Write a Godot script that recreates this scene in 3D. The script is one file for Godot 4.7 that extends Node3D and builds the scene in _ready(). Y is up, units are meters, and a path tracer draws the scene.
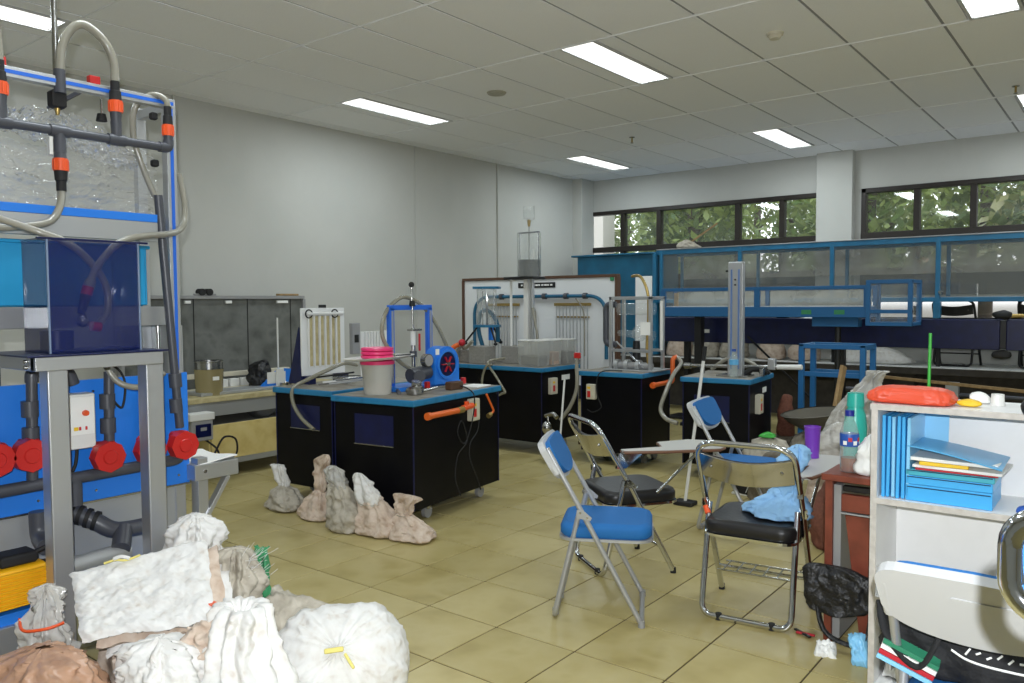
extends Node3D
# A hydraulics teaching laboratory. World: y up, metres, floor at 0, camera above the origin.

const ROOM_L := -6.6
const ROOM_R := 2.6
const ROOM_B := -10.24
const ROOM_F := 2.2
const ROOM_H := 3.2

var M := {}
var T := Transform3D()
var cur: Node3D
var pv := PackedVector3Array()
var pn := PackedVector3Array()
var pu := PackedVector2Array()
var pix := PackedInt32Array()
var rng := RandomNumberGenerator.new()

# ---------------------------------------------------------------- geometry kit
func vert(p: Vector3, n: Vector3, uv := Vector2.ZERO) -> int:
	pv.append(T * p)
	pn.append((T.basis * n).normalized())
	pu.append(uv)
	return pv.size() - 1

func tri(a: int, b: int, c: int) -> void:
	var g := (pv[b] - pv[a]).cross(pv[c] - pv[a])
	if g.dot(pn[a] + pn[b] + pn[c]) > 0.0:
		pix.append_array([a, c, b])
	else:
		pix.append_array([a, b, c])

func quad(a: int, b: int, c: int, d: int) -> void:
	tri(a, b, c)
	tri(a, c, d)

func box(c: Vector3, s: Vector3, b := 0.0, rot := Basis()) -> void:
	var h := s * 0.5
	b = minf(b, minf(h.x, minf(h.y, h.z)) * 0.98)
	var id := []
	for k in 8:
		var sg := Vector3(1 if k & 1 else -1, 1 if k & 2 else -1, 1 if k & 4 else -1)
		var row := []
		for a in 3:
			var p := Vector3()
			for q in 3:
				p[q] = sg[q] * (h[q] if q == a else h[q] - b)
			var n := Vector3()
			n[a] = sg[a]
			row.append(vert(c + rot * p, rot * n))
		id.append(row)
	for a in 3:
		var m1 := 1 << a
		var m2 := 1 << ((a + 1) % 3)
		var m3 := 1 << ((a + 2) % 3)
		for s2 in [0, m1]:
			quad(id[s2][a], id[s2 | m2][a], id[s2 | m2 | m3][a], id[s2 | m3][a])
		if b > 0.0:
			var a2 := (a + 1) % 3
			var a3 := (a + 2) % 3
			for k2 in [0, m2, m3, m2 | m3]:
				quad(id[k2][a2], id[k2][a3], id[k2 | m1][a3], id[k2 | m1][a2])
	if b > 0.0:
		for k in 8:
			tri(id[k][0], id[k][1], id[k][2])

func bx(x0: float, x1: float, y0: float, y1: float, z0: float, z1: float, b := 0.0) -> void:
	box(Vector3(x0 + x1, y0 + y1, z0 + z1) * 0.5, Vector3(absf(x1 - x0), absf(y1 - y0), absf(z1 - z0)), b)

func bar(a: Vector3, b: Vector3, w: float, d: float, bev := 0.0) -> void:
	# square bar from a to b
	var y := (b - a).normalized()
	var ref := Vector3.UP if absf(y.y) < 0.9 else Vector3.RIGHT
	var x := ref.cross(y).normalized()
	var z := x.cross(y)
	box((a + b) * 0.5, Vector3(w, (b - a).length(), d), bev, Basis(x, y, z))

func along(a: Vector3, b: Vector3) -> Transform3D:
	var y := (b - a).normalized()
	var ref := Vector3.RIGHT if absf(y.x) < 0.9 else Vector3.BACK
	var z := ref.cross(y).normalized()
	return Transform3D(Basis(y.cross(z), y, z), a)

func lathe(prof: Array, seg := 20, xf := Transform3D()) -> void:
	var n := prof.size()
	var nr := []
	for i in n - 1:
		var d: Vector2 = prof[i + 1] - prof[i]
		nr.append(Vector2(d.y, -d.x).normalized())
	for i in n - 1:
		var n0: Vector2 = nr[i]
		var n1: Vector2 = nr[i]
		if i > 0 and nr[i - 1].dot(nr[i]) > 0.7:
			n0 = (nr[i - 1] + nr[i]).normalized()
		if i < n - 2 and nr[i + 1].dot(nr[i]) > 0.7:
			n1 = (nr[i + 1] + nr[i]).normalized()
		var p0: Vector2 = prof[i]
		var p1: Vector2 = prof[i + 1]
		var ra := []
		var rb := []
		for k in seg + 1:
			var t := TAU * k / seg
			var e := Vector3(cos(t), 0, sin(t))
			ra.append(vert(xf * (e * p0.x + Vector3(0, p0.y, 0)), xf.basis * (e * n0.x + Vector3(0, n0.y, 0)), Vector2(float(k) / seg, p0.y)))
			rb.append(vert(xf * (e * p1.x + Vector3(0, p1.y, 0)), xf.basis * (e * n1.x + Vector3(0, n1.y, 0)), Vector2(float(k) / seg, p1.y)))
		for k in seg:
			if p0.x > 1e-5:
				tri(ra[k], ra[k + 1], rb[k])
			if p1.x > 1e-5:
				tri(ra[k + 1], rb[k + 1], rb[k])

func cyl(a: Vector3, b: Vector3, r: float, r2 := -1.0, seg := 16) -> void:
	if r2 < 0.0:
		r2 = r
	var h := (b - a).length()
	lathe([Vector2(0, 0), Vector2(r, 0), Vector2(r2, h), Vector2(0, h)], seg, along(a, b))

func shell(a: Vector3, b: Vector3, r: float, r2: float, th: float, seg := 24) -> void:
	# open-topped vessel with a wall and a bottom
	var h := (b - a).length()
	lathe([Vector2(0, 0), Vector2(r, 0), Vector2(r2, h), Vector2(r2 - th, h), Vector2(r - th, th), Vector2(0, th)], seg, along(a, b))

func ball(c: Vector3, r: float, sy := 1.0, seg := 16) -> void:
	var prof := []
	for i in 9:
		var t := PI * i / 8.0
		prof.append(Vector2(sin(t) * r, -cos(t) * r * sy))
	lathe(prof, seg, Transform3D(Basis(), c))

func curve(pts: Array, n := 6) -> Array:
	# Catmull-Rom through the points
	var out := []
	for i in pts.size() - 1:
		var p0: Vector3 = pts[max(i - 1, 0)]
		var p1: Vector3 = pts[i]
		var p2: Vector3 = pts[i + 1]
		var p3: Vector3 = pts[min(i + 2, pts.size() - 1)]
		for k in n:
			out.append(p1.cubic_interpolate(p2, p0, p3, float(k) / n))
	out.append(pts[-1])
	return out

func fillet(pts: Array, r: float, n := 5) -> Array:
	var out := [pts[0]]
	for i in range(1, pts.size() - 1):
		var a: Vector3 = pts[i - 1]
		var b: Vector3 = pts[i]
		var c: Vector3 = pts[i + 1]
		var d := minf(r, minf((a - b).length(), (c - b).length()) * 0.49)
		var s := b + (a - b).normalized() * d
		var e := b + (c - b).normalized() * d
		for k in n + 1:
			var t := float(k) / n
			out.append(s.lerp(b, t).lerp(b.lerp(e, t), t))
	out.append(pts[-1])
	return out

func tube(pts: Array, r: float, seg := 10, caps := true, closed := false, flat := 1.0) -> void:
	var n := pts.size()
	var up := Vector3.UP
	var d0: Vector3 = (pts[1] - pts[0]).normalized()
	if absf(d0.dot(up)) > 0.95:
		up = Vector3.RIGHT
	var x := up.cross(d0).normalized()
	var rings := []
	var cnt := n + (1 if closed else 0)
	for i in cnt:
		var p: Vector3 = pts[i % n]
		var q0: Vector3 = pts[(i - 1 + n) % n] if (closed or i > 0) else p
		var q1: Vector3 = pts[(i + 1) % n] if (closed or i < n - 1) else p
		var d := (q1 - q0).normalized()
		x = (x - d * x.dot(d)).normalized()
		var y := d.cross(x)
		var ring := []
		for k in seg + 1:
			var t := TAU * k / seg
			var e := x * cos(t) + y * sin(t)
			ring.append(vert(p + (x * cos(t) + y * sin(t) * flat) * r, e))
		rings.append(ring)
		if caps and not closed and (i == 0 or i == n - 1):
			var dn := -d if i == 0 else d
			var c := vert(p, dn)
			var rr := []
			for k in seg + 1:
				rr.append(vert(p + (x * cos(TAU * k / seg) + y * sin(TAU * k / seg) * flat) * r, dn))
			for k in seg:
				tri(c, rr[k], rr[k + 1])
	for i in cnt - 1:
		for k in seg:
			quad(rings[i][k], rings[i][k + 1], rings[i + 1][k + 1], rings[i + 1][k])

func prism(poly: Array, depth: float, xf := Transform3D()) -> void:
	# polygon in xy, extruded from z = 0 to depth
	var pp := PackedVector2Array(poly)
	var idx := Geometry2D.triangulate_polygon(pp)
	for e in 2:
		var n := xf.basis * Vector3(0, 0, 1 if e else -1)
		var ids := []
		for p in pp:
			ids.append(vert(xf * Vector3(p.x, p.y, depth * e), n))
		for k in range(0, idx.size(), 3):
			tri(ids[idx[k]], ids[idx[k + 1]], ids[idx[k + 2]])
	var cw := 1.0 if Geometry2D.is_polygon_clockwise(pp) else -1.0
	for i in pp.size():
		var a := pp[i]
		var b := pp[(i + 1) % pp.size()]
		var d := (b - a).normalized()
		var n := xf.basis * (Vector3(-d.y, d.x, 0) * cw)
		quad(vert(xf * Vector3(a.x, a.y, 0), n), vert(xf * Vector3(b.x, b.y, 0), n), vert(xf * Vector3(b.x, b.y, depth), n), vert(xf * Vector3(a.x, a.y, depth), n))

func rrect(w: float, h: float, r: float, n := 5) -> Array:
	var out := []
	for q in 4:
		var cx := (w * 0.5 - r) * (1 if q == 0 or q == 3 else -1)
		var cy := (h * 0.5 - r) * (1 if q < 2 else -1)
		for k in n + 1:
			var t := PI * 0.5 * (q + float(k) / n)
			out.append(Vector2(cx + cos(t) * r, cy + sin(t) * r))
	return out

func surf(nu: int, nv: int, fn: Callable, th := 0.0, out_dir := Vector3.ZERO) -> void:
	# a smooth sheet fn(u, v), u v in 0..1; with th a sheet of that thickness
	var P := []
	for j in nv + 1:
		for i in nu + 1:
			P.append(fn.call(float(i) / nu, float(j) / nv))
	var w := nu + 1
	var Nn := []
	for j in nv + 1:
		for i in nu + 1:
			var a: Vector3 = P[j * w + min(i + 1, nu)] - P[j * w + max(i - 1, 0)]
			var b: Vector3 = P[min(j + 1, nv) * w + i] - P[max(j - 1, 0) * w + i]
			var n := a.cross(b).normalized()
			if n == Vector3.ZERO:
				n = Vector3.UP
			if out_dir != Vector3.ZERO and n.dot(out_dir) < 0.0:
				n = -n
			Nn.append(n)
	var sides := 2 if th > 0.0 else 1
	for s in sides:
		var base := pv.size()
		for k in P.size():
			vert(P[k] - Nn[k] * th * s, Nn[k] * (1 if s == 0 else -1), Vector2(float(k % w) / nu, float(k / w) / nv))
		for j in nv:
			for i in nu:
				var o := base + j * w + i
				quad(o, o + 1, o + w + 1, o + w)
	if th > 0.0:
		var rim := []
		for i in nu:
			rim.append([i, i + 1])
			rim.append([nv * w + i, nv * w + i + 1])
		for j in nv:
			rim.append([j * w, (j + 1) * w])
			rim.append([j * w + nu, (j + 1) * w + nu])
		var mid := Vector3()
		for p in P:
			mid += p
		mid /= P.size()
		for e in rim:
			var p0: Vector3 = P[e[0]]
			var p1: Vector3 = P[e[1]]
			var n := (p1 - p0).cross(Nn[e[0]]).normalized()
			if n.dot(p0 - mid) < 0.0:
				n = -n
			quad(vert(p0, n), vert(p1, n), vert(p1 - Nn[e[1]] * th, n), vert(p0 - Nn[e[0]] * th, n))

func sack(keys: Array, nu := 44, nv := 36, lump := 0.02, lf := 6.0, sd := 1, pleats := 13, sq := 2.6) -> void:
	# keys: [centre, radius x, radius z, pleat depth]; rings stacked along the keys, lumpy and creased
	var fn := FastNoiseLite.new()
	fn.seed = sd
	fn.frequency = 1.0
	fn.fractal_octaves = 3
	var P := []
	var w := nu + 1
	for j in nv + 1:
		var f := float(j) / nv * (keys.size() - 1)
		var i0 := mini(int(f), keys.size() - 2)
		var t := f - i0
		var ka: Array = keys[max(i0 - 1, 0)]
		var kb: Array = keys[i0]
		var kc: Array = keys[i0 + 1]
		var kd: Array = keys[min(i0 + 2, keys.size() - 1)]
		var c: Vector3 = kb[0].cubic_interpolate(kc[0], ka[0], kd[0], t)
		var rx := maxf(cubic_interpolate(kb[1], kc[1], ka[1], kd[1], t), 0.0005)
		var rz := maxf(cubic_interpolate(kb[2], kc[2], ka[2], kd[2], t), 0.0005)
		var pl := lerpf(kb[3], kc[3], t)
		for i in w:
			var th := TAU * i / nu
			var e := Vector3(signf(cos(th)) * pow(absf(cos(th)), 2.0 / sq), 0, signf(sin(th)) * pow(absf(sin(th)), 2.0 / sq))
			var p := c + Vector3(e.x * rx, 0, e.z * rz)
			var nz := fn.get_noise_3dv(p * lf)
			var fine := absf(fn.get_noise_3dv(p * lf * 2.2 + Vector3(7, 3, 1) + Vector3(nz, nz, nz)))
			var fin2 := absf(fn.get_noise_3dv(Vector3(p.x, p.y * 0.5, p.z) * lf * 5.0 + Vector3(2, 8, 4)))
			var k := (nz * lump - sqrt(fine) * lump * 0.55 - sqrt(fin2) * lump * 0.16 + pl * sin(th * pleats + nz * 2.5 + j * 0.05)) * minf(1.0, minf(rx, rz) / 0.03)
			p += Vector3(cos(th), 0.25 * nz, sin(th)) * k
			P.append(p)
	for j in nv + 1:
		P[j * w + nu] = P[j * w]
	var base := pv.size()
	for j in nv + 1:
		var cen := Vector3()
		for i in nu:
			cen += P[j * w + i]
		cen /= nu
		for i in w:
			var a: Vector3 = P[j * w + (i + 1) % nu] - P[j * w + (i - 1 + nu) % nu]
			var b: Vector3 = P[min(j + 1, nv) * w + i] - P[max(j - 1, 0) * w + i]
			var n := b.cross(a).normalized()
			if n == Vector3.ZERO:
				n = Vector3.UP if j > nv / 2 else Vector3.DOWN
			vert(P[j * w + i], n, Vector2(float(i) / nu, float(j) / nv))
	for j in nv:
		for i in nu:
			var o := base + j * w + i
			quad(o, o + w, o + w + 1, o + 1)

# ---------------------------------------------------------------- scene objects
func mesh_now(m: Material) -> ArrayMesh:
	var ar := []
	ar.resize(Mesh.ARRAY_MAX)
	ar[Mesh.ARRAY_VERTEX] = pv
	ar[Mesh.ARRAY_NORMAL] = pn
	ar[Mesh.ARRAY_TEX_UV] = pu
	ar[Mesh.ARRAY_INDEX] = pix
	var am := ArrayMesh.new()
	am.add_surface_from_arrays(Mesh.PRIMITIVE_TRIANGLES, ar)
	am.surface_set_material(0, m)
	pv = PackedVector3Array()
	pn = PackedVector3Array()
	pu = PackedVector2Array()
	pix = PackedInt32Array()
	return am

func numbered(parent: Node, called: String) -> String:
	if not parent.has_node(NodePath(called)):
		return called
	var k := 1
	while parent.has_node(NodePath("%s_%03d" % [called, k])):
		k += 1
	return "%s_%03d" % [called, k]

func obj(called: String, m: String, parent = null) -> MeshInstance3D:
	# commits what was drawn as one part of the current thing (or of parent)
	var o := MeshInstance3D.new()
	var par: Node3D = cur if parent == null else parent
	o.mesh = mesh_now(M[m])
	o.name = numbered(par, called)
	par.add_child(o)
	return o

func inst(mesh: Mesh, called: String, parent: Node3D, at: Vector3, m = null) -> MeshInstance3D:
	var o := MeshInstance3D.new()
	o.mesh = mesh
	o.name = numbered(parent, called)
	if m != null:
		o.material_override = M[m]
	parent.add_child(o)
	o.position = at
	return o

func thing(called: String, label: String, category: String, at := Vector3.ZERO, turn := 0.0, group := "") -> Node3D:
	var o := Node3D.new()
	o.name = numbered(self, called)
	add_child(o)
	o.position = at
	o.rotation_degrees.y = turn
	o.set_meta("label", label)
	o.set_meta("category", category)
	if group != "":
		o.set_meta("group", group)
	cur = o
	T = Transform3D()
	return o

func wthing(called: String, label: String, category: String, at: Vector3, group := "") -> Node3D:
	# a thing based at a point whose parts are drawn in world coordinates
	var o := thing(called, label, category, at, 0.0, group)
	T = Transform3D(Basis(), -at)
	return o

func single(called: String, m: String, label: String, category: String, group := "") -> MeshInstance3D:
	# one thing of one mesh, drawn in world coordinates; its origin moves to its base
	var un := T.affine_inverse()
	for i in pv.size():
		pv[i] = un * pv[i]
	var ab := AABB(pv[0], Vector3.ZERO)
	for p in pv:
		ab = ab.expand(p)
	var at := Vector3(ab.get_center().x, ab.position.y, ab.get_center().z)
	for i in pv.size():
		pv[i] -= at
	var o := MeshInstance3D.new()
	o.mesh = mesh_now(M[m])
	o.name = numbered(self, called)
	add_child(o)
	o.position = at
	o.set_meta("label", label)
	o.set_meta("category", category)
	if group != "":
		o.set_meta("group", group)
	return o

func struct(called: String, m: String, label: String) -> MeshInstance3D:
	var o := MeshInstance3D.new()
	o.mesh = mesh_now(M[m])
	o.name = numbered(self, called)
	add_child(o)
	o.set_meta("kind", "structure")
	o.set_meta("label", label)
	cur = o
	return o

func copy(o: Node3D, label: String, at: Vector3, turn := 0.0) -> Node3D:
	var c := o.duplicate()
	var base := String(o.name).rstrip("0123456789").trim_suffix("_")
	c.name = numbered(self, base)
	add_child(c)
	c.position = at
	c.rotation_degrees.y = turn
	c.set_meta("label", label)
	return c

# ---------------------------------------------------------------- materials
func ntex(cols: Array, freq: float, oct: int, sd: int, sz := 256, kind := FastNoiseLite.TYPE_SIMPLEX_SMOOTH, gain := 1.0) -> ImageTexture:
	var fn := FastNoiseLite.new()
	fn.seed = sd
	fn.noise_type = kind
	fn.frequency = freq
	fn.fractal_octaves = oct
	var src := fn.get_seamless_image(sz, sz)
	src.convert(Image.FORMAT_L8)
	var d := src.get_data()
	var ramp := PackedByteArray()
	ramp.resize(256 * 4)
	for k in 256:
		var t := clampf((k / 255.0 - 0.5) * gain + 0.5, 0.0, 1.0) * (cols.size() - 1)
		var i := mini(int(t), cols.size() - 2)
		var c: Color = cols[i].lerp(cols[i + 1], t - i)
		ramp[k * 4] = int(c.r * 255.0)
		ramp[k * 4 + 1] = int(c.g * 255.0)
		ramp[k * 4 + 2] = int(c.b * 255.0)
		ramp[k * 4 + 3] = int(c.a * 255.0)
	var o := PackedByteArray()
	o.resize(sz * sz * 4)
	for k in sz * sz:
		var v := d[k] * 4
		o[k * 4] = ramp[v]
		o[k * 4 + 1] = ramp[v + 1]
		o[k * 4 + 2] = ramp[v + 2]
		o[k * 4 + 3] = ramp[v + 3]
	return ImageTexture.create_from_image(Image.create_from_data(sz, sz, false, Image.FORMAT_RGBA8, o))

func C(r: int, g: int, b: int, a := 255) -> Color:
	return Color(r / 255.0, g / 255.0, b / 255.0, a / 255.0)

func mat(called: String, col: Color, rough := 0.6, metal := 0.0, x := {}) -> StandardMaterial3D:
	var m := StandardMaterial3D.new()
	m.albedo_color = col
	m.roughness = rough
	m.metallic = metal
	m.resource_name = called
	if x.has("tex"):
		m.albedo_texture = x.tex
	if x.has("tex") or x.has("relief"):
		m.uv1_triplanar = true
		m.uv1_world_triplanar = x.get("world", false)
		var s: float = x.get("scale", 1.0)
		m.uv1_scale = Vector3(s, s, s)
	if x.has("relief"):
		m.heightmap_enabled = true
		m.heightmap_texture = x.relief
		m.heightmap_scale = x.get("depth", 0.3)
	if x.has("alpha"):
		m.transparency = BaseMaterial3D.TRANSPARENCY_ALPHA
		m.albedo_color.a = x.alpha
	if x.has("back"):
		m.backlight_enabled = true
		m.backlight = x.back
	if x.has("coat"):
		m.clearcoat_enabled = true
		m.clearcoat = x.coat
		m.clearcoat_roughness = 0.1
	if x.has("glow"):
		m.emission_enabled = true
		m.emission = x.glow
		m.emission_energy_multiplier = x.get("power", 1.0)
	if x.get("two", false):
		m.cull_mode = BaseMaterial3D.CULL_DISABLED
	M[called] = m
	return m

func make_materials() -> void:
	var grain := ntex([Color.BLACK, Color.WHITE], 0.03, 5, 3)
	var crease := ntex([Color.BLACK, C(120, 120, 120), Color.WHITE], 0.014, 4, 8, 256, FastNoiseLite.TYPE_PERLIN)
	var weave := Image.create(64, 64, false, Image.FORMAT_RGBA8)
	for y in 64:
		for x in 64:
			var v := 0.5 + 0.25 * sin(x * TAU / 8.0) + 0.25 * sin(y * TAU / 8.0)
			weave.set_pixel(x, y, Color(v, v, v))
	var wv := ImageTexture.create_from_image(weave)
	mat("wall", Color.WHITE, 0.85, 0, {"tex": ntex([C(190, 191, 185), C(195, 195, 189), C(198, 198, 192)], 0.008, 4, 11), "scale": 0.35, "world": true})
	mat("ceiling_tile", Color.WHITE, 0.9, 0, {"tex": ntex([C(240, 241, 243), C(244, 245, 247), C(247, 248, 250)], 0.2, 3, 5), "scale": 1.6, "relief": grain, "depth": 0.05})
	mat("ceiling_grid", C(236, 237, 238), 0.5)
	mat("tee_shaded", C(150, 151, 152), 0.6)  # darker copy of the grid colour: shade of the recessed bars painted in
	for k in 4:
		var d := k * 3 - 5
		mat("floor_tile_%d" % k, Color.WHITE, 0.34, 0, {"tex": ntex([C(166 + d, 150 + d, 96 + d), C(180 + d, 165 + d, 110 + d), C(186 + d, 172 + d, 120 + d), C(174 + d, 158 + d, 102 + d)], 0.011, 4, 31 + k), "scale": 0.9, "world": true})
	mat("grout", C(72, 60, 36), 0.9)
	mat("white_tile", C(222, 224, 222), 0.35)
	mat("window_frame", C(38, 31, 25), 0.45)
	mat("pane", C(225, 235, 232), 0.02, 0, {"alpha": 0.03})
	mat("lamp_panel", C(255, 255, 255), 0.5, 0, {"glow": Color(1, 1, 0.98), "power": 1.6})
	mat("lamp_trim", C(200, 200, 200), 0.4)
	mat("vent", C(168, 165, 150), 0.6)
	mat("cream_plastic", C(206, 200, 180), 0.45)
	mat("white_plastic", C(226, 226, 222), 0.4)
	mat("white_paint", C(232, 233, 231), 0.4)
	mat("paper", C(240, 240, 236), 0.75)
	mat("aluminium", C(196, 198, 200), 0.38, 0.8)
	mat("alu_plate", C(176, 178, 178), 0.5, 0.55)
	mat("steel", C(180, 180, 178), 0.25, 1.0)
	mat("chrome", C(214, 217, 222), 0.09, 1.0)
	mat("gold_chrome", C(206, 205, 202), 0.12, 1.0)
	mat("silver_paint", C(176, 177, 178), 0.35, 0.45)
	mat("grey_shell", C(196, 197, 197), 0.45)
	mat("panel_blue", C(38, 124, 224), 0.4)
	mat("stripe_blue", C(38, 106, 214), 0.35)
	mat("bin_blue", C(42, 160, 214), 0.4)
	mat("bench_blue", C(36, 124, 172), 0.45, 0, {"tex": ntex([C(210, 215, 215), C(250, 250, 250), C(255, 255, 255)], 0.02, 4, 71), "scale": 1.5})
	mat("bench_black", C(11, 11, 16), 0.42, 0, {"tex": ntex([C(190, 190, 190), C(255, 255, 255)], 0.02, 5, 72), "scale": 1.2})
	M["bench_black"].metallic_specular = 0.3
	mat("bench_surface", Color.WHITE, 0.55, 0, {"tex": ntex([C(112, 104, 92), C(140, 134, 122), C(156, 152, 142)], 0.02, 5, 73), "scale": 1.3})
	mat("navy", C(12, 22, 76), 0.35, 0, {"tex": ntex([C(200, 200, 200), C(255, 255, 255)], 0.03, 4, 74), "scale": 1.0})
	mat("pvc", C(72, 74, 81), 0.38)
	mat("black", C(20, 20, 21), 0.45)
	mat("rubber", C(26, 26, 27), 0.7)
	mat("ledge_dark_concrete", Color.WHITE, 0.9, 0, {"tex": ntex([C(62, 58, 53), C(80, 76, 70)], 0.03, 4, 96), "scale": 1.0})  # concrete tone darkened to deepen the space under the slab
	mat("red", C(196, 40, 36), 0.35)
	mat("orange", C(236, 92, 44), 0.35)
	mat("pump_orange", C(226, 104, 40), 0.4)
	mat("hose", C(142, 139, 126), 0.3, 0, {"coat": 0.4})
	mat("hose_clear", C(150, 146, 126), 0.2, 0, {"alpha": 0.72, "coat": 0.5})
	mat("acrylic_blue", C(9, 30, 100), 0.03, 0, {"alpha": 0.4})
	mat("acrylic_edge", C(120, 136, 160), 0.3)
	mat("acrylic", C(214, 222, 220), 0.04, 0, {"alpha": 0.09})
	mat("clear_glass", C(214, 222, 218), 0.03, 0, {"alpha": 0.06})
	mat("grimy_glass", Color.WHITE, 0.08, 0, {"tex": ntex([C(214, 210, 194, 60), C(226, 222, 208, 95), C(234, 231, 220, 130)], 0.012, 5, 77), "scale": 0.7, "world": true, "alpha": 1.0})
	mat("film", C(210, 210, 204), 0.08, 0, {"alpha": 0.24, "relief": crease, "scale": 4.0, "depth": 2.0})
	mat("film_bag", C(224, 221, 214), 0.18, 0, {"alpha": 0.55, "relief": crease, "scale": 5.0, "depth": 1.6})
	mat("yellow_motor", C(240, 178, 22), 0.4)
	mat("yellow_board", Color.WHITE, 0.6, 0, {"tex": ntex([C(200, 176, 106), C(216, 196, 128), C(222, 204, 140)], 0.02, 4, 78), "scale": 1.0})
	mat("shelf_board", Color.WHITE, 0.6, 0, {"tex": ntex([C(170, 156, 112), C(206, 194, 150)], 0.02, 4, 79), "scale": 2.0})
	mat("slate", Color.WHITE, 0.55, 0, {"tex": ntex([C(70, 72, 69), C(98, 100, 96), C(112, 114, 110), C(84, 86, 82)], 0.012, 5, 80), "scale": 0.9})
	mat("concrete", Color.WHITE, 0.9, 0, {"tex": ntex([C(128, 126, 120), C(158, 156, 150)], 0.06, 4, 81), "scale": 3.0, "relief": grain, "depth": 0.2})
	mat("gravel", Color.WHITE, 0.9, 0, {"tex": ntex([C(48, 48, 50), C(84, 84, 84), C(120, 118, 114)], 0.2, 2, 82), "scale": 4.0, "relief": grain, "depth": 0.6})
	mat("sand", C(214, 176, 150), 0.9)
	mat("teal_steel", C(24, 104, 140), 0.42, 0, {"tex": ntex([C(215, 215, 215), C(255, 255, 255)], 0.015, 4, 83), "scale": 0.8})
	mat("flume_blue", C(38, 124, 168), 0.4, 0, {"tex": ntex([C(215, 215, 215), C(255, 255, 255)], 0.015, 4, 84), "scale": 0.9})
	mat("frame_blue", C(32, 100, 154), 0.45)
	mat("sack_white", Color.WHITE, 0.7, 0, {"tex": ntex([C(196, 184, 172), C(220, 218, 213), C(226, 225, 222), C(222, 220, 216)], 0.016, 4, 85), "scale": 4.0, "relief": crease, "depth": 0.45, "back": Color(0.12, 0.12, 0.11)})
	mat("sack_tan", Color.WHITE, 0.75, 0, {"tex": ntex([C(152, 122, 102), C(196, 174, 154), C(214, 198, 182), C(186, 158, 138)], 0.02, 4, 86), "scale": 2.6, "relief": crease, "depth": 1.2})
	mat("sack_grey", Color.WHITE, 0.6, 0, {"tex": ntex([C(130, 122, 108), C(178, 170, 154), C(198, 190, 176)], 0.02, 4, 87), "scale": 3.0, "relief": crease, "depth": 1.2})
	mat("mud_plastic", Color.WHITE, 0.3, 0, {"tex": ntex([C(128, 92, 66), C(172, 132, 104), C(190, 152, 126), C(160, 122, 98)], 0.014, 5, 88), "scale": 2.0, "relief": crease, "depth": 1.4})
	mat("green_cloth", C(56, 140, 92), 0.6)
	mat("yellow_tie", C(226, 212, 120), 0.6)
	mat("chair_blue", C(24, 104, 172), 0.75, 0, {"relief": wv, "scale": 60.0, "depth": 0.03})
	mat("vinyl_black", C(27, 26, 27), 0.38, 0, {"relief": grain, "scale": 5.0, "depth": 0.06})
	mat("tablet", C(190, 189, 184), 0.45)
	mat("tablet_edge", C(112, 78, 58), 0.5)
	mat("laminate_white", Color.WHITE, 0.35, 0, {"tex": ntex([C(236, 236, 235), C(243, 243, 242)], 0.02, 3, 89), "scale": 1.0})
	mat("edge_band", Color.WHITE, 0.5, 0, {"tex": ntex([C(188, 182, 174), C(212, 207, 200)], 0.05, 3, 90), "scale": 2.0})
	mat("wood_red", Color.WHITE, 0.4, 0, {"tex": ntex([C(106, 50, 36), C(126, 62, 45), C(138, 70, 52)], 0.03, 4, 91), "scale": 1.0})
	mat("desk_grey", C(150, 150, 150), 0.5)
	mat("folder_blue", C(72, 176, 238), 0.35)
	mat("folder_pale", C(140, 206, 244), 0.3)
	mat("folder_teal", C(72, 176, 196), 0.4)
	mat("folder_sky", C(96, 174, 222), 0.3)
	mat("book_red", C(190, 36, 50), 0.5)
	mat("book_green", C(44, 128, 96), 0.5)
	mat("yellow", C(238, 196, 40), 0.5)
	mat("red_plastic", C(226, 82, 50), 0.42)
	mat("teal_plastic", C(48, 176, 160), 0.32)
	mat("purple", C(122, 62, 184), 0.32)
	mat("pink", C(236, 62, 122), 0.3)
	mat("cap_blue", C(26, 42, 140), 0.35)
	mat("label_blue", C(40, 84, 170), 0.4)
	mat("pet", C(206, 226, 222), 0.05, 0, {"alpha": 0.2})
	mat("tea", C(150, 66, 26), 0.15, 0, {"alpha": 0.86})
	mat("tub", C(222, 222, 214), 0.3, 0, {"alpha": 0.5})
	mat("bin_clear", C(206, 208, 204), 0.2, 0, {"alpha": 0.3})
	mat("slot_blue", C(96, 124, 172), 0.4)
	mat("dull_metal", C(104, 100, 90), 0.6, 0.5)
	mat("yellow_tub", C(156, 144, 104), 0.25, 0, {"alpha": 0.8})
	mat("murk", C(140, 128, 92), 0.7)
	mat("cloth_blue", C(146, 192, 232), 0.8, 0, {"relief": crease, "scale": 5.0, "depth": 0.8})
	mat("cloth_black", C(24, 24, 26), 0.8, 0, {"relief": crease, "scale": 5.0, "depth": 1.0})
	mat("bag_nylon", C(26, 26, 28), 0.45, 0, {"relief": crease, "scale": 6.0, "depth": 1.2})
	mat("board_white", C(228, 230, 230), 0.3)
	mat("brown_frame", C(88, 62, 44), 0.5)
	mat("brass", C(166, 142, 84), 0.4, 0.7)
	mat("brown", C(86, 60, 42), 0.7)
	mat("wood", Color.WHITE, 0.7, 0, {"tex": ntex([C(140, 112, 74), C(178, 150, 106)], 0.03, 4, 92), "scale": 2.0})
	mat("stone", Color.WHITE, 0.9, 0, {"tex": ntex([C(92, 84, 72), C(138, 130, 116)], 0.04, 4, 93), "scale": 3.0, "relief": grain, "depth": 0.5})
	mat("rust", Color.WHITE, 0.8, 0, {"tex": ntex([C(92, 54, 40), C(130, 80, 62)], 0.05, 4, 94), "scale": 3.0})
	mat("green", C(60, 168, 60), 0.4)
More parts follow.
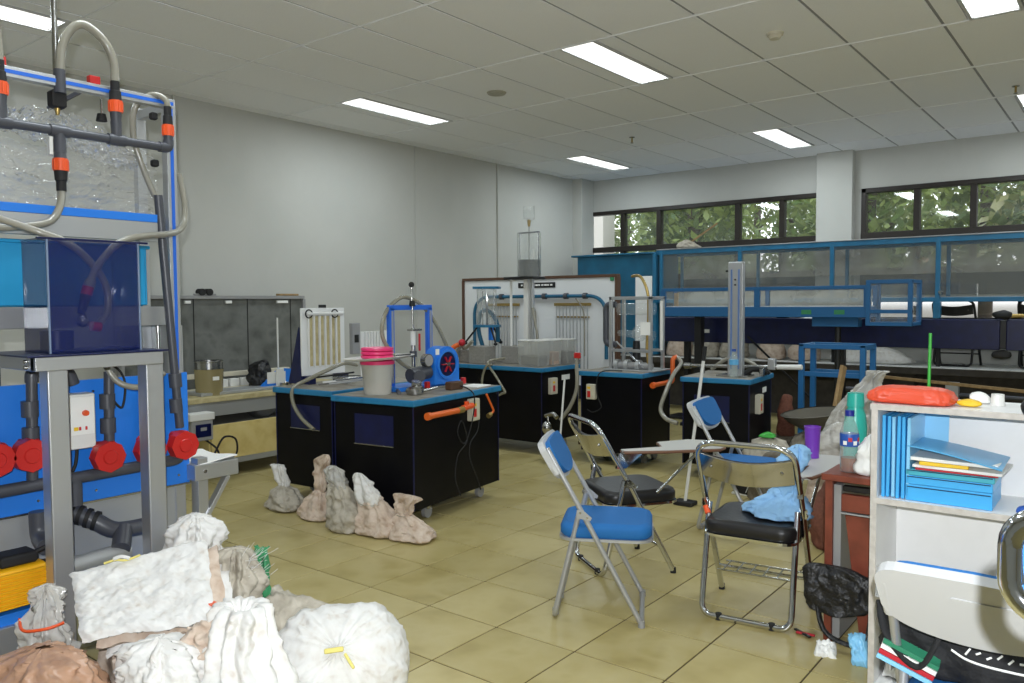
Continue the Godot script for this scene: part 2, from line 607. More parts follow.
	mat("bark", Color.WHITE, 0.9, 0, {"tex": ntex([C(74, 62, 50), C(118, 104, 88)], 0.04, 4, 95), "scale": 2.0})
	for k in 4:
		var lc: Color = [C(94, 118, 54), C(136, 150, 78), C(70, 90, 46), C(160, 156, 110)][k]
		mat("leaf_%d" % k, lc, 0.45, 0, {"back": Color(0.5, 0.55, 0.3), "two": true})
	mat("ground", C(96, 92, 78), 0.95)
	mat("plaster", C(226, 220, 206), 0.9)

# ---------------------------------------------------------------- camera, sky, light
func setup() -> void:
	var cam := Camera3D.new()
	cam.name = "camera"
	cam.fov = 46.416
	cam.near = 0.05
	cam.far = 200.0
	cam.position = Vector3(0, 1.3915, 0)
	cam.rotation_degrees = Vector3(-2.793, 38.061, -0.357)
	add_child(cam)
	cam.current = true
	var env := Environment.new()
	env.tonemap_mode = Environment.TONE_MAPPER_LINEAR
	env.tonemap_exposure = 1.0
	env.background_mode = Environment.BG_SKY
	var sky := Sky.new()
	var sm := ProceduralSkyMaterial.new()
	sm.sky_top_color = C(206, 216, 228)
	sm.sky_horizon_color = C(236, 238, 240)
	sm.ground_horizon_color = C(214, 214, 208)
	sm.ground_bottom_color = C(120, 116, 104)
	sm.sky_energy_multiplier = 1.7
	sky.sky_material = sm
	env.sky = sky
	env.sdfgi_enabled = true
	env.ssao_enabled = true
	env.ssil_enabled = true
	var we := WorldEnvironment.new()
	we.name = "world_environment"
	we.environment = env
	add_child(we)
	# the flash on the camera: a hand's breadth above the lens and behind it
	var fl := SpotLight3D.new()
	fl.name = "camera_flash"
	fl.position = cam.position + cam.basis * Vector3(0.0, 0.10, 0.07)
	fl.basis = cam.basis
	fl.spot_angle = 62.0
	fl.spot_angle_attenuation = 0.6
	fl.spot_range = 30.0
	fl.spot_attenuation = 2.0
	fl.light_size = 0.01
	fl.light_energy = 7.4
	fl.light_color = Color(0.97, 0.985, 1.0)
	fl.shadow_enabled = true
	add_child(fl)

func lamp(x: float, z: float, label: String) -> void:
	var t := thing("ceiling_light", label, "light", Vector3(x, ROOM_H, z), 0, "recessed fluorescent ceiling lights")
	for s in [-1, 1]:
		bx(s * 0.15, s * 0.127, -0.008, 0.05, -0.6, 0.6, 0.003)
		obj("side_trim", "lamp_trim")
		bx(-0.127, 0.127, -0.008, 0.05, s * 0.572 + 0.012, s * 0.6, 0.003)
		obj("end_trim", "lamp_trim")
	bx(-0.128, 0.128, 0.004, 0.012, -0.562, 0.586)
	obj("diffuser_panel", "lamp_panel")
	var a := AreaLight3D.new()
	a.name = "tube_light"
	a.area_size = Vector2(0.25, 1.14)
	a.light_energy = 1.9
	a.light_color = Color(0.93, 0.975, 1.0)
	a.area_range = 30.0
	a.area_attenuation = 2.0
	a.shadow_enabled = true
	a.position = Vector3(0, -0.004, 0.012)
	a.rotation_degrees = Vector3(-90, 0, 0)
	t.add_child(a)

func build_room() -> void:
	T = Transform3D()
	# ---- floor: a grout bed with the tiles laid into it
	bx(ROOM_L - 0.2, ROOM_R + 0.2, -0.15, -0.0035, ROOM_B - 0.2, ROOM_F + 0.2)
	var floor_o := struct("floor", "grout", "square glazed floor tiles in dull yellow with dark joints")
	box(Vector3(0, -0.006, 0), Vector3(0.3935, 0.012, 0.3935), 0.002)
	var tile_mesh := mesh_now(M["floor_tile_0"])
	var cells := []
	var fwd := Vector3(-sin(deg_to_rad(38.061)), 0, -cos(deg_to_rad(38.061)))
	var right := Vector3(cos(deg_to_rad(38.061)), 0, -sin(deg_to_rad(38.061)))
	for i in range(-9, 16):
		for j in range(-13, 20):
			var c := Vector3(-3.3303 + 0.4 * (i + 0.5), 0, -2.6004 - 0.4 * (j + 0.5))
			if c.x < ROOM_L - 0.15 or c.x > ROOM_R or c.z < ROOM_B or c.z > ROOM_F:
				continue
			var d := c.dot(fwd)
			var seen := d > 2.3 and absf(c.dot(right)) < d * 0.68 + 0.2 and c.z > -9.2
			cells.append([d if seen else d + 1000.0, c, i, j])
	cells.sort_custom(func(a, b): return a[0] < b[0])
	var n := 0
	for c in cells:
		var k := posmod(hash(Vector2i(c[2], c[3])), 4)
		if c[0] < 900.0 and n < 290:
			inst(tile_mesh, "tile", floor_o, c[1], "floor_tile_%d" % k)
			n += 1
		else:
			box(c[1] + Vector3(0, -0.006, 0), Vector3(0.3935, 0.012, 0.3935), 0.002)
	var rest := obj("far_tile", "floor_tile_1", floor_o)
	rest.set_meta("kind", "stuff")
	# ---- ceiling: a slab, the tee bars and the tiles between them
	bx(ROOM_L - 0.2, ROOM_R + 0.2, ROOM_H + 0.06, ROOM_H + 0.25, ROOM_B - 0.2, ROOM_F + 0.2)
	var ceil_o := struct("ceiling", "ceiling_grid", "suspended ceiling of pale grey rectangular tiles")
	var xs := []
	for i in range(-8, 12):
		xs.append(-2.8437 + 0.6 * i)
	var zs := []
	for j in range(-6, 7):
		zs.append(-4.7607 - 1.2 * j)
	var lamps := [[-5.5437, -1.7607], [-5.5437, -5.3607], [-5.5437, -8.9607], [-3.1437, -1.7607], [-3.1437, -5.3607], [-3.1437, -8.9607], [-0.7437, -1.7607], [-0.7437, -5.3607], [-0.7437, -8.9607], [1.6563, -1.7607], [1.6563, -5.3607], [1.6563, -8.9607]]
	for x in xs:
		if x > ROOM_L and x < ROOM_R:
			bx(x - 0.012, x + 0.012, ROOM_H + 0.004, ROOM_H + 0.05, ROOM_B, ROOM_F, 0.002)
			obj("main_tee", "tee_shaded", ceil_o)
	for z in zs:
		if z > ROOM_B and z < ROOM_F:
			bx(ROOM_L, ROOM_R, ROOM_H - 0.009, ROOM_H + 0.045, z - 0.005, z + 0.005, 0.001)
			obj("cross_tee", "ceiling_grid", ceil_o)
	box(Vector3.ZERO, Vector3(0.581, 0.016, 1.19), 0.003)
	var ctile := mesh_now(M["ceiling_tile"])
	for x in xs:
		for z in zs:
			var x0: float = maxf(x + 0.0095, ROOM_L)
			var x1: float = minf(x + 0.5905, ROOM_R)
			var z0: float = maxf(z - 1.195, ROOM_B)
			var z1: float = minf(z - 0.005, ROOM_F)
			if x1 - x0 < 0.05 or z1 - z0 < 0.05:
				continue
			var lit := false
			for l in lamps:
				if absf(l[0] - (x + 0.3)) < 0.1 and absf(l[1] - (z - 0.6)) < 0.1:
					lit = true
			if lit:
				for s in [-1, 1]:
					var e0: float = l_or(s < 0, x0, x + 0.3 + 0.158)
					var e1: float = l_or(s < 0, x + 0.3 - 0.158, x1)
					bx(e0, e1, ROOM_H - 0.002, ROOM_H + 0.014, z0, z1, 0.003)
					obj("tile_strip", "ceiling_tile", ceil_o)
			elif x1 - x0 > 0.58 and z1 - z0 > 1.18:
				inst(ctile, "tile", ceil_o, Vector3(x + 0.3, ROOM_H + 0.006, z - 0.6))
			else:
				bx(x0, x1, ROOM_H - 0.002, ROOM_H + 0.014, z0, z1, 0.003)
				obj("tile", "ceiling_tile", ceil_o)
	# ---- walls
	bx(ROOM_L - 0.2, ROOM_L, 0, ROOM_H + 0.2, ROOM_B - 0.2, ROOM_F + 0.2)
	struct("wall_left", "wall", "long off-white plastered wall on the left")
	bx(ROOM_L, ROOM_L + 0.022, 0.3, ROOM_H, -8.145, -8.12, 0.004)
	obj("conduit", "wall")
	bx(ROOM_L, ROOM_L + 0.016, 0.3, ROOM_H, -6.64, -6.62, 0.004)
	obj("conduit", "wall")
	bx(ROOM_L, ROOM_L + 0.03, 0.0, ROOM_H, -3.705, -3.68, 0.004)
	obj("conduit", "wall")
	bx(ROOM_L, ROOM_L + 0.16, 0.0, ROOM_H, ROOM_B, -9.9, 0.004)
	obj("corner_pilaster", "wall")
	# back wall with two tall openings and a low strip
	var wy0 := 1.70
	var wy1 := 2.735
	bx(ROOM_L, ROOM_R, 0, 1.17, ROOM_B - 0.2, ROOM_B)
	bx(ROOM_L, -2.64, 1.17, 1.43, ROOM_B - 0.2, ROOM_B)
	bx(1.5, ROOM_R, 1.17, 1.43, ROOM_B - 0.2, ROOM_B)
	bx(ROOM_L, ROOM_R, 1.43, wy0, ROOM_B - 0.2, ROOM_B)
	bx(ROOM_L, ROOM_R, wy1, ROOM_H + 0.06, ROOM_B - 0.2, ROOM_B)
	bx(-3.05, -2.64, wy0, wy1, ROOM_B - 0.2, ROOM_B)
	bx(1.5, ROOM_R, wy0, wy1, ROOM_B - 0.2, ROOM_B)
	bx(ROOM_L, ROOM_L + 0.02, wy0, wy1, ROOM_B - 0.2, ROOM_B)
	struct("wall_back", "wall", "off-white end wall around the windows")
	bx(ROOM_R, ROOM_R + 0.2, 0, ROOM_H + 0.2, ROOM_B - 0.2, ROOM_F + 0.2)
	struct("wall_right", "wall", "off-white wall on the right beyond the picture")
	bx(ROOM_L - 0.2, ROOM_R + 0.2, 0, ROOM_H + 0.2, ROOM_F, ROOM_F + 0.2)
	struct("wall_front", "wall", "off-white wall behind the camera")
	bx(-3.14, -2.715, 0, ROOM_H, ROOM_B, ROOM_B + 0.13, 0.006)
	struct("trim_1", "wall", "white square column standing between the two window strips")
	# ---- windows
	var strips := [[-6.56, -3.05, [-5.942, -5.357, -4.198, -3.604]], [-2.64, 1.5, [-2.033, -1.457, -0.3, 0.3, 0.9]]]
	for k in 2:
		var a: float = strips[k][0]
		var b: float = strips[k][1]
		bx(a, b, wy1 - 0.055, wy1, ROOM_B - 0.09, ROOM_B + 0.025, 0.004)
		bx(a, b, wy0, wy0 + 0.075, ROOM_B - 0.09, ROOM_B + 0.035, 0.004)
		bx(a, a + 0.055, wy0, wy1, ROOM_B - 0.09, ROOM_B + 0.025, 0.004)
		bx(b - 0.055, b, wy0, wy1, ROOM_B - 0.09, ROOM_B + 0.025, 0.004)
		var wn := struct("window_%d" % (k + 1), "window_frame", ["high strip window in a dark frame, left of the column", "high strip window in a dark frame, right of the column"][k])
		var ed: Array = [a + 0.055] + strips[k][2] + [b - 0.055]
		for m in strips[k][2]:
			bx(m - 0.033, m + 0.033, wy0 + 0.075, wy1 - 0.055, ROOM_B - 0.08, ROOM_B + 0.02, 0.004)
			obj("mullion", "window_frame", wn)
		for q in ed.size() - 1:
			bx(ed[q] - 0.01, ed[q + 1] + 0.01, wy0 + 0.07, wy1 - 0.05, ROOM_B - 0.038, ROOM_B - 0.033)
			obj("pane", "pane", wn)
		bx(a, b, 2.13, 2.205, ROOM_B - 0.09, ROOM_B + 0.035, 0.004)
		obj("transom", "window_frame", wn)
		bx(a, b, 1.455, wy0, ROOM_B, ROOM_B + 0.03, 0.004)
		obj("sill_panel", "window_frame", wn)
	bx(-2.64, 1.5, 1.17, 1.19, ROOM_B - 0.08, ROOM_B + 0.01, 0.003)
	var w3 := struct("window_3", "window_frame", "low strip of bright panes behind the flume")
	for i in 5:
		bx(-2.64 + i * 0.828, -2.64 + (i + 1) * 0.828 - 0.03, 1.19, 1.43, ROOM_B - 0.05, ROOM_B - 0.045)
		obj("pane", "clear_glass", w3)
		bx(-2.64 + (i + 1) * 0.828 - 0.03, -2.64 + (i + 1) * 0.828, 1.19, 1.43, ROOM_B - 0.08, ROOM_B + 0.01, 0.003)
		obj("mullion", "window_frame", w3)
	# ---- the tiled ledge along the end wall
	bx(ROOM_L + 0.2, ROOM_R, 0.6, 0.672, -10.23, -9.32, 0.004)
	bx(ROOM_L + 0.2, ROOM_R, 0.0, 0.6, -10.23, -9.78)  # plinth added to keep the space under the slab dark
	var ledge := struct("trim_2", "ledge_dark_concrete", "low concrete ledge along the end wall with white tiles on top and an added dark plinth")
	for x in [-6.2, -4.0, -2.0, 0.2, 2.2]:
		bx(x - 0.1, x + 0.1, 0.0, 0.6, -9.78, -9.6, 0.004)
		obj("pier", "ledge_dark_concrete", ledge)
	for i in 29:
		var x0 := ROOM_L + 0.22 + i * 0.3
		for r in 3:
			bx(x0 + 0.003, x0 + 0.297, 0.672, 0.68, -9.322 - r * 0.3, -9.322 - r * 0.3 - 0.294, 0.001)
			obj("ledge_tile", "white_tile", ledge)
	# ---- lamps and small ceiling fittings
	var names := ["ceiling light above the blue pipework panel", "ceiling light nearest the grey board, over the left wall", "ceiling light in the far left corner near the high window", "ceiling light overhead, before the bench with the pink lids", "large bright ceiling light over the middle of the room", "ceiling light in front of the white column", "ceiling light over the camera's right", "ceiling light cut by the top right edge of the picture", "ceiling light on the right edge, near the right window strip", "ceiling light by the right wall, near end", "ceiling light by the right wall, middle", "ceiling light by the right wall, far end"]
	for i in lamps.size():
		lamp(lamps[i][0], lamps[i][1], names[i])
	wthing("ceiling_diffuser", "round beige air outlet in a ceiling tile", "vent", Vector3(-4.38, ROOM_H - 0.002, -5.4))
	cyl(Vector3(-4.38, ROOM_H - 0.016, -5.4), Vector3(-4.38, ROOM_H - 0.002, -5.4), 0.075, 0.085, 28)
	obj("cover", "vent")
	cyl(Vector3(-4.38, ROOM_H - 0.02, -5.4), Vector3(-4.38, ROOM_H - 0.015, -5.4), 0.05, 0.05, 24)
	obj("rim", "vent")
	wthing("smoke_detector", "small round cream smoke detector on the ceiling", "detector", Vector3(-1.965, ROOM_H - 0.002, -5.41))
	cyl(Vector3(-1.965, ROOM_H - 0.02, -5.41), Vector3(-1.965, ROOM_H - 0.002, -5.41), 0.052, 0.058, 24)
	obj("base", "cream_plastic")
	cyl(Vector3(-1.965, ROOM_H - 0.042, -5.41), Vector3(-1.965, ROOM_H - 0.02, -5.41), 0.034, 0.046, 24)
	obj("head", "cream_plastic")
	for p in [[Vector3(-4.402, ROOM_H - 0.002, -7.78), "small sprinkler head on the ceiling left of the white column"], [Vector3(-0.847, ROOM_H - 0.002, -8.02), "small sprinkler head at the right edge of the ceiling"]]:
		var o: Vector3 = p[0]
		wthing("sprinkler", p[1], "sprinkler", o, "ceiling sprinklers")
		cyl(o + Vector3(0, -0.006, 0), o, 0.03, 0.03, 16)
		obj("escutcheon", "steel")
		cyl(o + Vector3(0, -0.06, 0), o + Vector3(0, -0.006, 0), 0.009, 0.009, 10)
		obj("stem", "brass")
		cyl(o + Vector3(0, -0.066, 0), o + Vector3(0, -0.06, 0), 0.016, 0.016, 12)
		obj("deflector", "steel")

func l_or(c: bool, a: float, b: float) -> float:
	return a if c else b

# ---------------------------------------------------------------- outside
func build_outside() -> void:
	T = Transform3D()
	bx(-40, 30, -0.4, -0.2, -60, ROOM_B - 0.25)
	struct("ground", "ground", "bare ground outside the windows")
	wthing("garden_pillar", "pale plastered pillar outside the window by the corner", "pillar", Vector3(-7.62, -0.2, -12.2))
	bx(-7.9, -7.36, -0.2, 4.2, -12.4, -12.0, 0.01)
	obj("shaft", "plaster")
	bx(-7.95, -7.31, 4.2, 4.3, -12.45, -11.95, 0.01)
	obj("cap", "plaster")
	var spec := []
	for q in [[-8.7, 0, "tree outside the pane nearest the corner"], [-6.0, 1, "bright tree just outside the widest pane"], [-3.3, 0, "tree just outside, behind the column"], [-0.6, 2, "darker tree just outside the panes at the right edge"]]:
		spec.append([q[0], -12.9, q[2], q[1]])
	for q in [[-10.2, 2, "second-row tree beyond the corner pane"], [-7.4, 1, "second-row light green tree beyond the second pane"], [-4.7, 0, "second-row tree beyond the panes left of the column"], [-2.0, 1, "second-row light tree beyond the first pane right of the column"], [0.7, 0, "second-row tree at the far right"]]:
		spec.append([q[0], -15.5, q[2], q[1]])
	for q in [[-13.2, 2, "tall back-row tree at the far left"], [-9.0, 0, "tall back-row tree behind the corner panes"], [-4.8, 2, "tall dark back-row tree behind the widest pane"], [-0.6, 0, "tall back-row tree right of the column"]]:
		spec.append([q[0], -19.2, q[2], q[1]])
	for q in [[-13.6, 0, "farthest tree beyond the corner, half hidden"], [-9.1, 1, "farthest tree behind the widest pane"], [-4.6, 0, "farthest tree behind the white column"], [-0.1, 2, "farthest tree at the right edge"]]:
		spec.append([q[0], -23.6, q[2], q[1]])
	for k in spec.size():
		var s: Array = spec[k]
		rng.seed = 100 + k
		var o := Vector3(s[0], -0.2, s[1])
		var far: bool = s[1] < -17.0
		wthing("garden_tree", s[2], "tree", o, "trees outside the high windows")
		var lean := Vector3(rng.randf_range(-0.08, 0.08), 0, rng.randf_range(-0.1, 0.1))
		tube(curve([o, o + Vector3(0, 1.6, 0) + lean * 0.3, o + Vector3(0, 3.2, 0) + lean, o + Vector3(0, 5.0, 0) + lean * 1.3], 4), 0.11, 8)
		obj("trunk", "bark")
		for b in 5:
			var y0 := 1.6 + b * 0.5
			var q := o + Vector3(0, y0, 0) + lean * (y0 / 3.4)
			var e := q + Vector3(rng.randf_range(-0.9, 0.9), rng.randf_range(0.2, 1.0), rng.randf_range(-0.7, 0.7))
			tube(curve([q, q.lerp(e, 0.5) + Vector3(0, 0.15, 0), e], 4), 0.04, 6)
			obj("branch", "bark")
		for cl in 2:
			for i in (1900 if far else 1300):
				var a := rng.randf() * TAU
				var rr := sqrt(rng.randf()) * (1.75 if far else 1.02)
				var c := o + lean * 0.9 + Vector3(cos(a) * rr, rng.randf_range(1.8, 6.0 if far else 4.6), sin(a) * rr * 0.8)
				var bs := Basis.from_euler(Vector3(rng.randf_range(-1.2, 1.2), rng.randf() * TAU, rng.randf_range(-0.7, 0.7)))
				var L := rng.randf_range(0.12, 0.26)
				var W := L * rng.randf_range(0.2, 0.34)
				var nn := bs.y
				var i0 := vert(c, nn)
				var i1 := vert(c + bs.z * L * 0.45 + bs.x * W - bs.y * 0.02, nn)
				var i2 := vert(c + bs.z * L - bs.y * 0.04, nn)
				var i3 := vert(c + bs.z * L * 0.45 - bs.x * W - bs.y * 0.02, nn)
				tri(i0, i1, i2)
				tri(i0, i2, i3)
			var fo := obj("foliage", "leaf_%d" % ((s[3] + cl) % 4))
			fo.set_meta("kind", "stuff")

# ---------------------------------------------------------------- pipework rig on the left
func union_at(p: Vector3, dirv: Vector3, r := 0.024) -> void:
	# a threaded pipe union: black sleeve, orange nut, black cone
	cyl(p - dirv * 0.075, p - dirv * 0.025, r * 0.78, r * 0.95, 16)
	var o := obj("pipe_union", "pvc")
	lathe([Vector2(0, 0), Vector2(r, 0), Vector2(r * 0.9, 0.038), Vector2(r * 0.74, 0.04), Vector2(r * 0.74, 0.078), Vector2(0, 0.078)], 16, along(p + dirv * 0.022, p + dirv * 0.1))
	obj("hose_cone", "rubber", o)
	cyl(p - dirv * 0.025, p + dirv * 0.022, r * 1.12, r * 1.12, 10)
	for k in 10:
		var a := TAU * k / 10.0
		var xf := along(p - dirv * 0.02, p + dirv * 0.02)
		cyl(xf * Vector3(cos(a) * r * 1.1, 0.0, sin(a) * r * 1.1), xf * Vector3(cos(a) * r * 1.1, 0.038, sin(a) * r * 1.1), r * 0.12, r * 0.12, 5)
	var q := obj("union_nut", "orange", o)
	q.set_meta("label", "orange union nut")

func red_valve(p: Vector3) -> void:
	# pump head: square body against the panel, lobed red cap towards the room
	box(p + Vector3(-0.035, 0, 0), Vector3(0.07, 0.105, 0.075), 0.012)
	var o := obj("valve_body", "red")
	var poly := []
	for k in 24:
		var a := TAU * k / 24.0
		var rr := 0.060 + 0.0025 * cos(a * 8.0)
		poly.append(Vector2(cos(a) * rr, sin(a) * rr))
	prism(poly, 0.05, Transform3D(Basis(Vector3(0, 0, 1), Vector3(0, 1, 0), Vector3(-1, 0, 0)).inverse(), p + Vector3(0.0, 0, 0.02)))
	obj("valve_cap", "red", o)
	cyl(p + Vector3(0.05, 0, 0.02), p + Vector3(0.056, 0, 0.02), 0.03, 0.026, 18)
	obj("cap_boss", "red", o)

func build_rig() -> void:
	var X0 := -3.36
	wthing("pipework_rig", "tall aluminium rig with blue panels, grey pipes and red pump heads", "lab rig", Vector3(-3.45, 0, -1.3))
	# posts and rails of slotted aluminium with blue strips
	for z in [-1.87, -0.55]:
		bx(X0 - 0.045, X0, 0.05, 2.292, z - 0.022, z + 0.022, 0.002)
		var po := obj("post", "aluminium")
		bx(X0, X0 + 0.003, 1.10, 2.27, z - 0.007, z + 0.007)
		obj("blue_strip", "stripe_blue", po)
		bx(X0 - 0.3, X0 - 0.26, 0.05, 2.292, z - 0.022, z + 0.022, 0.002)
		obj("rear_post", "aluminium")
		for y in [2.26, 1.36]:
			bx(X0 - 0.26, X0 - 0.045, y - 0.02, y + 0.02, z - 0.018, z + 0.018, 0.002)
			obj("depth_rail", "aluminium")
	bx(X0 - 0.002, X0 + 0.038, 2.243, 2.283, -1.86, -0.5, 0.002)
	var tr := obj("top_rail", "aluminium")
	bx(X0 + 0.038, X0 + 0.041, 2.256, 2.27, -1.86, -0.5)
	obj("blue_strip", "stripe_blue", tr)
	# side panel at the end of the rig
	bx(X0 - 0.30, X0, 0.58, 1.30, -1.897, -1.892)
	obj("end_sheet", "alu_plate")
	bx(X0 - 0.02, X0 + 0.002, 0.59, 1.088, -1.914, -0.5, 0.002)
	var lp := obj("lower_panel", "panel_blue")
	for zz in [-1.86, -1.72, -1.5, -1.28, -1.05]:
		for yy in [1.04, 0.63]:
			cyl(Vector3(X0, yy, zz), Vector3(X0 + 0.006, yy, zz), 0.006, 0.005, 8)
			obj("screw", "steel", lp)
	bx(X0 - 0.002, X0 + 0.006, 0.583, 0.59, -1.914, -0.5)
	obj("panel_edge", "steel", lp)
	bx(X0 - 0.03, X0 - 0.01, 0.12, 0.585, -1.9, -0.5, 0.002)
	obj("grey_kick_panel", "alu_plate")
	bx(X0 - 0.32, X0 + 0.06, 1.742, 1.776, -1.765, -0.5, 0.002)
	obj("blue_shelf", "panel_blue")
	bx(X0 + 0.035, X0 + 0.06, 1.66, 1.742, -1.765, -0.5, 0.002)
	obj("shelf_rail", "alu_plate")
	bx(X0 - 0.06, X0 - 0.02, 1.302, 1.384, -1.85, -0.5, 0.002)
	obj("middle_beam", "aluminium")
	for zz in [-1.17, -1.80]:
		cyl(Vector3(X0 - 0.03, 1.08, zz), Vector3(X0 - 0.03, 1.30, zz), 0.007, 0.007, 8)
		obj("stay_rod", "steel")
	# grey plastic header pipe under the top rail
	var xp := X0 + 0.06
	tube([Vector3(xp, 2.066, -0.5), Vector3(xp, 2.066, -1.80)], 0.0175, 14)
	obj("header_pipe", "pvc")
	for z in [-1.178, -1.38, -1.60]:
		cyl(Vector3(xp, 2.066, z - 0.035), Vector3(xp, 2.066, z + 0.035), 0.023, 0.023, 14)
		obj("pipe_tee", "pvc")
	tube(fillet([Vector3(xp, 2.066, -1.78), Vector3(xp, 2.066, -1.822), Vector3(xp, 2.10, -1.822)], 0.025), 0.022, 14)
	obj("pipe_elbow", "pvc")
	cyl(Vector3(xp, 2.07, -1.60), Vector3(xp, 2.14, -1.60), 0.02, 0.022, 14)
	obj("pipe_stub", "pvc")
	cyl(Vector3(xp, 1.985, -1.38), Vector3(xp, 2.07, -1.38), 0.023, 0.02, 14)
	obj("pipe_stub", "pvc")
	union_at(Vector3(xp, 1.935, -1.38), Vector3.DOWN)
	union_at(Vector3(xp, 2.202, -1.60), Vector3.UP)
	union_at(Vector3(xp, 2.142, -1.822), Vector3.UP, 0.021)
	union_at(Vector3(xp, 2.19, -1.178), Vector3.UP)
	cyl(Vector3(xp, 2.07, -1.178), Vector3(xp, 2.13, -1.178), 0.02, 0.022, 14)
	obj("pipe_stub", "pvc")
	# hose tails
	tube(curve([Vector3(xp, 2.29, -1.60), Vector3(xp, 2.38, -1.597), Vector3(xp, 2.455, -1.56), Vector3(xp - 0.005, 2.50, -1.49), Vector3(xp - 0.02, 2.475, -1.445), Vector3(xp - 0.03, 2.39, -1.41), Vector3(xp - 0.03, 2.25, -1.40)], 6), 0.0165, 12)
	obj("hose_arch", "hose")
	cyl(Vector3(xp - 0.03, 2.22, -1.40), Vector3(xp - 0.03, 2.31, -1.40), 0.022, 0.021, 14)
	obj("hose_socket", "pvc")
	tube(curve([Vector3(xp, 2.23, -1.822), Vector3(xp, 2.268, -1.815), Vector3(xp - 0.03, 2.288, -1.775), Vector3(xp - 0.09, 2.24, -1.73), Vector3(xp - 0.1, 2.12, -1.72), Vector3(xp - 0.1, 1.98, -1.76), Vector3(xp - 0.08, 1.86, -1.80)], 6), 0.013, 10)
	obj("hose_tail", "hose")
	tube(curve([Vector3(xp, 2.27, -1.178), Vector3(xp, 2.42, -1.17), Vector3(xp, 2.6, -1.12)], 5), 0.016, 10)
	obj("hose_tail", "hose")
	tube(curve([Vector3(xp, 1.84, -1.38), Vector3(xp + 0.01, 1.78, -1.37), Vector3(xp + 0.03, 1.72, -1.33), Vector3(xp + 0.06, 1.69, -1.25), Vector3(xp + 0.06, 1.67, -1.1), Vector3(xp + 0.05, 1.66, -0.9)], 6), 0.0145, 12)
	obj("hose_tail", "hose")
	tube([Vector3(xp - 0.05, 2.25, -1.395), Vector3(xp - 0.05, 3.19, -1.395)], 0.011, 10)
	obj("riser_rod", "steel")
	# clamps under the rail
	for z in [-1.20, -1.545]:
		bx(X0 - 0.02, X0 + 0.01, 2.283, 2.322, z - 0.022, z + 0.022, 0.003)
		obj("rail_clamp", "red")
		bar(Vector3(X0, 2.29, z), Vector3(X0 - 0.1, 2.18, z + 0.14), 0.016, 0.016, 0.002)
		obj("cross_arm", "pvc")
	box(Vector3(X0 - 0.0, 2.2, -1.40), Vector3(0.05, 0.07, 0.06), 0.01)
	obj("nozzle_block", "rubber")
	cyl(Vector3(X0, 2.14, -1.40), Vector3(X0, 2.17, -1.40), 0.006, 0.012, 10)
	obj("nozzle_tip", "brass")
	cyl(Vector3(X0, 2.17, -1.57), Vector3(X0, 2.24, -1.57), 0.004, 0.004, 8)
	obj("hanger_rod", "steel")
	cyl(Vector3(X0, 2.145, -1.57), Vector3(X0, 2.175, -1.57), 0.022, 0.016, 12)
	obj("hanger_knob", "rubber")
	bx(xp - 0.01, xp + 0.01, 1.97, 2.04, -1.352, -1.338, 0.002)
	obj("valve_lever", "white_plastic")
	for z in [-1.80]:
		box(Vector3(X0 + 0.02, 2.20, z + 0.02), Vector3(0.03, 0.03, 0.03), 0.006)
		obj("pipe_clip", "rubber")
		box(Vector3(X0 + 0.02, 2.0, z + 0.02), Vector3(0.03, 0.03, 0.03), 0.006)
		obj("pipe_clip", "rubber")
	# tall pipe at the right-hand end
	tube([Vector3(X0 + 0.05, 1.86, -1.775), Vector3(X0 + 0.05, 0.85, -1.845)], 0.018, 14)
	obj("tall_pipe", "pvc")
	for y in [1.06, 0.95]:
		cyl(Vector3(X0 + 0.05, y - 0.03, -1.832), Vector3(X0 + 0.05, y + 0.03, -1.828), 0.027, 0.027, 14)
		obj("pipe_socket", "pvc")
	# lower manifold with the red heads
	var xl := X0 + 0.07
	tube(fillet([Vector3(xl, 0.695, -0.5), Vector3(xl, 0.705, -1.13), Vector3(xl, 0.714, -1.75), Vector3(xl, 0.714, -1.835), Vector3(xl, 0.79, -1.838)], 0.05), 0.024, 14)
	obj("lower_manifold", "pvc")
	tube(fillet([Vector3(xl, 0.71, -1.33), Vector3(xl, 0.71, -1.39), Vector3(xl, 0.60, -1.39)], 0.03), 0.026, 14)
	obj("down_pipe", "pvc")
	for z in [-1.24, -1.53, -1.70]:
		tube([Vector3(xl - 0.01, 1.12, z - 0.01), Vector3(xl - 0.01, 0.72, z)], 0.02, 14)
		obj("riser_pipe", "pvc")
		for y in [1.0, 0.9]:
			cyl(Vector3(xl - 0.01, y - 0.03, z), Vector3(xl - 0.01, y + 0.03, z), 0.03, 0.03, 14)
			obj("pipe_socket", "pvc")
	tube(fillet([Vector3(xl - 0.01, 1.1, -1.25), Vector3(xl - 0.01, 1.14, -1.25), Vector3(xl - 0.01, 1.14, -1.38), Vector3(xl - 0.01, 1.08, -1.40)], 0.04), 0.024, 14)
	obj("cross_pipe", "pvc")
	for z in [-1.115, -1.23, -1.515, -1.69, -1.835]:
		red_valve(Vector3(X0 + 0.10, 0.785 + (0.05 if z > -1.3 else 0.0), z))
	# control box
	bx(X0 + 0.01, X0 + 0.085, 0.822, 1.042, -1.472, -1.367, 0.006)
	var cb := obj("control_box", "white_plastic")
	bx(X0 + 0.084, X0 + 0.088, 0.88, 1.03, -1.465, -1.374, 0.001)
	obj("cover", "paper", cb)
	cyl(Vector3(X0 + 0.086, 0.965, -1.43), Vector3(X0 + 0.10, 0.965, -1.43), 0.013, 0.011, 12)
	obj("knob", "orange", cb)
	bx(X0 + 0.0885, X0 + 0.0895, 0.898, 0.912, -1.402, -1.385)
	obj("yellow_mark", "yellow", cb)
	bx(X0 + 0.0885, X0 + 0.0895, 0.898, 0.912, -1.412, -1.404)
	obj("red_mark", "red", cb)
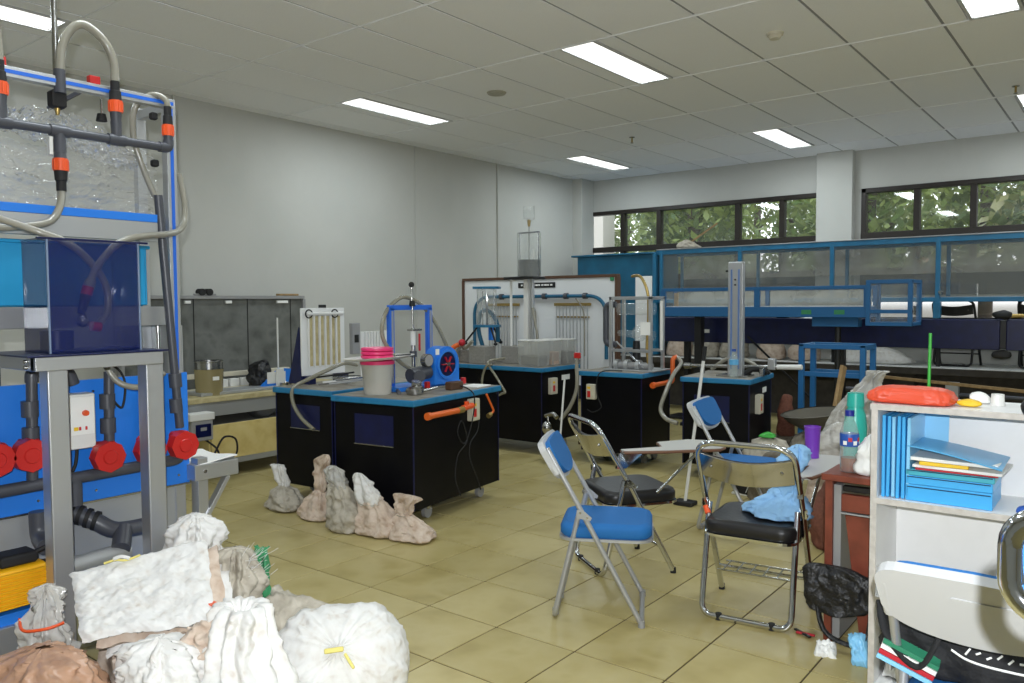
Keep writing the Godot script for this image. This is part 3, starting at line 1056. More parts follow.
	bx(X0 + 0.0885, X0 + 0.0895, 0.898, 0.912, -1.436, -1.428)
	obj("red_mark", "red", cb)
	tube(curve([Vector3(X0 + 0.05, 0.82, -1.41), Vector3(X0 + 0.055, 0.76, -1.40), Vector3(X0 + 0.06, 0.7, -1.37), Vector3(X0 + 0.03, 0.6, -1.36)], 5), 0.007, 8)
	obj("power_cable", "rubber", cb)
	tube(curve([Vector3(xl, 1.0, -1.55), Vector3(xl, 0.97, -1.585), Vector3(xl, 1.06, -1.60), Vector3(xl, 1.12, -1.58), Vector3(xl, 1.16, -1.53)], 5), 0.005, 8)
	obj("cable_loop", "rubber")
	# suction fittings below the panel
	tube(curve([Vector3(X0 + 0.03, 0.56, -1.40), Vector3(X0 + 0.08, 0.52, -1.46), Vector3(X0 + 0.11, 0.475, -1.53), Vector3(X0 + 0.12, 0.47, -1.68)], 4), 0.034, 14)
	obj("suction_pipe", "pvc")
	tube([Vector3(X0 + 0.12, 0.475, -1.55), Vector3(X0 + 0.2, 0.42, -1.50)], 0.036, 14)
	obj("suction_tee", "pvc")
	for k in 4:
		cyl(Vector3(X0 + 0.02 + k * 0.018, 0.565 - k * 0.013, -1.39 - k * 0.022), Vector3(X0 + 0.03 + k * 0.018, 0.56 - k * 0.013, -1.402 - k * 0.022), 0.04, 0.04, 14)
		obj("suction_ring", "rubber")
	tube([Vector3(X0 + 0.2, 0.40, -1.30), Vector3(X0 + 0.17, 0.40, -1.54)], 0.035, 14)
	obj("pump_inlet", "alu_plate")
	tube(fillet([Vector3(X0 + 0.05, 0.60, -1.26), Vector3(X0 + 0.05, 0.50, -1.26), Vector3(X0 + 0.14, 0.48, -1.25)], 0.05), 0.033, 14)
	obj("pump_outlet", "pvc")
	# base frame
	bx(X0 - 0.3, X0 + 0.24, 0.225, 0.30, -1.86, -0.5, 0.004)
	obj("base_plate", "panel_blue")
	bx(X0 + 0.22, X0 + 0.26, 0.13, 0.26, -1.3, -0.5, 0.003)
	obj("base_rail", "aluminium")
	for z in [-1.84, -0.6]:
		bx(X0 - 0.28, X0 - 0.22, 0.0, 0.225, z - 0.03, z + 0.03, 0.003)
		obj("foot", "aluminium")
		bx(X0 + 0.16, X0 + 0.22, 0.0, 0.225, z - 0.03, z + 0.03, 0.003)
		obj("foot", "aluminium")
	# end bracket holding the small side table
	bx(X0 + 0.0, X0 + 0.06, 0.0, 0.70, -1.97, -1.92, 0.003)
	obj("bracket_post", "aluminium")
	bx(X0 - 0.25, X0 + 0.07, 0.60, 0.672, -2.12, -1.90, 0.003)
	obj("bracket_table", "aluminium")
	bar(Vector3(X0 + 0.05, 0.42, -1.95), Vector3(X0 + 0.05, 0.60, -2.07), 0.04, 0.02, 0.002)
	obj("bracket_brace", "aluminium")
	cyl(Vector3(X0 + 0.06, 0.64, -1.95), Vector3(X0 + 0.072, 0.64, -1.95), 0.009, 0.009, 8)
	obj("bolt", "steel")
	# yellow pump motor with cooling ribs
	wthing("pump_motor", "bright yellow ribbed electric motor on the rig's base", "motor", Vector3(-3.2, 0.30, -1.12))
	box(Vector3(-3.18, 0.39, -1.08), Vector3(0.17, 0.15, 0.27), 0.02)
	obj("motor_body", "yellow_motor")
	for k in 9:
		bx(-3.098, -3.086, 0.325 + k * 0.0145, 0.332 + k * 0.0145, -1.21, -0.95, 0.002)
		obj("cooling_rib", "yellow_motor")
	box(Vector3(-3.16, 0.485, -1.12), Vector3(0.1, 0.045, 0.13), 0.012)
	obj("terminal_box", "rubber")
	tube(curve([Vector3(-3.15, 0.49, -1.18), Vector3(-3.14, 0.52, -1.24), Vector3(-3.2, 0.58, -1.25)], 5), 0.009, 8)
	obj("motor_cable", "rubber")
	cyl(Vector3(-3.18, 0.39, -1.215), Vector3(-3.18, 0.39, -1.26), 0.06, 0.055, 20)
	obj("end_cap", "rubber")
	# papers on the small side table
	var sh := func(u, v): return Vector3(-3.60 + u * 0.30, 0.682 + 0.008 * sin(u * 5.0 + v * 3.0), -1.93 - v * 0.19)
	surf(10, 8, sh, 0.006, Vector3.UP)
	single("paper_stack", "paper", "loose white papers on the rig's small side table", "papers")
	# translucent wrapping over the rig's upper bay
	wthing("plastic_wrap", "crumpled clear plastic sheeting over the rig's upper bay", "sheeting", Vector3(-3.50, 1.776, -1.4))
	var fnz := FastNoiseLite.new()
	fnz.seed = 5
	fnz.frequency = 5.0
	fnz.fractal_octaves = 3
	var f1 := func(u, v):
		var p := Vector3(-3.44, 1.775 + v * (0.34 - 0.08 * u + 0.05 * sin(u * 9.0)), -0.75 - u * 1.08)
		p.x += 0.06 * fnz.get_noise_2d(u * 0.8, v * 0.5) + 0.05 * absf(fnz.get_noise_2d(u * 1.6 + v, v * 0.9 + 3.0)) - 0.02 * v + 0.03 * sqrt(absf(fnz.get_noise_2d(u * 3.5 - v, v * 1.2 + 9.0)))
		return p
	surf(150, 56, f1, 0.0, Vector3.RIGHT)
	obj("front_sheet", "film")
	var f2 := func(u, v):
		var p := Vector3(-3.40 - v * 0.22, 2.10 + 0.09 * sin(u * PI) * (1.0 - v) + 0.03 * fnz.get_noise_2d(u * 3.0, v * 2.0), -1.15 - u * 0.62 + 0.02 * fnz.get_noise_2d(v * 4.0, u))
		p.y -= 0.10 * u * u
		return p
	surf(80, 30, f2, 0.0, Vector3.UP)
	obj("top_sheet", "film")
	wthing("storage_bin", "light blue plastic bin on the rig behind the dark tank", "bin", Vector3(-3.52, 1.384, -1.4))
	bx(-3.66, -3.43, 1.386, 1.40, -1.765, -1.0, 0.01)
	obj("bottom", "bin_blue")
	bx(-3.44, -3.425, 1.39, 1.64, -1.77, -1.0, 0.005)
	obj("front_side", "bin_blue")
	bx(-3.66, -3.645, 1.39, 1.64, -1.77, -1.0, 0.005)
	obj("rear_side", "bin_blue")
	bx(-3.66, -3.43, 1.39, 1.64, -1.78, -1.765, 0.005)
	obj("end_side", "bin_blue")
	bx(-3.67, -3.415, 1.635, 1.65, -1.79, -0.99, 0.004)
	obj("rim", "bin_blue")
	# ---- aluminium stand with the dark blue tank
	wthing("tank_stand", "heavy square-legged aluminium stand under the dark blue tank", "stand", Vector3(-3.05, 0, -1.36))
	for q in [[-2.955, -1.19], [-2.955, -1.535]]:
		bx(q[0] - 0.035, q[0] + 0.035, 0.0, 1.17, q[1] - 0.035, q[1] + 0.035, 0.006)
		obj("leg", "aluminium")
	for z in [-1.135, -1.55]:
		bx(-3.28, -2.92, 1.168, 1.216, z - 0.02, z + 0.02, 0.003)
		obj("top_frame_rail", "aluminium")
	for x in [-2.93, -3.265]:
		bx(x - 0.02, x + 0.02, 1.168, 1.216, -1.565, -1.115, 0.003)
		obj("top_frame_rail", "aluminium")
	for y in [1.18, 1.20]:
		cyl(Vector3(-2.98, y, -1.115), Vector3(-2.98, y, -1.105), 0.007, 0.007, 8)
		obj("bolt", "steel")
	bx(-3.32, -2.905, 1.216, 1.222, -1.585, -1.09, 0.002)
	obj("top_plate", "navy")
	wthing("acrylic_tank", "dark blue see-through tank on the aluminium stand", "tank", Vector3(-3.08, 1.222, -1.35))
	for s in [[-2.985, -2.98, -1.515, -1.19, "front_pane"], [-3.19, -3.185, -1.515, -1.19, "rear_pane"], [-3.19, -2.98, -1.195, -1.19, "side_pane"], [-3.19, -2.98, -1.515, -1.51, "side_pane"]]:
		bx(s[0], s[1], 1.223, 1.626, s[2], s[3])
		obj(s[4], "acrylic_blue")
	for q in [[-2.981, -1.192], [-2.981, -1.513]]:
		bx(q[0] - 0.003, q[0] + 0.003, 1.223, 1.626, q[1] - 0.003, q[1] + 0.003)
		obj("edge_strip", "acrylic_edge")
	for z in [-1.19, -1.515]:
		bx(-3.19, -2.98, 1.622, 1.629, z - 0.004, z + 0.004)
		obj("top_edge", "acrylic_blue")
	bx(-2.99, -2.975, 1.622, 1.629, -1.55, -1.16, 0.001)
	obj("top_edge", "navy")
	bx(-3.185, -2.985, 1.224, 1.23, -1.51, -1.195)
	obj("tank_floor", "navy")
	# hoses and valve inside the tank
	wthing("tank_hose", "grey hoses with red union nuts and a lever valve inside the tank", "hose", Vector3(-3.06, 1.3, -1.36))
	tube(curve([Vector3(-3.12, 1.70, -1.08), Vector3(-3.10, 1.66, -1.2), Vector3(-3.06, 1.62, -1.29), Vector3(-3.05, 1.56, -1.36), Vector3(-3.05, 1.47, -1.42), Vector3(-3.05, 1.37, -1.425), Vector3(-3.05, 1.315, -1.385)], 6), 0.0135, 12)
	obj("return_hose", "hose")
	tube(curve([Vector3(-3.04, 1.475, -1.36), Vector3(-3.04, 1.53, -1.385), Vector3(-3.04, 1.60, -1.44), Vector3(-3.05, 1.64, -1.50), Vector3(-3.10, 1.665, -1.60), Vector3(-3.20, 1.685, -1.74), Vector3(-3.30, 1.71, -1.85), Vector3(-3.36, 1.745, -1.915), Vector3(-3.39, 1.79, -1.94), Vector3(-3.40, 1.86, -1.945), Vector3(-3.41, 1.98, -1.93)], 6), 0.0135, 12)
	obj("supply_hose", "hose")
	cyl(Vector3(-3.04, 1.43, -1.345), Vector3(-3.04, 1.46, -1.354), 0.02, 0.02, 12)
	obj("union_nut", "red")
	cyl(Vector3(-3.04, 1.46, -1.354), Vector3(-3.04, 1.485, -1.364), 0.021, 0.018, 12)
	obj("union_sleeve", "hose")
	cyl(Vector3(-3.04, 1.36, -1.325), Vector3(-3.04, 1.43, -1.345), 0.013, 0.018, 12)
	obj("valve_neck", "rubber")
	ball(Vector3(-3.04, 1.335, -1.33), 0.024)
	obj("valve_body", "steel")
	tube([Vector3(-3.02, 1.345, -1.335), Vector3(-3.0, 1.38, -1.312)], 0.004, 8)
	obj("valve_lever", "steel")
	cyl(Vector3(-3.04, 1.315, -1.36), Vector3(-3.04, 1.31, -1.392), 0.018, 0.018, 12)
	obj("union_nut", "red")
	cyl(Vector3(-3.09, 1.232, -1.26), Vector3(-3.09, 1.30, -1.26), 0.055, 0.055, 20)
	obj("float_body", "navy")
	tube(curve([Vector3(-3.24, 1.15, -1.50), Vector3(-3.22, 1.09, -1.53), Vector3(-3.2, 1.06, -1.58), Vector3(-3.22, 1.06, -1.66), Vector3(-3.26, 1.10, -1.75)], 6), 0.012, 10)
	single("drain_hose", "hose", "short grey drain hose looping under the tank stand", "hose")

# ---------------------------------------------------------------- table along the left wall
func build_left_table() -> void:
	wthing("wall_bench", "low steel bench with a pale wooden top along the left wall", "bench", Vector3(-6.1, 0, -3.9))
	bx(-6.45, -5.75, 0.615, 0.655, -5.0, -3.0, 0.003)
	obj("bench_top", "shelf_board")
	bx(-5.80, -5.775, 0.50, 0.612, -5.0, -3.0, 0.002)
	obj("apron", "alu_plate")
	bx(-6.45, -5.78, 0.40, 0.42, -5.0, -3.0, 0.002)
	obj("lower_shelf", "desk_grey")
	bx(-5.775, -5.75, 0.145, 0.43, -5.0, -3.47, 0.003)
	obj("front_board", "yellow_board")
	bx(-6.4, -5.775, 0.145, 0.40, -3.475, -3.46, 0.003)
	obj("side_board", "yellow_board")
	bx(-5.79, -5.75, 0.10, 0.145, -5.0, -3.0, 0.002)
	obj("bottom_rail", "alu_plate")
	for z in [-3.05, -4.95]:
		for x in [-5.79, -6.4]:
			bx(x - 0.025, x + 0.025, 0, 0.615, z - 0.025, z + 0.025, 0.002)
			obj("leg", "alu_plate")
	wthing("slate_board", "large grey-black framed panel standing on the bench against the wall", "board", Vector3(-6.4, 0.655, -4.2))
	bx(-6.42, -6.40, 0.66, 1.45, -4.85, -3.1, 0.002)
	obj("panel", "slate")
	bx(-6.43, -6.37, 1.44, 1.47, -4.87, -3.08, 0.003)
	obj("top_frame", "desk_grey")
	for z in [-4.865, -3.085]:
		bx(-6.43, -6.37, 0.656, 1.44, z - 0.015, z + 0.015, 0.003)
		obj("side_frame", "desk_grey")
	for z in [-3.72, -4.25, -4.72]:
		bx(-6.40, -6.397, 0.66, 1.44, z - 0.004, z + 0.004)
		obj("joint_strip", "rubber")
	for q in [[-3.66, 0.025], [-4.05, 0.03], [-4.62, 0.06]]:
		bx(-6.40, -6.375, 1.40, 1.425, q[0] - q[1], q[0] + q[1], 0.002)
		obj("bracket", "paper")
	wthing("lens_pair", "small dark twin-barrel fitting on top of the grey-black panel", "fitting", Vector3(-6.4, 1.47, -3.82))
	for z in [-3.79, -3.86]:
		cyl(Vector3(-6.43, 1.50, z), Vector3(-6.36, 1.50, z), 0.03, 0.03, 14)
		obj("barrel", "rubber")
	bx(-6.42, -6.38, 1.471, 1.487, -3.93, -3.73, 0.003)
	obj("base", "desk_grey")
	bx(-6.43, -6.37, 1.471, 1.49, -4.8, -4.58, 0.003)
	single("wood_offcut", "wood", "thin pale offcut lying on top of the grey-black panel", "offcut")
	wthing("plastic_rack", "pale plastic rail with square cups in front of the panel", "rack", Vector3(-6.25, 0.655, -4.1))
	bx(-6.32, -6.26, 0.76, 0.80, -4.6, -3.1, 0.006)
	obj("upper_rail", "cream_plastic")
	for k in 7:
		bx(-6.31, -6.24, 0.67, 0.74, -3.85 - k * 0.11, -3.94 - k * 0.11, 0.006)
		obj("cup", "white_plastic")
	bx(-6.32, -6.2, 0.656, 0.672, -4.6, -3.1, 0.004)
	obj("base_rail", "cream_plastic")
	bx(-6.1, -5.85, 0.656, 0.68, -4.3, -3.45, 0.004)
	single("grey_plate", "alu_plate", "flat grey metal plate lying on the wall bench", "plate")
	wthing("yellow_tub", "cloudy yellowish plastic tub with a sieve on top", "tub", Vector3(-5.95, 0.656, -3.58))
	var o := Vector3(-5.95, 0.656, -3.58)
	shell(o, o + Vector3(0, 0.21, 0), 0.105, 0.115, 0.006, 28)
	obj("wall", "yellow_tub")
	cyl(o + Vector3(0, 0.008, 0), o + Vector3(0, 0.2, 0), 0.097, 0.106, 24)
	obj("contents", "murk")
	bx(o.x + 0.112, o.x + 0.117, 0.78, 0.81, o.z - 0.02, o.z + 0.035)
	obj("sticker", "paper")
	wthing("steel_sieve", "round polished steel sieve sitting on the yellowish tub", "sieve", o + Vector3(0, 0.212, 0))
	shell(o + Vector3(0, 0.212, 0), o + Vector3(0, 0.275, 0), 0.108, 0.108, 0.004, 28)
	obj("ring", "steel")
	lathe([Vector2(0.108, 0), Vector2(0.114, 0.004), Vector2(0.114, 0.012), Vector2(0.108, 0.014)], 28, Transform3D(Basis(), o + Vector3(0, 0.266, 0)))
	obj("rim", "steel")
	var s2 := Vector3(-5.97, 0.656, -3.30)
	shell(s2, s2 + Vector3(0, 0.06, 0), 0.07, 0.075, 0.004, 22)
	single("metal_pan", "steel", "small dull metal pan beside the yellowish tub", "pan")
	sack([[Vector3(-6.1, 0.657, -4.160), 0.02, 0.02, 0.0], [Vector3(-6.1, 0.665, -4.160), 0.10, 0.09, 0.0], [Vector3(-6.1, 0.76, -4.160), 0.11, 0.10, 0.01], [Vector3(-6.1, 0.86, -4.170), 0.09, 0.07, 0.012], [Vector3(-6.08, 0.90, -4.190), 0.01, 0.01, 0.0]], 30, 18, 0.04, 9.0, 21)
	single("black_bundle", "bag_nylon", "crumpled black plastic bundle on the wall bench", "bag")
	wthing("blue_bracket", "small blue and white wedge-shaped fitting on the wall bench", "fitting", Vector3(-5.95, 0.656, -4.260))
	prism([Vector2(0, 0), Vector2(0.32, 0), Vector2(0.32, 0.16), Vector2(0.22, 0.17)], 0.05, Transform3D(Basis(Vector3(0, 0, -1), Vector3(0, 1, 0), Vector3(1, 0, 0)), Vector3(-5.97, 0.657, -4.040)))
	obj("wedge", "panel_blue")
	bx(-5.91, -5.88, 0.67, 0.83, -4.260, -4.190, 0.004)
	obj("white_block", "white_plastic")
	bx(-5.92, -5.915, 0.70, 0.80, -4.300, -4.110, 0.002)
	obj("white_face", "white_plastic")
	var s3 := Vector3(-5.86, 0.656, -4.260)
	shell(s3, s3 + Vector3(0, 0.05, 0), 0.05, 0.055, 0.003, 20)
	single("small_tin", "steel", "small shiny tin by the blue wedge fitting", "tin")
	cyl(Vector3(-6.05, 0.657, -4.320), Vector3(-6.05, 1.27, -4.320), 0.008, 0.008, 10)
	single("white_rod", "white_plastic", "thin white rod standing upright on the wall bench", "rod")
	wthing("meter_box", "small grey and white meter hung under the wall bench", "meter", Vector3(-5.74, 0.36, -3.33))
	bx(-5.748, -5.64, 0.34, 0.50, -3.42, -3.24, 0.006)
	obj("housing", "desk_grey")
	bx(-5.748, -5.63, 0.50, 0.555, -3.43, -3.22, 0.004)
	obj("white_cover", "white_plastic")
	bx(-5.641, -5.634, 0.37, 0.47, -3.40, -3.27, 0.003)
	obj("window", "navy")
	bx(-5.635, -5.632, 0.42, 0.445, -3.36, -3.31)
	obj("display", "desk_grey")
	tube(curve([Vector3(-5.70, 0.34, -3.38), Vector3(-5.64, 0.27, -3.44), Vector3(-5.62, 0.18, -3.48), Vector3(-5.62, 0.20, -3.60), Vector3(-5.62, 0.32, -3.60), Vector3(-5.62, 0.35, -3.50), Vector3(-5.62, 0.26, -3.43), Vector3(-5.64, 0.17, -3.40), Vector3(-5.64, 0.02, -3.35)], 6), 0.008, 8)
	obj("cord", "rubber")
	wthing("enamel_bowl", "metal bowl with yellow and green things on the bench's lower shelf", "bowl", Vector3(-5.93, 0.42, -4.05))
	var bo := Vector3(-5.93, 0.421, -4.05)
	lathe([Vector2(0, 0), Vector2(0.07, 0), Vector2(0.13, 0.05), Vector2(0.155, 0.075), Vector2(0.15, 0.078), Vector2(0.12, 0.05), Vector2(0.065, 0.008), Vector2(0, 0.008)], 26, Transform3D(Basis(), bo))
	obj("bowl", "steel")
	ball(bo + Vector3(0, 0.06, -0.03), 0.06, 0.6)
	obj("yellow_sponge", "yellow")
	ball(bo + Vector3(0.02, 0.08, 0.08), 0.05, 0.6)
	obj("green_sponge", "green_cloth")

# ---------------------------------------------------------------- sacks
func K(x: float, y: float, z: float, rx: float, rz: float, pl := 0.0) -> Array:
	return [Vector3(x, y, z), rx, rz, pl]

func tied(label: String, body: String, top: String, keys: Array, neck: Array, sd: int, group := "") -> void:
	var k0: Vector3 = keys[0][0]
	wthing("tied_sack", label, "sack", k0, group)
	sack(keys, 60, 40, 0.03, 8.0, sd, 9, 2.8)
	obj("sack_body", body)
	sack(neck, 48, 26, 0.024, 13.0, sd + 5, 7, 2.0)
	obj("gathered_neck", top)
	var n: Array = neck[0]
	var ring := []
	for k in 12:
		ring.append(n[0] + Vector3(cos(TAU * k / 12.0) * (n[1] + 0.004), 0.01, sin(TAU * k / 12.0) * (n[2] + 0.004)))
	tube(ring, 0.0025, 6, false, true)
	obj("tie", "sack_grey")

func bilinear(c: Array, u: float, v: float) -> Vector3:
	return c[0].lerp(c[1], u).lerp(c[3].lerp(c[2], u), v)

func slab(c: Array, th: float, lump: float, sd: int, nu := 26, nv := 20, edge := 0.02) -> void:
	# a folded sack: a soft sheet between four corners (tl, tr, br, bl)
	var fn := FastNoiseLite.new()
	fn.seed = sd
	fn.frequency = 1.0
	fn.fractal_octaves = 3
	var nrm: Vector3 = (c[1] - c[0]).cross(c[3] - c[0]).normalized()
	if nrm.z < 0.0:
		nrm = -nrm
	var f := func(u, v):
		var p: Vector3 = bilinear(c, u, v)
		var e := minf(minf(u, 1.0 - u), minf(v, 1.0 - v))
		p += nrm * (fn.get_noise_2d(u * 3.0, v * 3.0) * lump + absf(fn.get_noise_2d(u * 9.0 + 5.0, v * 9.0)) * lump * 0.5 - edge * pow(maxf(0.0, 1.0 - e * 12.0), 2.0))
		p += (c[1] - c[0]).normalized() * fn.get_noise_2d(v * 4.0, sd) * 0.012 + (c[3] - c[0]).normalized() * fn.get_noise_2d(u * 4.0, sd + 9.0) * 0.012
		return p
	surf(nu, nv, f, th, nrm)

func build_sacks() -> void:
	# five small tied sacks in front of the benches
	tied("small tied sack with a frayed white top, farthest left by the bench", "sack_grey", "sack_white",
		[K(-4.53, 0.0, -3.28, 0.06, 0.05), K(-4.53, 0.01, -3.28, 0.15, 0.12), K(-4.52, 0.05, -3.28, 0.145, 0.115, 0.004), K(-4.54, 0.11, -3.28, 0.10, 0.085, 0.008), K(-4.56, 0.15, -3.28, 0.04, 0.035, 0.004), K(-4.56, 0.155, -3.28, 0.005, 0.005)],
		[K(-4.56, 0.135, -3.28, 0.035, 0.03), K(-4.565, 0.17, -3.28, 0.055, 0.035, 0.006), K(-4.60, 0.24, -3.28, 0.06, 0.03, 0.01), K(-4.63, 0.285, -3.28, 0.055, 0.02, 0.014), K(-4.63, 0.29, -3.28, 0.004, 0.004)], 301, "small tied sacks by the benches")
	tied("small tied sack with an upright reddish neck, second from left", "sack_tan", "sack_tan",
		[K(-4.17, 0.0, -3.27, 0.06, 0.05), K(-4.17, 0.01, -3.27, 0.145, 0.12), K(-4.17, 0.05, -3.27, 0.14, 0.11, 0.004), K(-4.16, 0.12, -3.27, 0.10, 0.08, 0.01), K(-4.15, 0.18, -3.27, 0.035, 0.035, 0.004), K(-4.15, 0.185, -3.27, 0.005, 0.005)],
		[K(-4.15, 0.165, -3.27, 0.035, 0.03), K(-4.15, 0.22, -3.27, 0.055, 0.03, 0.006), K(-4.15, 0.30, -3.27, 0.045, 0.028, 0.008), K(-4.13, 0.37, -3.27, 0.075, 0.02, 0.014), K(-4.09, 0.415, -3.27, 0.035, 0.01, 0.006), K(-4.08, 0.42, -3.27, 0.004, 0.004)], 302, "small tied sacks by the benches")
	tied("tall slumping brown sack in clear plastic, third from left", "sack_grey", "film_bag",
		[K(-3.80, 0.0, -3.19, 0.05, 0.05), K(-3.80, 0.01, -3.19, 0.12, 0.11), K(-3.805, 0.08, -3.19, 0.125, 0.11, 0.003), K(-3.85, 0.19, -3.2, 0.10, 0.08, 0.008), K(-3.89, 0.27, -3.2, 0.06, 0.05, 0.006), K(-3.89, 0.275, -3.2, 0.005, 0.005)],
		[K(-3.88, 0.24, -3.2, 0.065, 0.05), K(-3.90, 0.29, -3.2, 0.085, 0.05, 0.008), K(-3.92, 0.345, -3.2, 0.075, 0.035, 0.012), K(-3.93, 0.375, -3.2, 0.04, 0.014, 0.008), K(-3.93, 0.38, -3.2, 0.004, 0.004)], 303, "small tied sacks by the benches")
	tied("small sack with a crumpled white plastic top, fourth from left", "sack_tan", "sack_white",
		[K(-3.58, 0.0, -3.26, 0.06, 0.05), K(-3.58, 0.01, -3.26, 0.165, 0.12), K(-3.58, 0.06, -3.26, 0.16, 0.115, 0.004), K(-3.61, 0.14, -3.26, 0.12, 0.085, 0.01), K(-3.65, 0.21, -3.26, 0.06, 0.05, 0.006), K(-3.65, 0.215, -3.26, 0.005, 0.005)],
		[K(-3.64, 0.17, -3.24, 0.08, 0.06), K(-3.67, 0.23, -3.24, 0.105, 0.055, 0.01), K(-3.71, 0.30, -3.24, 0.075, 0.035, 0.012), K(-3.74, 0.345, -3.24, 0.035, 0.015, 0.006), K(-3.74, 0.35, -3.24, 0.004, 0.004)], 304, "small tied sacks by the benches")
	tied("small pinkish sack with a flared neck at the bench corner, rightmost", "sack_tan", "sack_tan",
		[K(-3.37, 0.0, -3.30, 0.07, 0.05), K(-3.37, 0.01, -3.30, 0.18, 0.12), K(-3.37, 0.05, -3.30, 0.17, 0.11, 0.004), K(-3.39, 0.10, -3.30, 0.11, 0.07, 0.01), K(-3.41, 0.14, -3.30, 0.05, 0.04, 0.005), K(-3.41, 0.145, -3.30, 0.005, 0.005)],
		[K(-3.41, 0.12, -3.30, 0.055, 0.035), K(-3.41, 0.16, -3.30, 0.075, 0.03, 0.006), K(-3.40, 0.21, -3.30, 0.09, 0.025, 0.012), K(-3.37, 0.25, -3.30, 0.12, 0.018, 0.014), K(-3.36, 0.256, -3.30, 0.004, 0.004)], 305, "small tied sacks by the benches")
	# the big pile in the foreground
	var bc := Vector3(-2.03, 0.205, -1.67)
	wthing("big_sack", "big full white woven sack with a yellow tie", "sack", Vector3(-2.03, 0, -1.67))
	var ay := Vector3(0.58, 0.60, 0.55).normalized()
	var az := Vector3(0.62, 0, -0.78).cross(ay).normalized()
	T = Transform3D(Basis(ay.cross(az), ay, az), bc - Vector3(-2.03, 0, -1.67))
	sack([K(0, -0.20, 0, 0.02, 0.02), K(0, -0.195, 0, 0.12, 0.12), K(0, -0.10, 0, 0.21, 0.185, 0.001), K(0, 0.03, 0, 0.225, 0.195, 0.002), K(0.0, 0.12, 0, 0.185, 0.16, 0.005), K(0, 0.165, 0, 0.115, 0.10, 0.008), K(0, 0.18, 0, 0.05, 0.045, 0.006), K(0, 0.20, 0, 0.016, 0.016, 0.002), K(0, 0.202, 0, 0.002, 0.002)], 120, 84, 0.016, 6.0, 310, 19, 2.7)
	obj("sack_body", "sack_white")
	box(Vector3(-0.01, 0.20, 0.0), Vector3(0.06, 0.008, 0.016), 0.003, Basis(Vector3(0, 0, 1), 0.1))
	obj("tie_band", "yellow_tie")
	box(Vector3(0.035, 0.19, 0.035), Vector3(0.010, 0.007, 0.055), 0.003, Basis(Vector3(0, 1, 0), 0.5))
	obj("tie_end", "yellow_tie")
	wthing("gathered_sack", "white woven sack with a gathered drooping mouth beside the big sack", "sack", Vector3(-1.96, 0, -1.25))
	sack([K(-1.92, 0.0, -1.28, 0.08, 0.08), K(-1.92, 0.015, -1.28, 0.21, 0.17), K(-1.92, 0.14, -1.27, 0.21, 0.17, 0.006), K(-1.95, 0.28, -1.27, 0.16, 0.135, 0.013), K(-2.0, 0.39, -1.285, 0.105, 0.10, 0.015), K(-2.03, 0.46, -1.30, 0.095, 0.085, 0.014), K(-2.045, 0.505, -1.31, 0.085, 0.07, 0.012), K(-2.045, 0.51, -1.31, 0.045, 0.04, 0.006), K(-2.045, 0.46, -1.31, 0.005, 0.005)], 110, 84, 0.022, 6.0, 311, 11, 2.2)
	obj("sack_body", "sack_white")
	var neck := [Vector3(-2.16, 0.46, -1.20), Vector3(-2.03, 0.50, -1.27), Vector3(-2.02, 0.40, -1.21), Vector3(-2.13, 0.33, -1.14)]
	slab(neck, 0.012, 0.03, 312, 16, 12)
	obj("tan_flap", "sack_tan")
	# folded sacks lying on the heap
	wthing("folded_sack", "flat folded white woven sack lying on top of the pile", "sack", Vector3(-2.46, 0.36, -1.24))
	var q := [Vector3(-2.724, 0.522, -1.12), Vector3(-2.484, 0.60, -1.465), Vector3(-2.215, 0.428, -1.325), Vector3(-2.455, 0.393, -1.035)]
	slab(q, 0.018, 0.013, 320, 70, 50, 0.012)
	obj("top_fold", "sack_white")
	for k in 4:
		var dn := Vector3(-0.006, -0.03, -0.02) * (k + 1)
		var sh := Vector3(0.012 * (k % 2), 0, -0.014 * (k + 1) * 0.6)
		var c := []
		for p in q:
			c.append(p + dn + sh + Vector3(0.012, 0.0, -0.012))
		slab(c, 0.014, 0.016, 321 + k, 20, 14, 0.01)
		obj("under_fold", ["sack_tan", "sack_white", "sack_tan", "sack_grey"][k])
	bx(-2.27, -2.235, 0.452, 0.456, -1.365, -1.34)
	obj("printed_mark", "orange")
	wthing("knotted_string", "short pale green string tied on the folded sack's edge", "string", Vector3(-2.63, 0.55, -1.24))
	tube(curve([Vector3(-2.645, 0.545, -1.20), Vector3(-2.62, 0.555, -1.225), Vector3(-2.60, 0.552, -1.25), Vector3(-2.575, 0.565, -1.285)], 5), 0.004, 7)
	obj("cord", "yellow_tie")
	tube(curve([Vector3(-2.62, 0.56, -1.22), Vector3(-2.60, 0.568, -1.235), Vector3(-2.585, 0.56, -1.255)], 5), 0.006, 7)
	obj("knot", "sack_white")
	sack([K(-2.72, 0.30, -1.56, 0.05, 0.05), K(-2.72, 0.31, -1.56, 0.13, 0.10), K(-2.72, 0.45, -1.56, 0.13, 0.10, 0.006), K(-2.72, 0.56, -1.565, 0.11, 0.08, 0.01), K(-2.72, 0.61, -1.57, 0.06, 0.05, 0.006), K(-2.72, 0.618, -1.57, 0.005, 0.005)], 80, 52, 0.045, 7.0, 330)
	single("white_bundle", "sack_white", "crumpled white sack bundle at the back top of the pile", "sack")
	wthing("frayed_sack", "frayed translucent woven sack on the pile's right edge", "sack", Vector3(-2.42, 0.2, -1.52))
	sack([K(-2.43, 0.20, -1.52, 0.05, 0.05), K(-2.43, 0.21, -1.52, 0.12, 0.11), K(-2.43, 0.36, -1.53, 0.115, 0.10, 0.008), K(-2.42, 0.46, -1.54, 0.095, 0.08, 0.012), K(-2.43, 0.54, -1.545, 0.06, 0.05, 0.012), K(-2.43, 0.555, -1.545, 0.005, 0.005)], 72, 50, 0.04, 8.0, 331)
	obj("sack_body", "sack_grey")
	rng.seed = 5
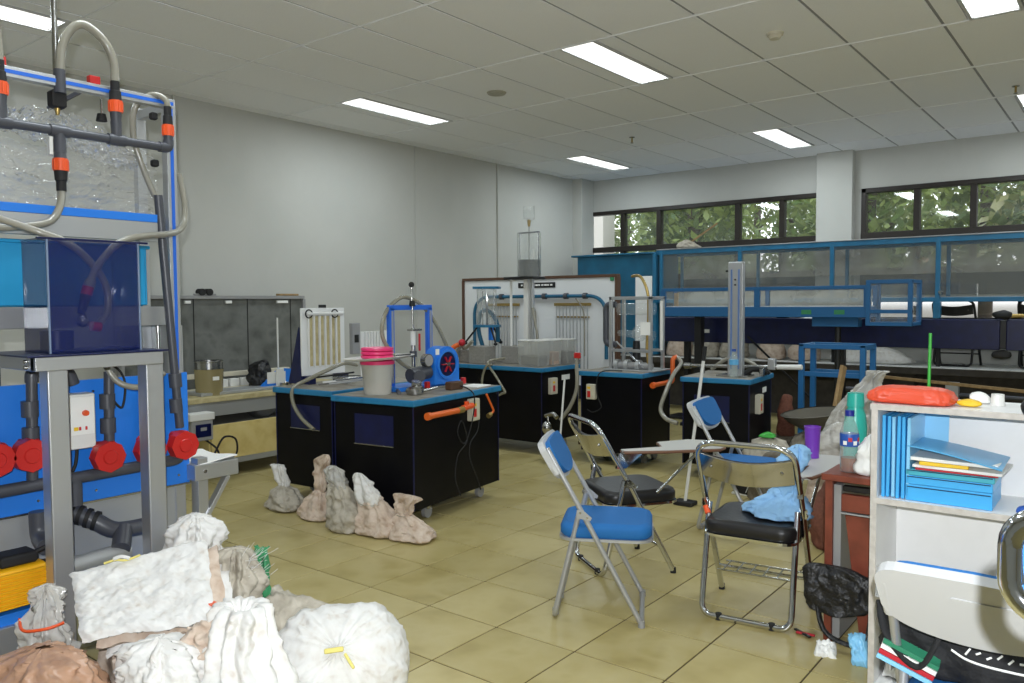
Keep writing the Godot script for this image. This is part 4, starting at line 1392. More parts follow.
	for k in 70:
		var a := Vector3(-2.40 + rng.randf_range(-0.05, 0.05), 0.48 + rng.randf_range(-0.06, 0.05), -1.56 + rng.randf_range(-0.05, 0.04))
		tube([a, a + Vector3(rng.randf_range(0.0, 0.05), rng.randf_range(0.0, 0.05), rng.randf_range(-0.05, 0.0))], 0.0008, 4, false)
	var fr := obj("frayed_threads", "sack_white")
	fr.set_meta("kind", "stuff")
	slab([Vector3(-2.40, 0.55, -1.60), Vector3(-2.37, 0.54, -1.63), Vector3(-2.34, 0.36, -1.62), Vector3(-2.40, 0.38, -1.58)], 0.008, 0.02, 340, 10, 10)
	single("green_bag", "green_cloth", "strip of green plastic poking out of the pile", "bag")
	slab([Vector3(-2.40, 0.40, -1.68), Vector3(-2.20, 0.34, -1.78), Vector3(-2.17, 0.24, -1.62), Vector3(-2.33, 0.34, -1.50)], 0.012, 0.03, 341, 16, 12)
	single("grey_rag_sack", "sack_grey", "thin brownish empty sack spilling behind the white sacks", "sack")
	sack([K(-2.13, 0.0, -1.12, 0.05, 0.05), K(-2.13, 0.015, -1.12, 0.19, 0.16), K(-2.13, 0.2, -1.12, 0.19, 0.16, 0.006), K(-2.14, 0.33, -1.12, 0.16, 0.13, 0.012), K(-2.16, 0.41, -1.13, 0.11, 0.09, 0.012), K(-2.17, 0.445, -1.13, 0.03, 0.03), K(-2.17, 0.45, -1.13, 0.005, 0.005)], 100, 70, 0.06, 5.0, 332, 7)
	single("crumpled_sack", "sack_white", "crumpled white sack below the folded one", "sack")
	sack([K(-2.58, 0.0, -1.38, 0.1, 0.1), K(-2.58, 0.02, -1.38, 0.24, 0.24), K(-2.58, 0.18, -1.38, 0.23, 0.22, 0.004), K(-2.56, 0.29, -1.36, 0.17, 0.16, 0.01), K(-2.55, 0.32, -1.36, 0.02, 0.02)], 44, 24, 0.04, 6.0, 333)
	single("under_sack", "sack_tan", "brown sack buried at the bottom of the pile", "sack")
	sack([K(-2.38, 0.0, -0.86, 0.1, 0.1), K(-2.38, 0.02, -0.86, 0.29, 0.22), K(-2.38, 0.17, -0.87, 0.30, 0.23, 0.003), K(-2.40, 0.31, -0.89, 0.24, 0.17, 0.006), K(-2.43, 0.39, -0.92, 0.14, 0.10, 0.01), K(-2.44, 0.415, -0.93, 0.03, 0.03)], 96, 64, 0.05, 4.0, 334)
	single("muddy_sack", "mud_plastic", "muddy brown plastic sack in the bottom left corner", "sack")
	wthing("clear_bag", "crumpled clear plastic bag with orange stripes beside the motor", "bag", Vector3(-2.75, 0.1, -1.06))
	sack([K(-2.74, 0.10, -1.05, 0.04, 0.04), K(-2.74, 0.11, -1.05, 0.09, 0.08), K(-2.74, 0.26, -1.055, 0.085, 0.075, 0.008), K(-2.755, 0.39, -1.06, 0.07, 0.06, 0.012), K(-2.77, 0.47, -1.07, 0.04, 0.035, 0.008), K(-2.77, 0.49, -1.07, 0.005, 0.005)], 70, 50, 0.045, 9.0, 335)
	obj("bag_body", "film_bag")
	tube(curve([Vector3(-2.80, 0.385, -1.0), Vector3(-2.73, 0.37, -0.985), Vector3(-2.675, 0.375, -1.03), Vector3(-2.67, 0.38, -1.08)], 6), 0.005, 6)
	obj("orange_stripe", "orange")
	sack([K(-2.76, 0.0, -1.04, 0.03, 0.03), K(-2.76, 0.01, -1.04, 0.14, 0.11), K(-2.76, 0.09, -1.04, 0.12, 0.10, 0.006), K(-2.76, 0.12, -1.04, 0.01, 0.01)], 30, 12, 0.03, 8.0, 336)
	single("flat_sack", "sack_grey", "flattened sack on the floor under the clear bag", "sack")

# ---------------------------------------------------------------- mobile benches
func bench(label: String, x0: float, x1: float, z0: float, z1: float, insets: Array, sockets: Array, deg := 0.0) -> Node3D:
	# z0 near, z1 far; insets on the near face [x0, x1, y0, y1]; sockets [face, a, y]
	var t := wthing("hydraulics_bench", label, "bench", Vector3((x0 + x1) * 0.5, 0, (z0 + z1) * 0.5), "black mobile benches with blue tops")
	var i := 0.02
	bx(x0 + i, x1 - i, 0.11, 0.755, z1 + i, z0 - i, 0.004)
	var body := obj("body", "bench_black")
	for q in [[x0 + i, z0 - i], [x1 - i, z0 - i], [x1 - i, z1 + i]]:
		bx(q[0] - 0.004, q[0] + 0.004, 0.11, 0.755, q[1] - 0.004, q[1] + 0.004, 0.001)
		obj("corner_edge", "navy", body)
	for s in insets:
		bx(s[0], s[1], s[2], s[3], z0 - i - 0.002, z0 - i + 0.0015)
		var ip := obj("inset_panel", "navy", body)
		ip.set_meta("label", "dark blue inset panel")
		bx(s[0] - 0.004, s[1] + 0.004, s[2] - 0.006, s[2], z0 - i, z0 - i + 0.008, 0.001)
		obj("inset_lip", "steel", body)
	bx(x0, x1, 0.758, 0.798, z1, z0, 0.006)
	obj("bench_top", "bench_blue")
	bx(x0 + 0.012, x1 - 0.012, 0.798, 0.8, z1 + 0.012, z0 - 0.012)
	obj("work_surface", "bench_surface")
	for q in [[x0 + 0.12, z0 - 0.28], [x1 - 0.12, z0 - 0.28], [x0 + 0.12, z1 + 0.12], [x1 - 0.12, z1 + 0.12]]:
		bx(q[0] - 0.022, q[0] + 0.022, 0.06, 0.11, q[1] - 0.02, q[1] + 0.02, 0.004)
		var c := obj("caster", "steel")
		cyl(Vector3(q[0] - 0.014, 0.042, q[1]), Vector3(q[0] + 0.014, 0.042, q[1]), 0.041, 0.041, 18)
		obj("wheel", "desk_grey", c)
	for s in sockets:
		var p := Vector3(x1 - i + 0.02, s[2], s[1]) if s[0] == "x" else Vector3(s[1], s[2], z0 - i + 0.02)
		box(p, Vector3(0.045, 0.15, 0.1) if s[0] == "x" else Vector3(0.085, 0.13, 0.045), 0.006)
		var so := obj("switch_box", "cream_plastic")
		var d := Vector3(0.023, 0, 0) if s[0] == "x" else Vector3(0, 0, 0.023)
		box(p + d + Vector3(0, -0.02, 0) + d.cross(Vector3.UP) * 0.6, Vector3(0.006, 0.055, 0.03) if s[0] == "x" else Vector3(0.03, 0.055, 0.006), 0.001)
		obj("rocker", "red", so)
		box(p + d + Vector3(0, 0.035, 0) + d.cross(Vector3.UP) * 0.6, Vector3(0.004, 0.02, 0.03) if s[0] == "x" else Vector3(0.03, 0.02, 0.004))
		obj("mark", "yellow", so)
	swing(1, Vector3(x1, 0, z0), deg)
	return t

func swing(last: int, pivot: Vector3, deg: float) -> void:
	# turns the things added last about a vertical axis
	var r := Basis(Vector3.UP, deg_to_rad(deg))
	for k in range(get_child_count() - last, get_child_count()):
		var o: Node3D = get_child(k)
		o.transform = Transform3D(r * o.transform.basis, pivot + r * (o.position - pivot))

func build_benches() -> void:
	bench("black bench on casters carrying the white manometer board", -4.88, -4.27, -3.47, -4.5, [[-4.705, -4.41, 0.52, 0.685]], [], 4.0)
	bench("black bench on casters carrying the blue framed pump rig", -4.12, -3.44, -3.42, -4.45, [[-3.93, -3.615, 0.50, 0.69]], [["x", -4.08, 0.668]], 7.5)
	bench("long black bench with concrete cubes and plastic bins on it", -5.39, -4.2, -5.8, -6.43, [], [["x", -5.97, 0.625]])
	bx(-4.221, -4.216, 0.665, 0.712, -6.14, -6.27)
	obj("name_plate", "paper")
	bench("black bench with the steel flow frame and an orange pipe", -3.79, -3.18, -5.8, -6.4, [], [["z", -3.66, 0.625]], 3.0)
	bench("black bench with the tall silver column on it", -2.83, -2.27, -5.82, -6.5, [[-2.72, -2.44, 0.46, 0.66]], [["x", -6.05, 0.59]], 6.0)
	bx(-2.291, -2.286, 0.66, 0.702, -6.22, -6.33)
	obj("name_plate", "paper")
	# ---- on the first bench
	wthing("manometer_board", "white board with a row of vertical glass tubes on the bench", "manometer", Vector3(-4.8, 0.8, -3.85))
	box(Vector3(-4.82, 1.11, -3.845), Vector3(0.016, 0.5, 0.405), 0.003)
	obj("board", "white_paint")
	bx(-4.812, -4.806, 1.362, 1.385, -3.80, -3.87, 0.002)
	obj("name_plate", "black")
	for k in 6:
		var z := -3.71 - k * 0.052
		bx(-4.812, -4.808, 0.93, 1.30, z - 0.031, z + 0.001)
		obj("scale_strip", "shelf_board")
		cyl(Vector3(-4.80, 0.92, z + 0.012), Vector3(-4.80, 1.31, z + 0.012), 0.0075, 0.0075, 8)
		obj("glass_tube", "white_plastic")
	cyl(Vector3(-4.80, 1.318, -3.68), Vector3(-4.80, 1.318, -4.02), 0.014, 0.014, 12)
	obj("manifold", "white_plastic")
	for z in [-3.70, -3.94]:
		var ring := []
		for k in 14:
			ring.append(Vector3(-4.795, 1.318 + 0.03 * sin(TAU * k / 14.0), z + 0.03 * cos(TAU * k / 14.0)))
		tube(ring, 0.005, 8, false, true)
		obj("vent_loop", "rubber")
	prism([Vector2(0, 0), Vector2(0.16, 0), Vector2(0.13, 0.42)], 0.012, Transform3D(Basis(), Vector3(-4.975, 0.8, -3.652)))
	obj("rear_support", "navy")
	bx(-4.87, -4.75, 0.80, 0.86, -3.66, -3.72, 0.003)
	obj("foot", "navy")
	bx(-4.87, -4.75, 0.80, 0.86, -3.97, -4.03, 0.003)
	obj("foot", "navy")
	tube(curve([Vector3(-4.62, 0.93, -4.0), Vector3(-4.6, 0.95, -3.85), Vector3(-4.6, 0.91, -3.7), Vector3(-4.62, 0.86, -3.56), Vector3(-4.66, 0.80, -3.45), Vector3(-4.64, 0.70, -3.43), Vector3(-4.55, 0.60, -3.43), Vector3(-4.43, 0.53, -3.44)], 6), 0.014, 10)
	single("hose_run", "hose_clear", "clear hose from the manometer board hanging down the bench front", "hose")
	rng.seed = 41
	for k in 5:
		var a := Vector3(-4.45 - rng.randf() * 0.2, 0.812 + k * 0.012, -3.58 - rng.randf() * 0.12)
		var b := a + Vector3(rng.randf_range(0.05, 0.2), 0.02, -rng.randf_range(0.2, 0.4))
		bar(a, b, 0.022 if k % 2 else 0.014, 0.012, 0.002)
		single("steel_tool", ["steel", "alu_plate", "white_plastic", "steel", "rubber"][k], ["long steel bar among the tools before the manometer board", "flat grey bar among the tools before the manometer board", "white plastic strip among the tools before the manometer board", "steel bar on top of the tools before the manometer board", "black bar on top of the tools before the manometer board"][k], "tool", "tools on the manometer bench")
	wthing("glass_pan", "shallow glass bowl among the tools by the manometer board", "bowl", Vector3(-4.62, 0.8, -3.9))
	lathe([Vector2(0, 0), Vector2(0.07, 0), Vector2(0.11, 0.045), Vector2(0.106, 0.045), Vector2(0.066, 0.005), Vector2(0, 0.005)], 24, Transform3D(Basis(), Vector3(-4.62, 0.801, -3.9)))
	obj("bowl", "acrylic")
	lathe([Vector2(0.106, 0.043), Vector2(0.113, 0.046), Vector2(0.106, 0.05)], 24, Transform3D(Basis(), Vector3(-4.62, 0.801, -3.9)))
	obj("rim", "steel")
	# second board with ribs farther back on that bench
	wthing("ribbed_panel", "white ribbed panel with small gauges at the bench's far end", "panel", Vector3(-4.75, 0.8, -4.3))
	for k in 8:
		bx(-4.80, -4.785, 0.81, 1.17, -4.235 - k * 0.03, -4.26 - k * 0.03, 0.003)
		obj("rib", "white_plastic")
	bx(-4.81, -4.80, 0.80, 1.17, -4.20, -4.49, 0.002)
	obj("backing", "white_paint")
	bx(-4.81, -4.77, 1.0, 1.24, -4.09, -4.17, 0.004)
	obj("gauge_case", "desk_grey")
	bx(-4.77, -4.766, 1.09, 1.15, -4.11, -4.15)
	obj("gauge_face", "black")
	# ---- on the second bench
	var bo := Vector3(-3.90, 0.8, -3.55)
	wthing("white_bucket", "cloudy white bucket with pale powder inside", "bucket", bo)
	shell(bo, bo + Vector3(0, 0.2, 0), 0.088, 0.105, 0.004, 30)
	obj("wall", "tub")
	cyl(bo + Vector3(0, 0.006, 0), bo + Vector3(0, 0.075, 0), 0.083, 0.089, 26)
	obj("powder", "sand")
	lathe([Vector2(0.100, 0.0), Vector2(0.112, 0.0), Vector2(0.113, 0.022), Vector2(0.1, 0.024)], 30, Transform3D(Basis(), bo + Vector3(0, 0.196, 0)))
	obj("pink_rim", "pink")
	wthing("white_tray", "flat white plastic tray lying across the bucket", "tray", bo + Vector3(0, 0.222, 0))
	lathe([Vector2(0, 0), Vector2(0.16, 0.0), Vector2(0.215, 0.012), Vector2(0.22, 0.018), Vector2(0.21, 0.018), Vector2(0.155, 0.006), Vector2(0, 0.006)], 34, Transform3D(Basis.from_euler(Vector3(0.02, 0, 0.02)).scaled(Vector3(0.8, 1, 1.25)), bo + Vector3(0.0, 0.226, -0.02)))
	obj("dish", "white_plastic")
	bx(bo.x + 0.05, bo.x + 0.08, 1.045, 1.053, bo.z - 0.23, bo.z - 0.12, 0.002)
	obj("dark_strip", "rubber")
	for k in 3:
		var y := 1.034 + k * 0.024
		lathe([Vector2(0, 0.0), Vector2(0.098, 0.0), Vector2(0.106, 0.006), Vector2(0.106, 0.02), Vector2(0.098, 0.023), Vector2(0.09, 0.018), Vector2(0, 0.018)], 32, Transform3D(Basis(), Vector3(bo.x, y, bo.z)))
		single("pink_lid", "pink", ["pink bucket lid, lowest of the three on the tray", "pink bucket lid, middle of the three on the tray", "pink bucket lid, topmost of the three on the tray"][k], "lid", "pink lids stacked on the tray")
	wthing("pump_rig", "blue framed pump demonstration rig with a looped hose", "pump rig", Vector3(-3.95, 0.8, -4.02))
	bx(-4.06, -3.84, 0.80, 0.83, -3.68, -4.36, 0.004)
	obj("base_plate", "panel_blue")
	for z in [-3.74, -4.11]:
		bx(-3.99, -3.955, 0.83, 1.36, z - 0.022, z + 0.022, 0.003)
		var po := obj("frame_post", "stripe_blue")
		bx(-3.955, -3.951, 0.85, 1.34, z - 0.008, z + 0.008)
		obj("slot_strip", "aluminium", po)
	bx(-3.99, -3.955, 1.345, 1.38, -3.72, -4.13, 0.003)
	obj("frame_top", "stripe_blue")
	cyl(Vector3(-3.95, 0.95, -3.93), Vector3(-3.95, 1.22, -3.93), 0.014, 0.014, 12)
	obj("piston_rod", "steel")
	cyl(Vector3(-3.95, 1.02, -3.93), Vector3(-3.95, 1.06, -3.93), 0.026, 0.026, 12)
	obj("rod_collar", "pvc")
	cyl(Vector3(-3.95, 1.10, -3.93), Vector3(-3.95, 1.20, -3.93), 0.019, 0.019, 12)
	obj("glass_sleeve", "white_plastic")
	bx(-3.94, -3.93, 1.06, 1.18, -3.985, -3.97, 0.002)
	obj("red_scale", "book_red")
	bx(-3.98, -3.92, 1.20, 1.215, -3.90, -3.99, 0.002)
	obj("arm_plate", "steel")
	cyl(Vector3(-3.95, 1.22, -3.93), Vector3(-3.95, 1.52, -3.92), 0.006, 0.006, 8)
	obj("spindle", "steel")
	ball(Vector3(-3.95, 1.52, -3.92), 0.02)
	obj("spindle_knob", "rubber")
	cyl(Vector3(-3.95, 1.37, -3.925), Vector3(-3.95, 1.41, -3.925), 0.024, 0.018, 12)
	obj("spindle_seat", "rubber")
	tube(curve([Vector3(-3.90, 0.93, -3.87), Vector3(-3.92, 1.02, -3.74), Vector3(-3.95, 1.17, -3.645), Vector3(-3.97, 1.32, -3.69), Vector3(-3.99, 1.415, -3.82), Vector3(-3.99, 1.43, -3.92), Vector3(-3.98, 1.37, -4.06), Vector3(-3.96, 1.22, -4.19), Vector3(-3.95, 1.05, -4.28), Vector3(-3.95, 0.86, -4.30)], 6), 0.014, 10)
	obj("hose_loop", "hose_clear")
	# blue scroll housing
	var sp := []
	for k in 25:
		var a := PI * k / 24.0
		sp.append(Vector2(cos(a) * 0.125, 0.135 + sin(a) * 0.125))
	sp.append(Vector2(-0.125, 0.0))
	sp.append(Vector2(0.125, 0.0))
	prism(sp, 0.11, Transform3D(Basis(Vector3(0, 0, -1), Vector3(0, 1, 0), Vector3(1, 0, 0)), Vector3(-3.90, 0.83, -4.10)))
	var ph := obj("pump_housing", "panel_blue")
	lathe([Vector2(0.082, 0), Vector2(0.105, 0), Vector2(0.105, 0.012), Vector2(0.088, 0.014), Vector2(0.082, 0.0)], 28, Transform3D(Basis(Vector3(0, 0, 1), Vector3(1, 0, 0), Vector3(0, 1, 0)), Vector3(-3.79, 0.965, -4.10)))
	obj("front_ring", "panel_blue", ph)
	cyl(Vector3(-3.79, 0.965, -4.10), Vector3(-3.786, 0.965, -4.10), 0.084, 0.084, 28)
	obj("recess", "navy", ph)
	for k in 6:
		var a := TAU * k / 6.0
		bar(Vector3(-3.782, 0.965, -4.10), Vector3(-3.782, 0.965 + 0.06 * sin(a), -4.10 + 0.06 * cos(a)), 0.022, 0.006, 0.001)
		obj("impeller_blade", "book_red", ph)
	cyl(Vector3(-3.785, 0.965, -4.10), Vector3(-3.77, 0.965, -4.10), 0.02, 0.016, 14)
	obj("impeller_hub", "steel", ph)
	bx(-3.79, -3.787, 1.035, 1.075, -3.985, -4.02)
	obj("white_badge", "paper", ph)
	tube([Vector3(-3.85, 0.90, -3.80), Vector3(-3.85, 0.92, -3.97)], 0.05, 14)
	obj("inlet_pipe", "pvc")
	tube([Vector3(-3.84, 0.90, -3.86), Vector3(-3.78, 0.90, -3.82)], 0.04, 14)
	obj("inlet_branch", "pvc")
	cyl(Vector3(-3.84, 1.0, -3.93), Vector3(-3.80, 1.0, -3.93), 0.045, 0.045, 20)
	var pg := obj("pressure_gauge", "steel")
	cyl(Vector3(-3.80, 1.0, -3.93), Vector3(-3.797, 1.0, -3.93), 0.038, 0.038, 20)
	obj("dial", "desk_grey", pg)
	bx(-3.81, -3.785, 0.80, 0.818, -3.72, -4.30, 0.002)
	obj("guide_rail", "steel")
	for z in [-3.90, -4.27]:
		box(Vector3(-3.79, 0.835, z), Vector3(0.035, 0.045, 0.03), 0.005)
		obj("red_clamp", "red")
	box(Vector3(-3.66, 0.828, -4.03), Vector3(0.06, 0.056, 0.13), 0.008)
	single("cork_block", "brown_frame", "brown block near the bench edge in front of the pump", "block")
	tube(curve([Vector3(-3.65, 0.83, -4.09), Vector3(-3.55, 0.825, -4.08), Vector3(-3.47, 0.81, -4.06), Vector3(-3.415, 0.77, -4.05), Vector3(-3.405, 0.66, -4.03), Vector3(-3.40, 0.50, -3.95), Vector3(-3.40, 0.47, -3.89), Vector3(-3.40, 0.55, -3.83), Vector3(-3.40, 0.62, -3.88), Vector3(-3.40, 0.48, -3.94), Vector3(-3.40, 0.40, -3.83), Vector3(-3.40, 0.25, -3.80), Vector3(-3.40, 0.13, -3.86)], 6), 0.0045, 7)
	single("black_cable", "rubber", "thin black cable hanging down the side of the pump bench", "cable")
	tube(curve([Vector3(-3.40, 0.60, -4.09), Vector3(-3.40, 0.52, -4.06), Vector3(-3.40, 0.46, -3.98), Vector3(-3.40, 0.36, -3.97), Vector3(-3.40, 0.22, -4.05), Vector3(-3.40, 0.12, -4.10)], 6), 0.0045, 7)
	single("grey_cable", "rubber", "thin dark cable below the bench's switch box", "cable")
	wthing("drain_valve", "orange plastic drain pipe along the side of the pump bench", "pipe", Vector3(-3.40, 0.68, -3.8))
	tube([Vector3(-3.40, 0.695, -3.515), Vector3(-3.405, 0.692, -3.88)], 0.019, 14)
	obj("pipe", "pump_orange")
	cyl(Vector3(-3.40, 0.695, -3.50), Vector3(-3.40, 0.695, -3.53), 0.024, 0.024, 14)
	obj("end_cap", "pump_orange")
	cyl(Vector3(-3.405, 0.692, -3.84), Vector3(-3.405, 0.692, -3.90), 0.022, 0.022, 12)
	obj("brass_collar", "brass")
	tube([Vector3(-3.405, 0.70, -3.90), Vector3(-3.41, 0.705, -4.02)], 0.02, 12)
	obj("valve_body", "orange")
	cyl(Vector3(-3.405, 0.71, -3.945), Vector3(-3.405, 0.74, -3.945), 0.014, 0.018, 12)
	obj("valve_top", "orange")
	swing(3, Vector3(-3.44, 0, -3.42), 7.5)
	wthing("drain_lever", "thin orange drain lever at the far edge of the pump bench", "pipe", Vector3(-3.42, 0.6, -4.25))
	tube(fillet([Vector3(-3.43, 0.758, -4.23), Vector3(-3.42, 0.63, -4.31), Vector3(-3.42, 0.615, -4.26)], 0.02), 0.008, 10)
	obj("rod", "pump_orange")
	cyl(Vector3(-3.42, 0.615, -4.27), Vector3(-3.42, 0.605, -4.235), 0.016, 0.018, 12)
	obj("end_fitting", "brass")
	swing(1, Vector3(-3.44, 0, -3.42), 7.5)
	var cup := Vector3(-3.66, 0.801, -3.66)
	wthing("metal_cup", "crushed bright metal cup near the bench corner", "cup", cup)
	lathe([Vector2(0, 0), Vector2(0.055, 0), Vector2(0.06, 0.04), Vector2(0.045, 0.055), Vector2(0.0, 0.06)], 18, Transform3D(Basis.from_euler(Vector3(0.1, 0, 0.2)), cup))
	obj("bowl", "steel")
	cyl(cup + Vector3(0, 0.055, 0), cup + Vector3(0.01, 0.085, 0), 0.03, 0.034, 14)
	obj("neck", "steel")
	tube([cup + Vector3(0.02, 0.02, -0.05), cup + Vector3(0.04, 0.035, -0.16)], 0.01, 8)
	obj("handle", "steel")
	tube([Vector3(-3.9, 0.812, -3.72), Vector3(-3.75, 0.812, -3.60)], 0.012, 10)
	single("short_pipe", "pvc", "short dark pipe lying by the bucket", "pipe")
	bx(-3.65, -3.50, 0.8, 0.806, -4.22, -4.40, 0.001)
	single("paper_sheet", "paper", "white sheet of paper at the far edge of the pump bench", "paper")
	swing(1, Vector3(-3.44, 0, -3.42), 7.5)
	# ---- on the long bench
	wthing("tripod_vessel", "clear cylinder on blue plates over three black splayed legs", "lab vessel", Vector3(-5.1, 0.8, -6.1))
	var tc := Vector3(-5.09, 0, -6.1)
	for k in 3:
		var a := TAU * k / 3.0 + 0.5
		var e := Vector3(cos(a), 0, sin(a))
		tube([tc + e * 0.09 + Vector3(0, 1.16, 0), tc + e * 0.22 + Vector3(0, 1.0, 0)], 0.009, 8)
		obj("leg", "rubber")
		ball(tc + e * 0.22 + Vector3(0, 0.99, 0), 0.02, 0.8, 10)
		obj("foot", "rubber")
	var hexp := []
	for k in 6:
		hexp.append(Vector2(cos(TAU * k / 6.0) * 0.15, sin(TAU * k / 6.0) * 0.15))
	for y in [1.15, 1.53]:
		prism(hexp, 0.022, Transform3D(Basis(Vector3(1, 0, 0), Vector3(0, 0, -1), Vector3(0, 1, 0)), tc + Vector3(0, y, 0)))
		obj("end_plate", "flume_blue")
	lathe([Vector2(0.10, 1.172), Vector2(0.10, 1.53), Vector2(0.096, 1.53), Vector2(0.096, 1.172)], 26, Transform3D(Basis(), tc))
	obj("cylinder_wall", "acrylic")
	cyl(tc + Vector3(0, 1.172, 0), tc + Vector3(0, 1.48, 0), 0.012, 0.012, 10)
	obj("inner_tube", "pvc")
	bx(tc.x + 0.03, tc.x + 0.07, 1.02, 1.15, tc.z - 0.02, tc.z + 0.02, 0.003)
	obj("outlet_block", "panel_blue")
	for z in [-0.09, 0.09]:
		cyl(tc + Vector3(0.02, 1.17, z), tc + Vector3(0.02, 1.53, z), 0.005, 0.005, 8)
		obj("tie_rod", "steel")
	# cubes under the tripod feet
	var cubes := [[-5.26, -6.0, 0.12, "small concrete cube at the far left of the long bench"], [-5.03, -5.95, 0.17, "concrete cube in front of the tripod vessel"], [-4.78, -6.15, 0.17, "concrete cube beside the plastic bins"]]
	for q in cubes:
		box(Vector3(q[0], 0.8 + q[2] * 0.5, q[1]), Vector3(q[2] * 1.2, q[2], q[2]), 0.006)
		single("concrete_cube", "concrete", q[3], "cube", "concrete cubes on the long bench")
	# tall perspex tower
	var tw := Vector3(-4.60, 0, -6.15)
	wthing("filter_tower", "tall white column carrying a clear tank of dark gravel", "lab column", tw + Vector3(0, 0.8, 0))
	bx(tw.x - 0.05, tw.x + 0.0, 0.80, 1.62, tw.z - 0.03, tw.z + 0.03, 0.004)
	obj("main_post", "white_plastic")
	bx(tw.x + 0.02, tw.x + 0.05, 0.80, 1.62, tw.z - 0.02, tw.z + 0.02, 0.004)
	obj("side_post", "aluminium")
	cyl(tw + Vector3(-0.20, 0.80, 0.03), tw + Vector3(-0.20, 1.62, 0.03), 0.013, 0.013, 12)
	obj("thin_post", "white_plastic")
	bx(tw.x - 0.24, tw.x + 0.12, 1.615, 1.64, tw.z - 0.1, tw.z + 0.1, 0.004)
	obj("platform", "black")
	lathe([Vector2(0.115, 1.64), Vector2(0.115, 2.06), Vector2(0.11, 2.06), Vector2(0.11, 1.64)], 30, Transform3D(Basis(), tw))
	obj("tank_wall", "acrylic")
	for a in 2:
		cyl(tw + Vector3(-0.112 + a * 0.224, 1.64, 0.0), tw + Vector3(-0.112 + a * 0.224, 2.065, 0.0), 0.004, 0.004, 8)
		obj("edge_rod", "pvc")
	cyl(tw + Vector3(0, 1.642, 0), tw + Vector3(0, 1.80, 0), 0.108, 0.108, 26)
	obj("gravel_fill", "gravel")
	cyl(tw + Vector3(0.05, 1.8, 0), tw + Vector3(0.05, 1.90, 0), 0.01, 0.01, 8)
	obj("probe", "white_plastic")
	cyl(tw + Vector3(0, 1.8, 0), tw + Vector3(0, 2.13, 0), 0.006, 0.006, 8)
	obj("centre_rod", "steel")
	bx(tw.x - 0.12, tw.x + 0.12, 2.055, 2.068, tw.z - 0.012, tw.z + 0.012, 0.002)
	obj("top_bar", "pvc")
	lathe([Vector2(0.012, 2.12), Vector2(0.02, 2.17), Vector2(0.055, 2.19), Vector2(0.055, 2.31), Vector2(0.052, 2.31), Vector2(0.052, 2.192), Vector2(0, 2.18)], 20, Transform3D(Basis(), tw))
	obj("top_beaker", "acrylic")
	cyl(tw + Vector3(0, 2.12, 0), tw + Vector3(0, 2.18, 0), 0.012, 0.018, 10)
	obj("brass_neck", "brass")
	tube(curve([tw + Vector3(0.06, 1.34, 0.03), tw + Vector3(0.10, 1.22, 0.05), tw + Vector3(0.13, 1.08, 0.05), tw + Vector3(0.12, 0.95, 0.05), tw + Vector3(0.1, 0.83, 0.05)], 6), 0.012, 10)
	obj("drain_hose", "hose")
	# bins with gravel
	var bins := [[-4.40, -5.95, 0.115, "gravel", "front clear bin half full of grey gravel"], [-4.35, -6.13, 0.085, "sand", "middle clear bin with yellowish contents"], [-4.30, -6.30, 0.085, "gravel", "rear clear bin nearly full of grey gravel"]]
	for q in bins:
		var c := Vector3(q[0], 0.8, q[1])
		wthing("gravel_bin", q[4], "bin", c, "clear plastic bins on the long bench")
		var r: float = q[2]
		for s in [-1, 1]:
			box(c + Vector3(s * r, 0.12, 0), Vector3(0.005, 0.235, r * 1.5), 0.001, Basis(Vector3(0, 0, 1), -s * 0.08))
			obj("side_wall", "bin_clear")
			box(c + Vector3(0, 0.12, s * r * 0.75), Vector3(r * 2.0, 0.235, 0.005), 0.001, Basis(Vector3(1, 0, 0), s * 0.08))
			obj("end_wall", "bin_clear")
		bx(c.x - r * 0.9, c.x + r * 0.9, 0.805, 0.90 if r > 0.1 else 0.93, c.z - r * 0.66, c.z + r * 0.66, 0.01)
		obj("fill", q[3])
		var rim := []
		for p in rrect(r * 2.12, r * 1.7, 0.03):
			rim.append(c + Vector3(p.x, 0.24, p.y))
		tube(rim, 0.006, 8, false, true)
		obj("rim", "white_plastic")
	tube(curve([Vector3(-5.33, 0.85, -5.92), Vector3(-5.32, 0.92, -5.92), Vector3(-5.28, 0.97, -5.95), Vector3(-5.18, 0.95, -5.88), Vector3(-5.08, 1.02, -5.86)], 5), 0.017, 10)
	single("tan_hose", "hose", "beige hose lying across the concrete cubes", "hose")
	wthing("orange_inlet", "orange pipe stub with red tap at the long bench's end", "pipe", Vector3(-5.34, 0.8, -6.0))
	tube(fillet([Vector3(-5.345, 0.80, -5.86), Vector3(-5.345, 0.95, -5.86), Vector3(-5.29, 0.98, -5.9)], 0.05), 0.024, 12)
	obj("pipe", "pump_orange")
	ball(Vector3(-5.25, 1.0, -5.9), 0.035)
	obj("tap_knob", "book_red")
	tube(curve([Vector3(-5.28, 0.85, -6.3), Vector3(-5.37, 1.1, -6.3), Vector3(-5.30, 1.28, -6.25), Vector3(-5.16, 1.31, -6.2), Vector3(-5.05, 1.2, -6.2), Vector3(-5.05, 1.0, -6.22)], 6), 0.022, 10)
	obj("blue_hose", "teal_steel")
	tube(curve([Vector3(-4.76, 0.81, -5.78), Vector3(-4.82, 0.79, -5.76), Vector3(-4.87, 0.68, -5.76), Vector3(-4.86, 0.56, -5.76), Vector3(-4.74, 0.51, -5.76), Vector3(-4.62, 0.55, -5.76), Vector3(-4.60, 0.57, -5.76), Vector3(-4.70, 0.7, -5.76), Vector3(-4.83, 0.83, -5.80), Vector3(-4.75, 0.86, -5.95)], 6), 0.012, 10)
	single("hose_coil", "hose_clear", "clear hose looping down the front of the long bench", "hose")
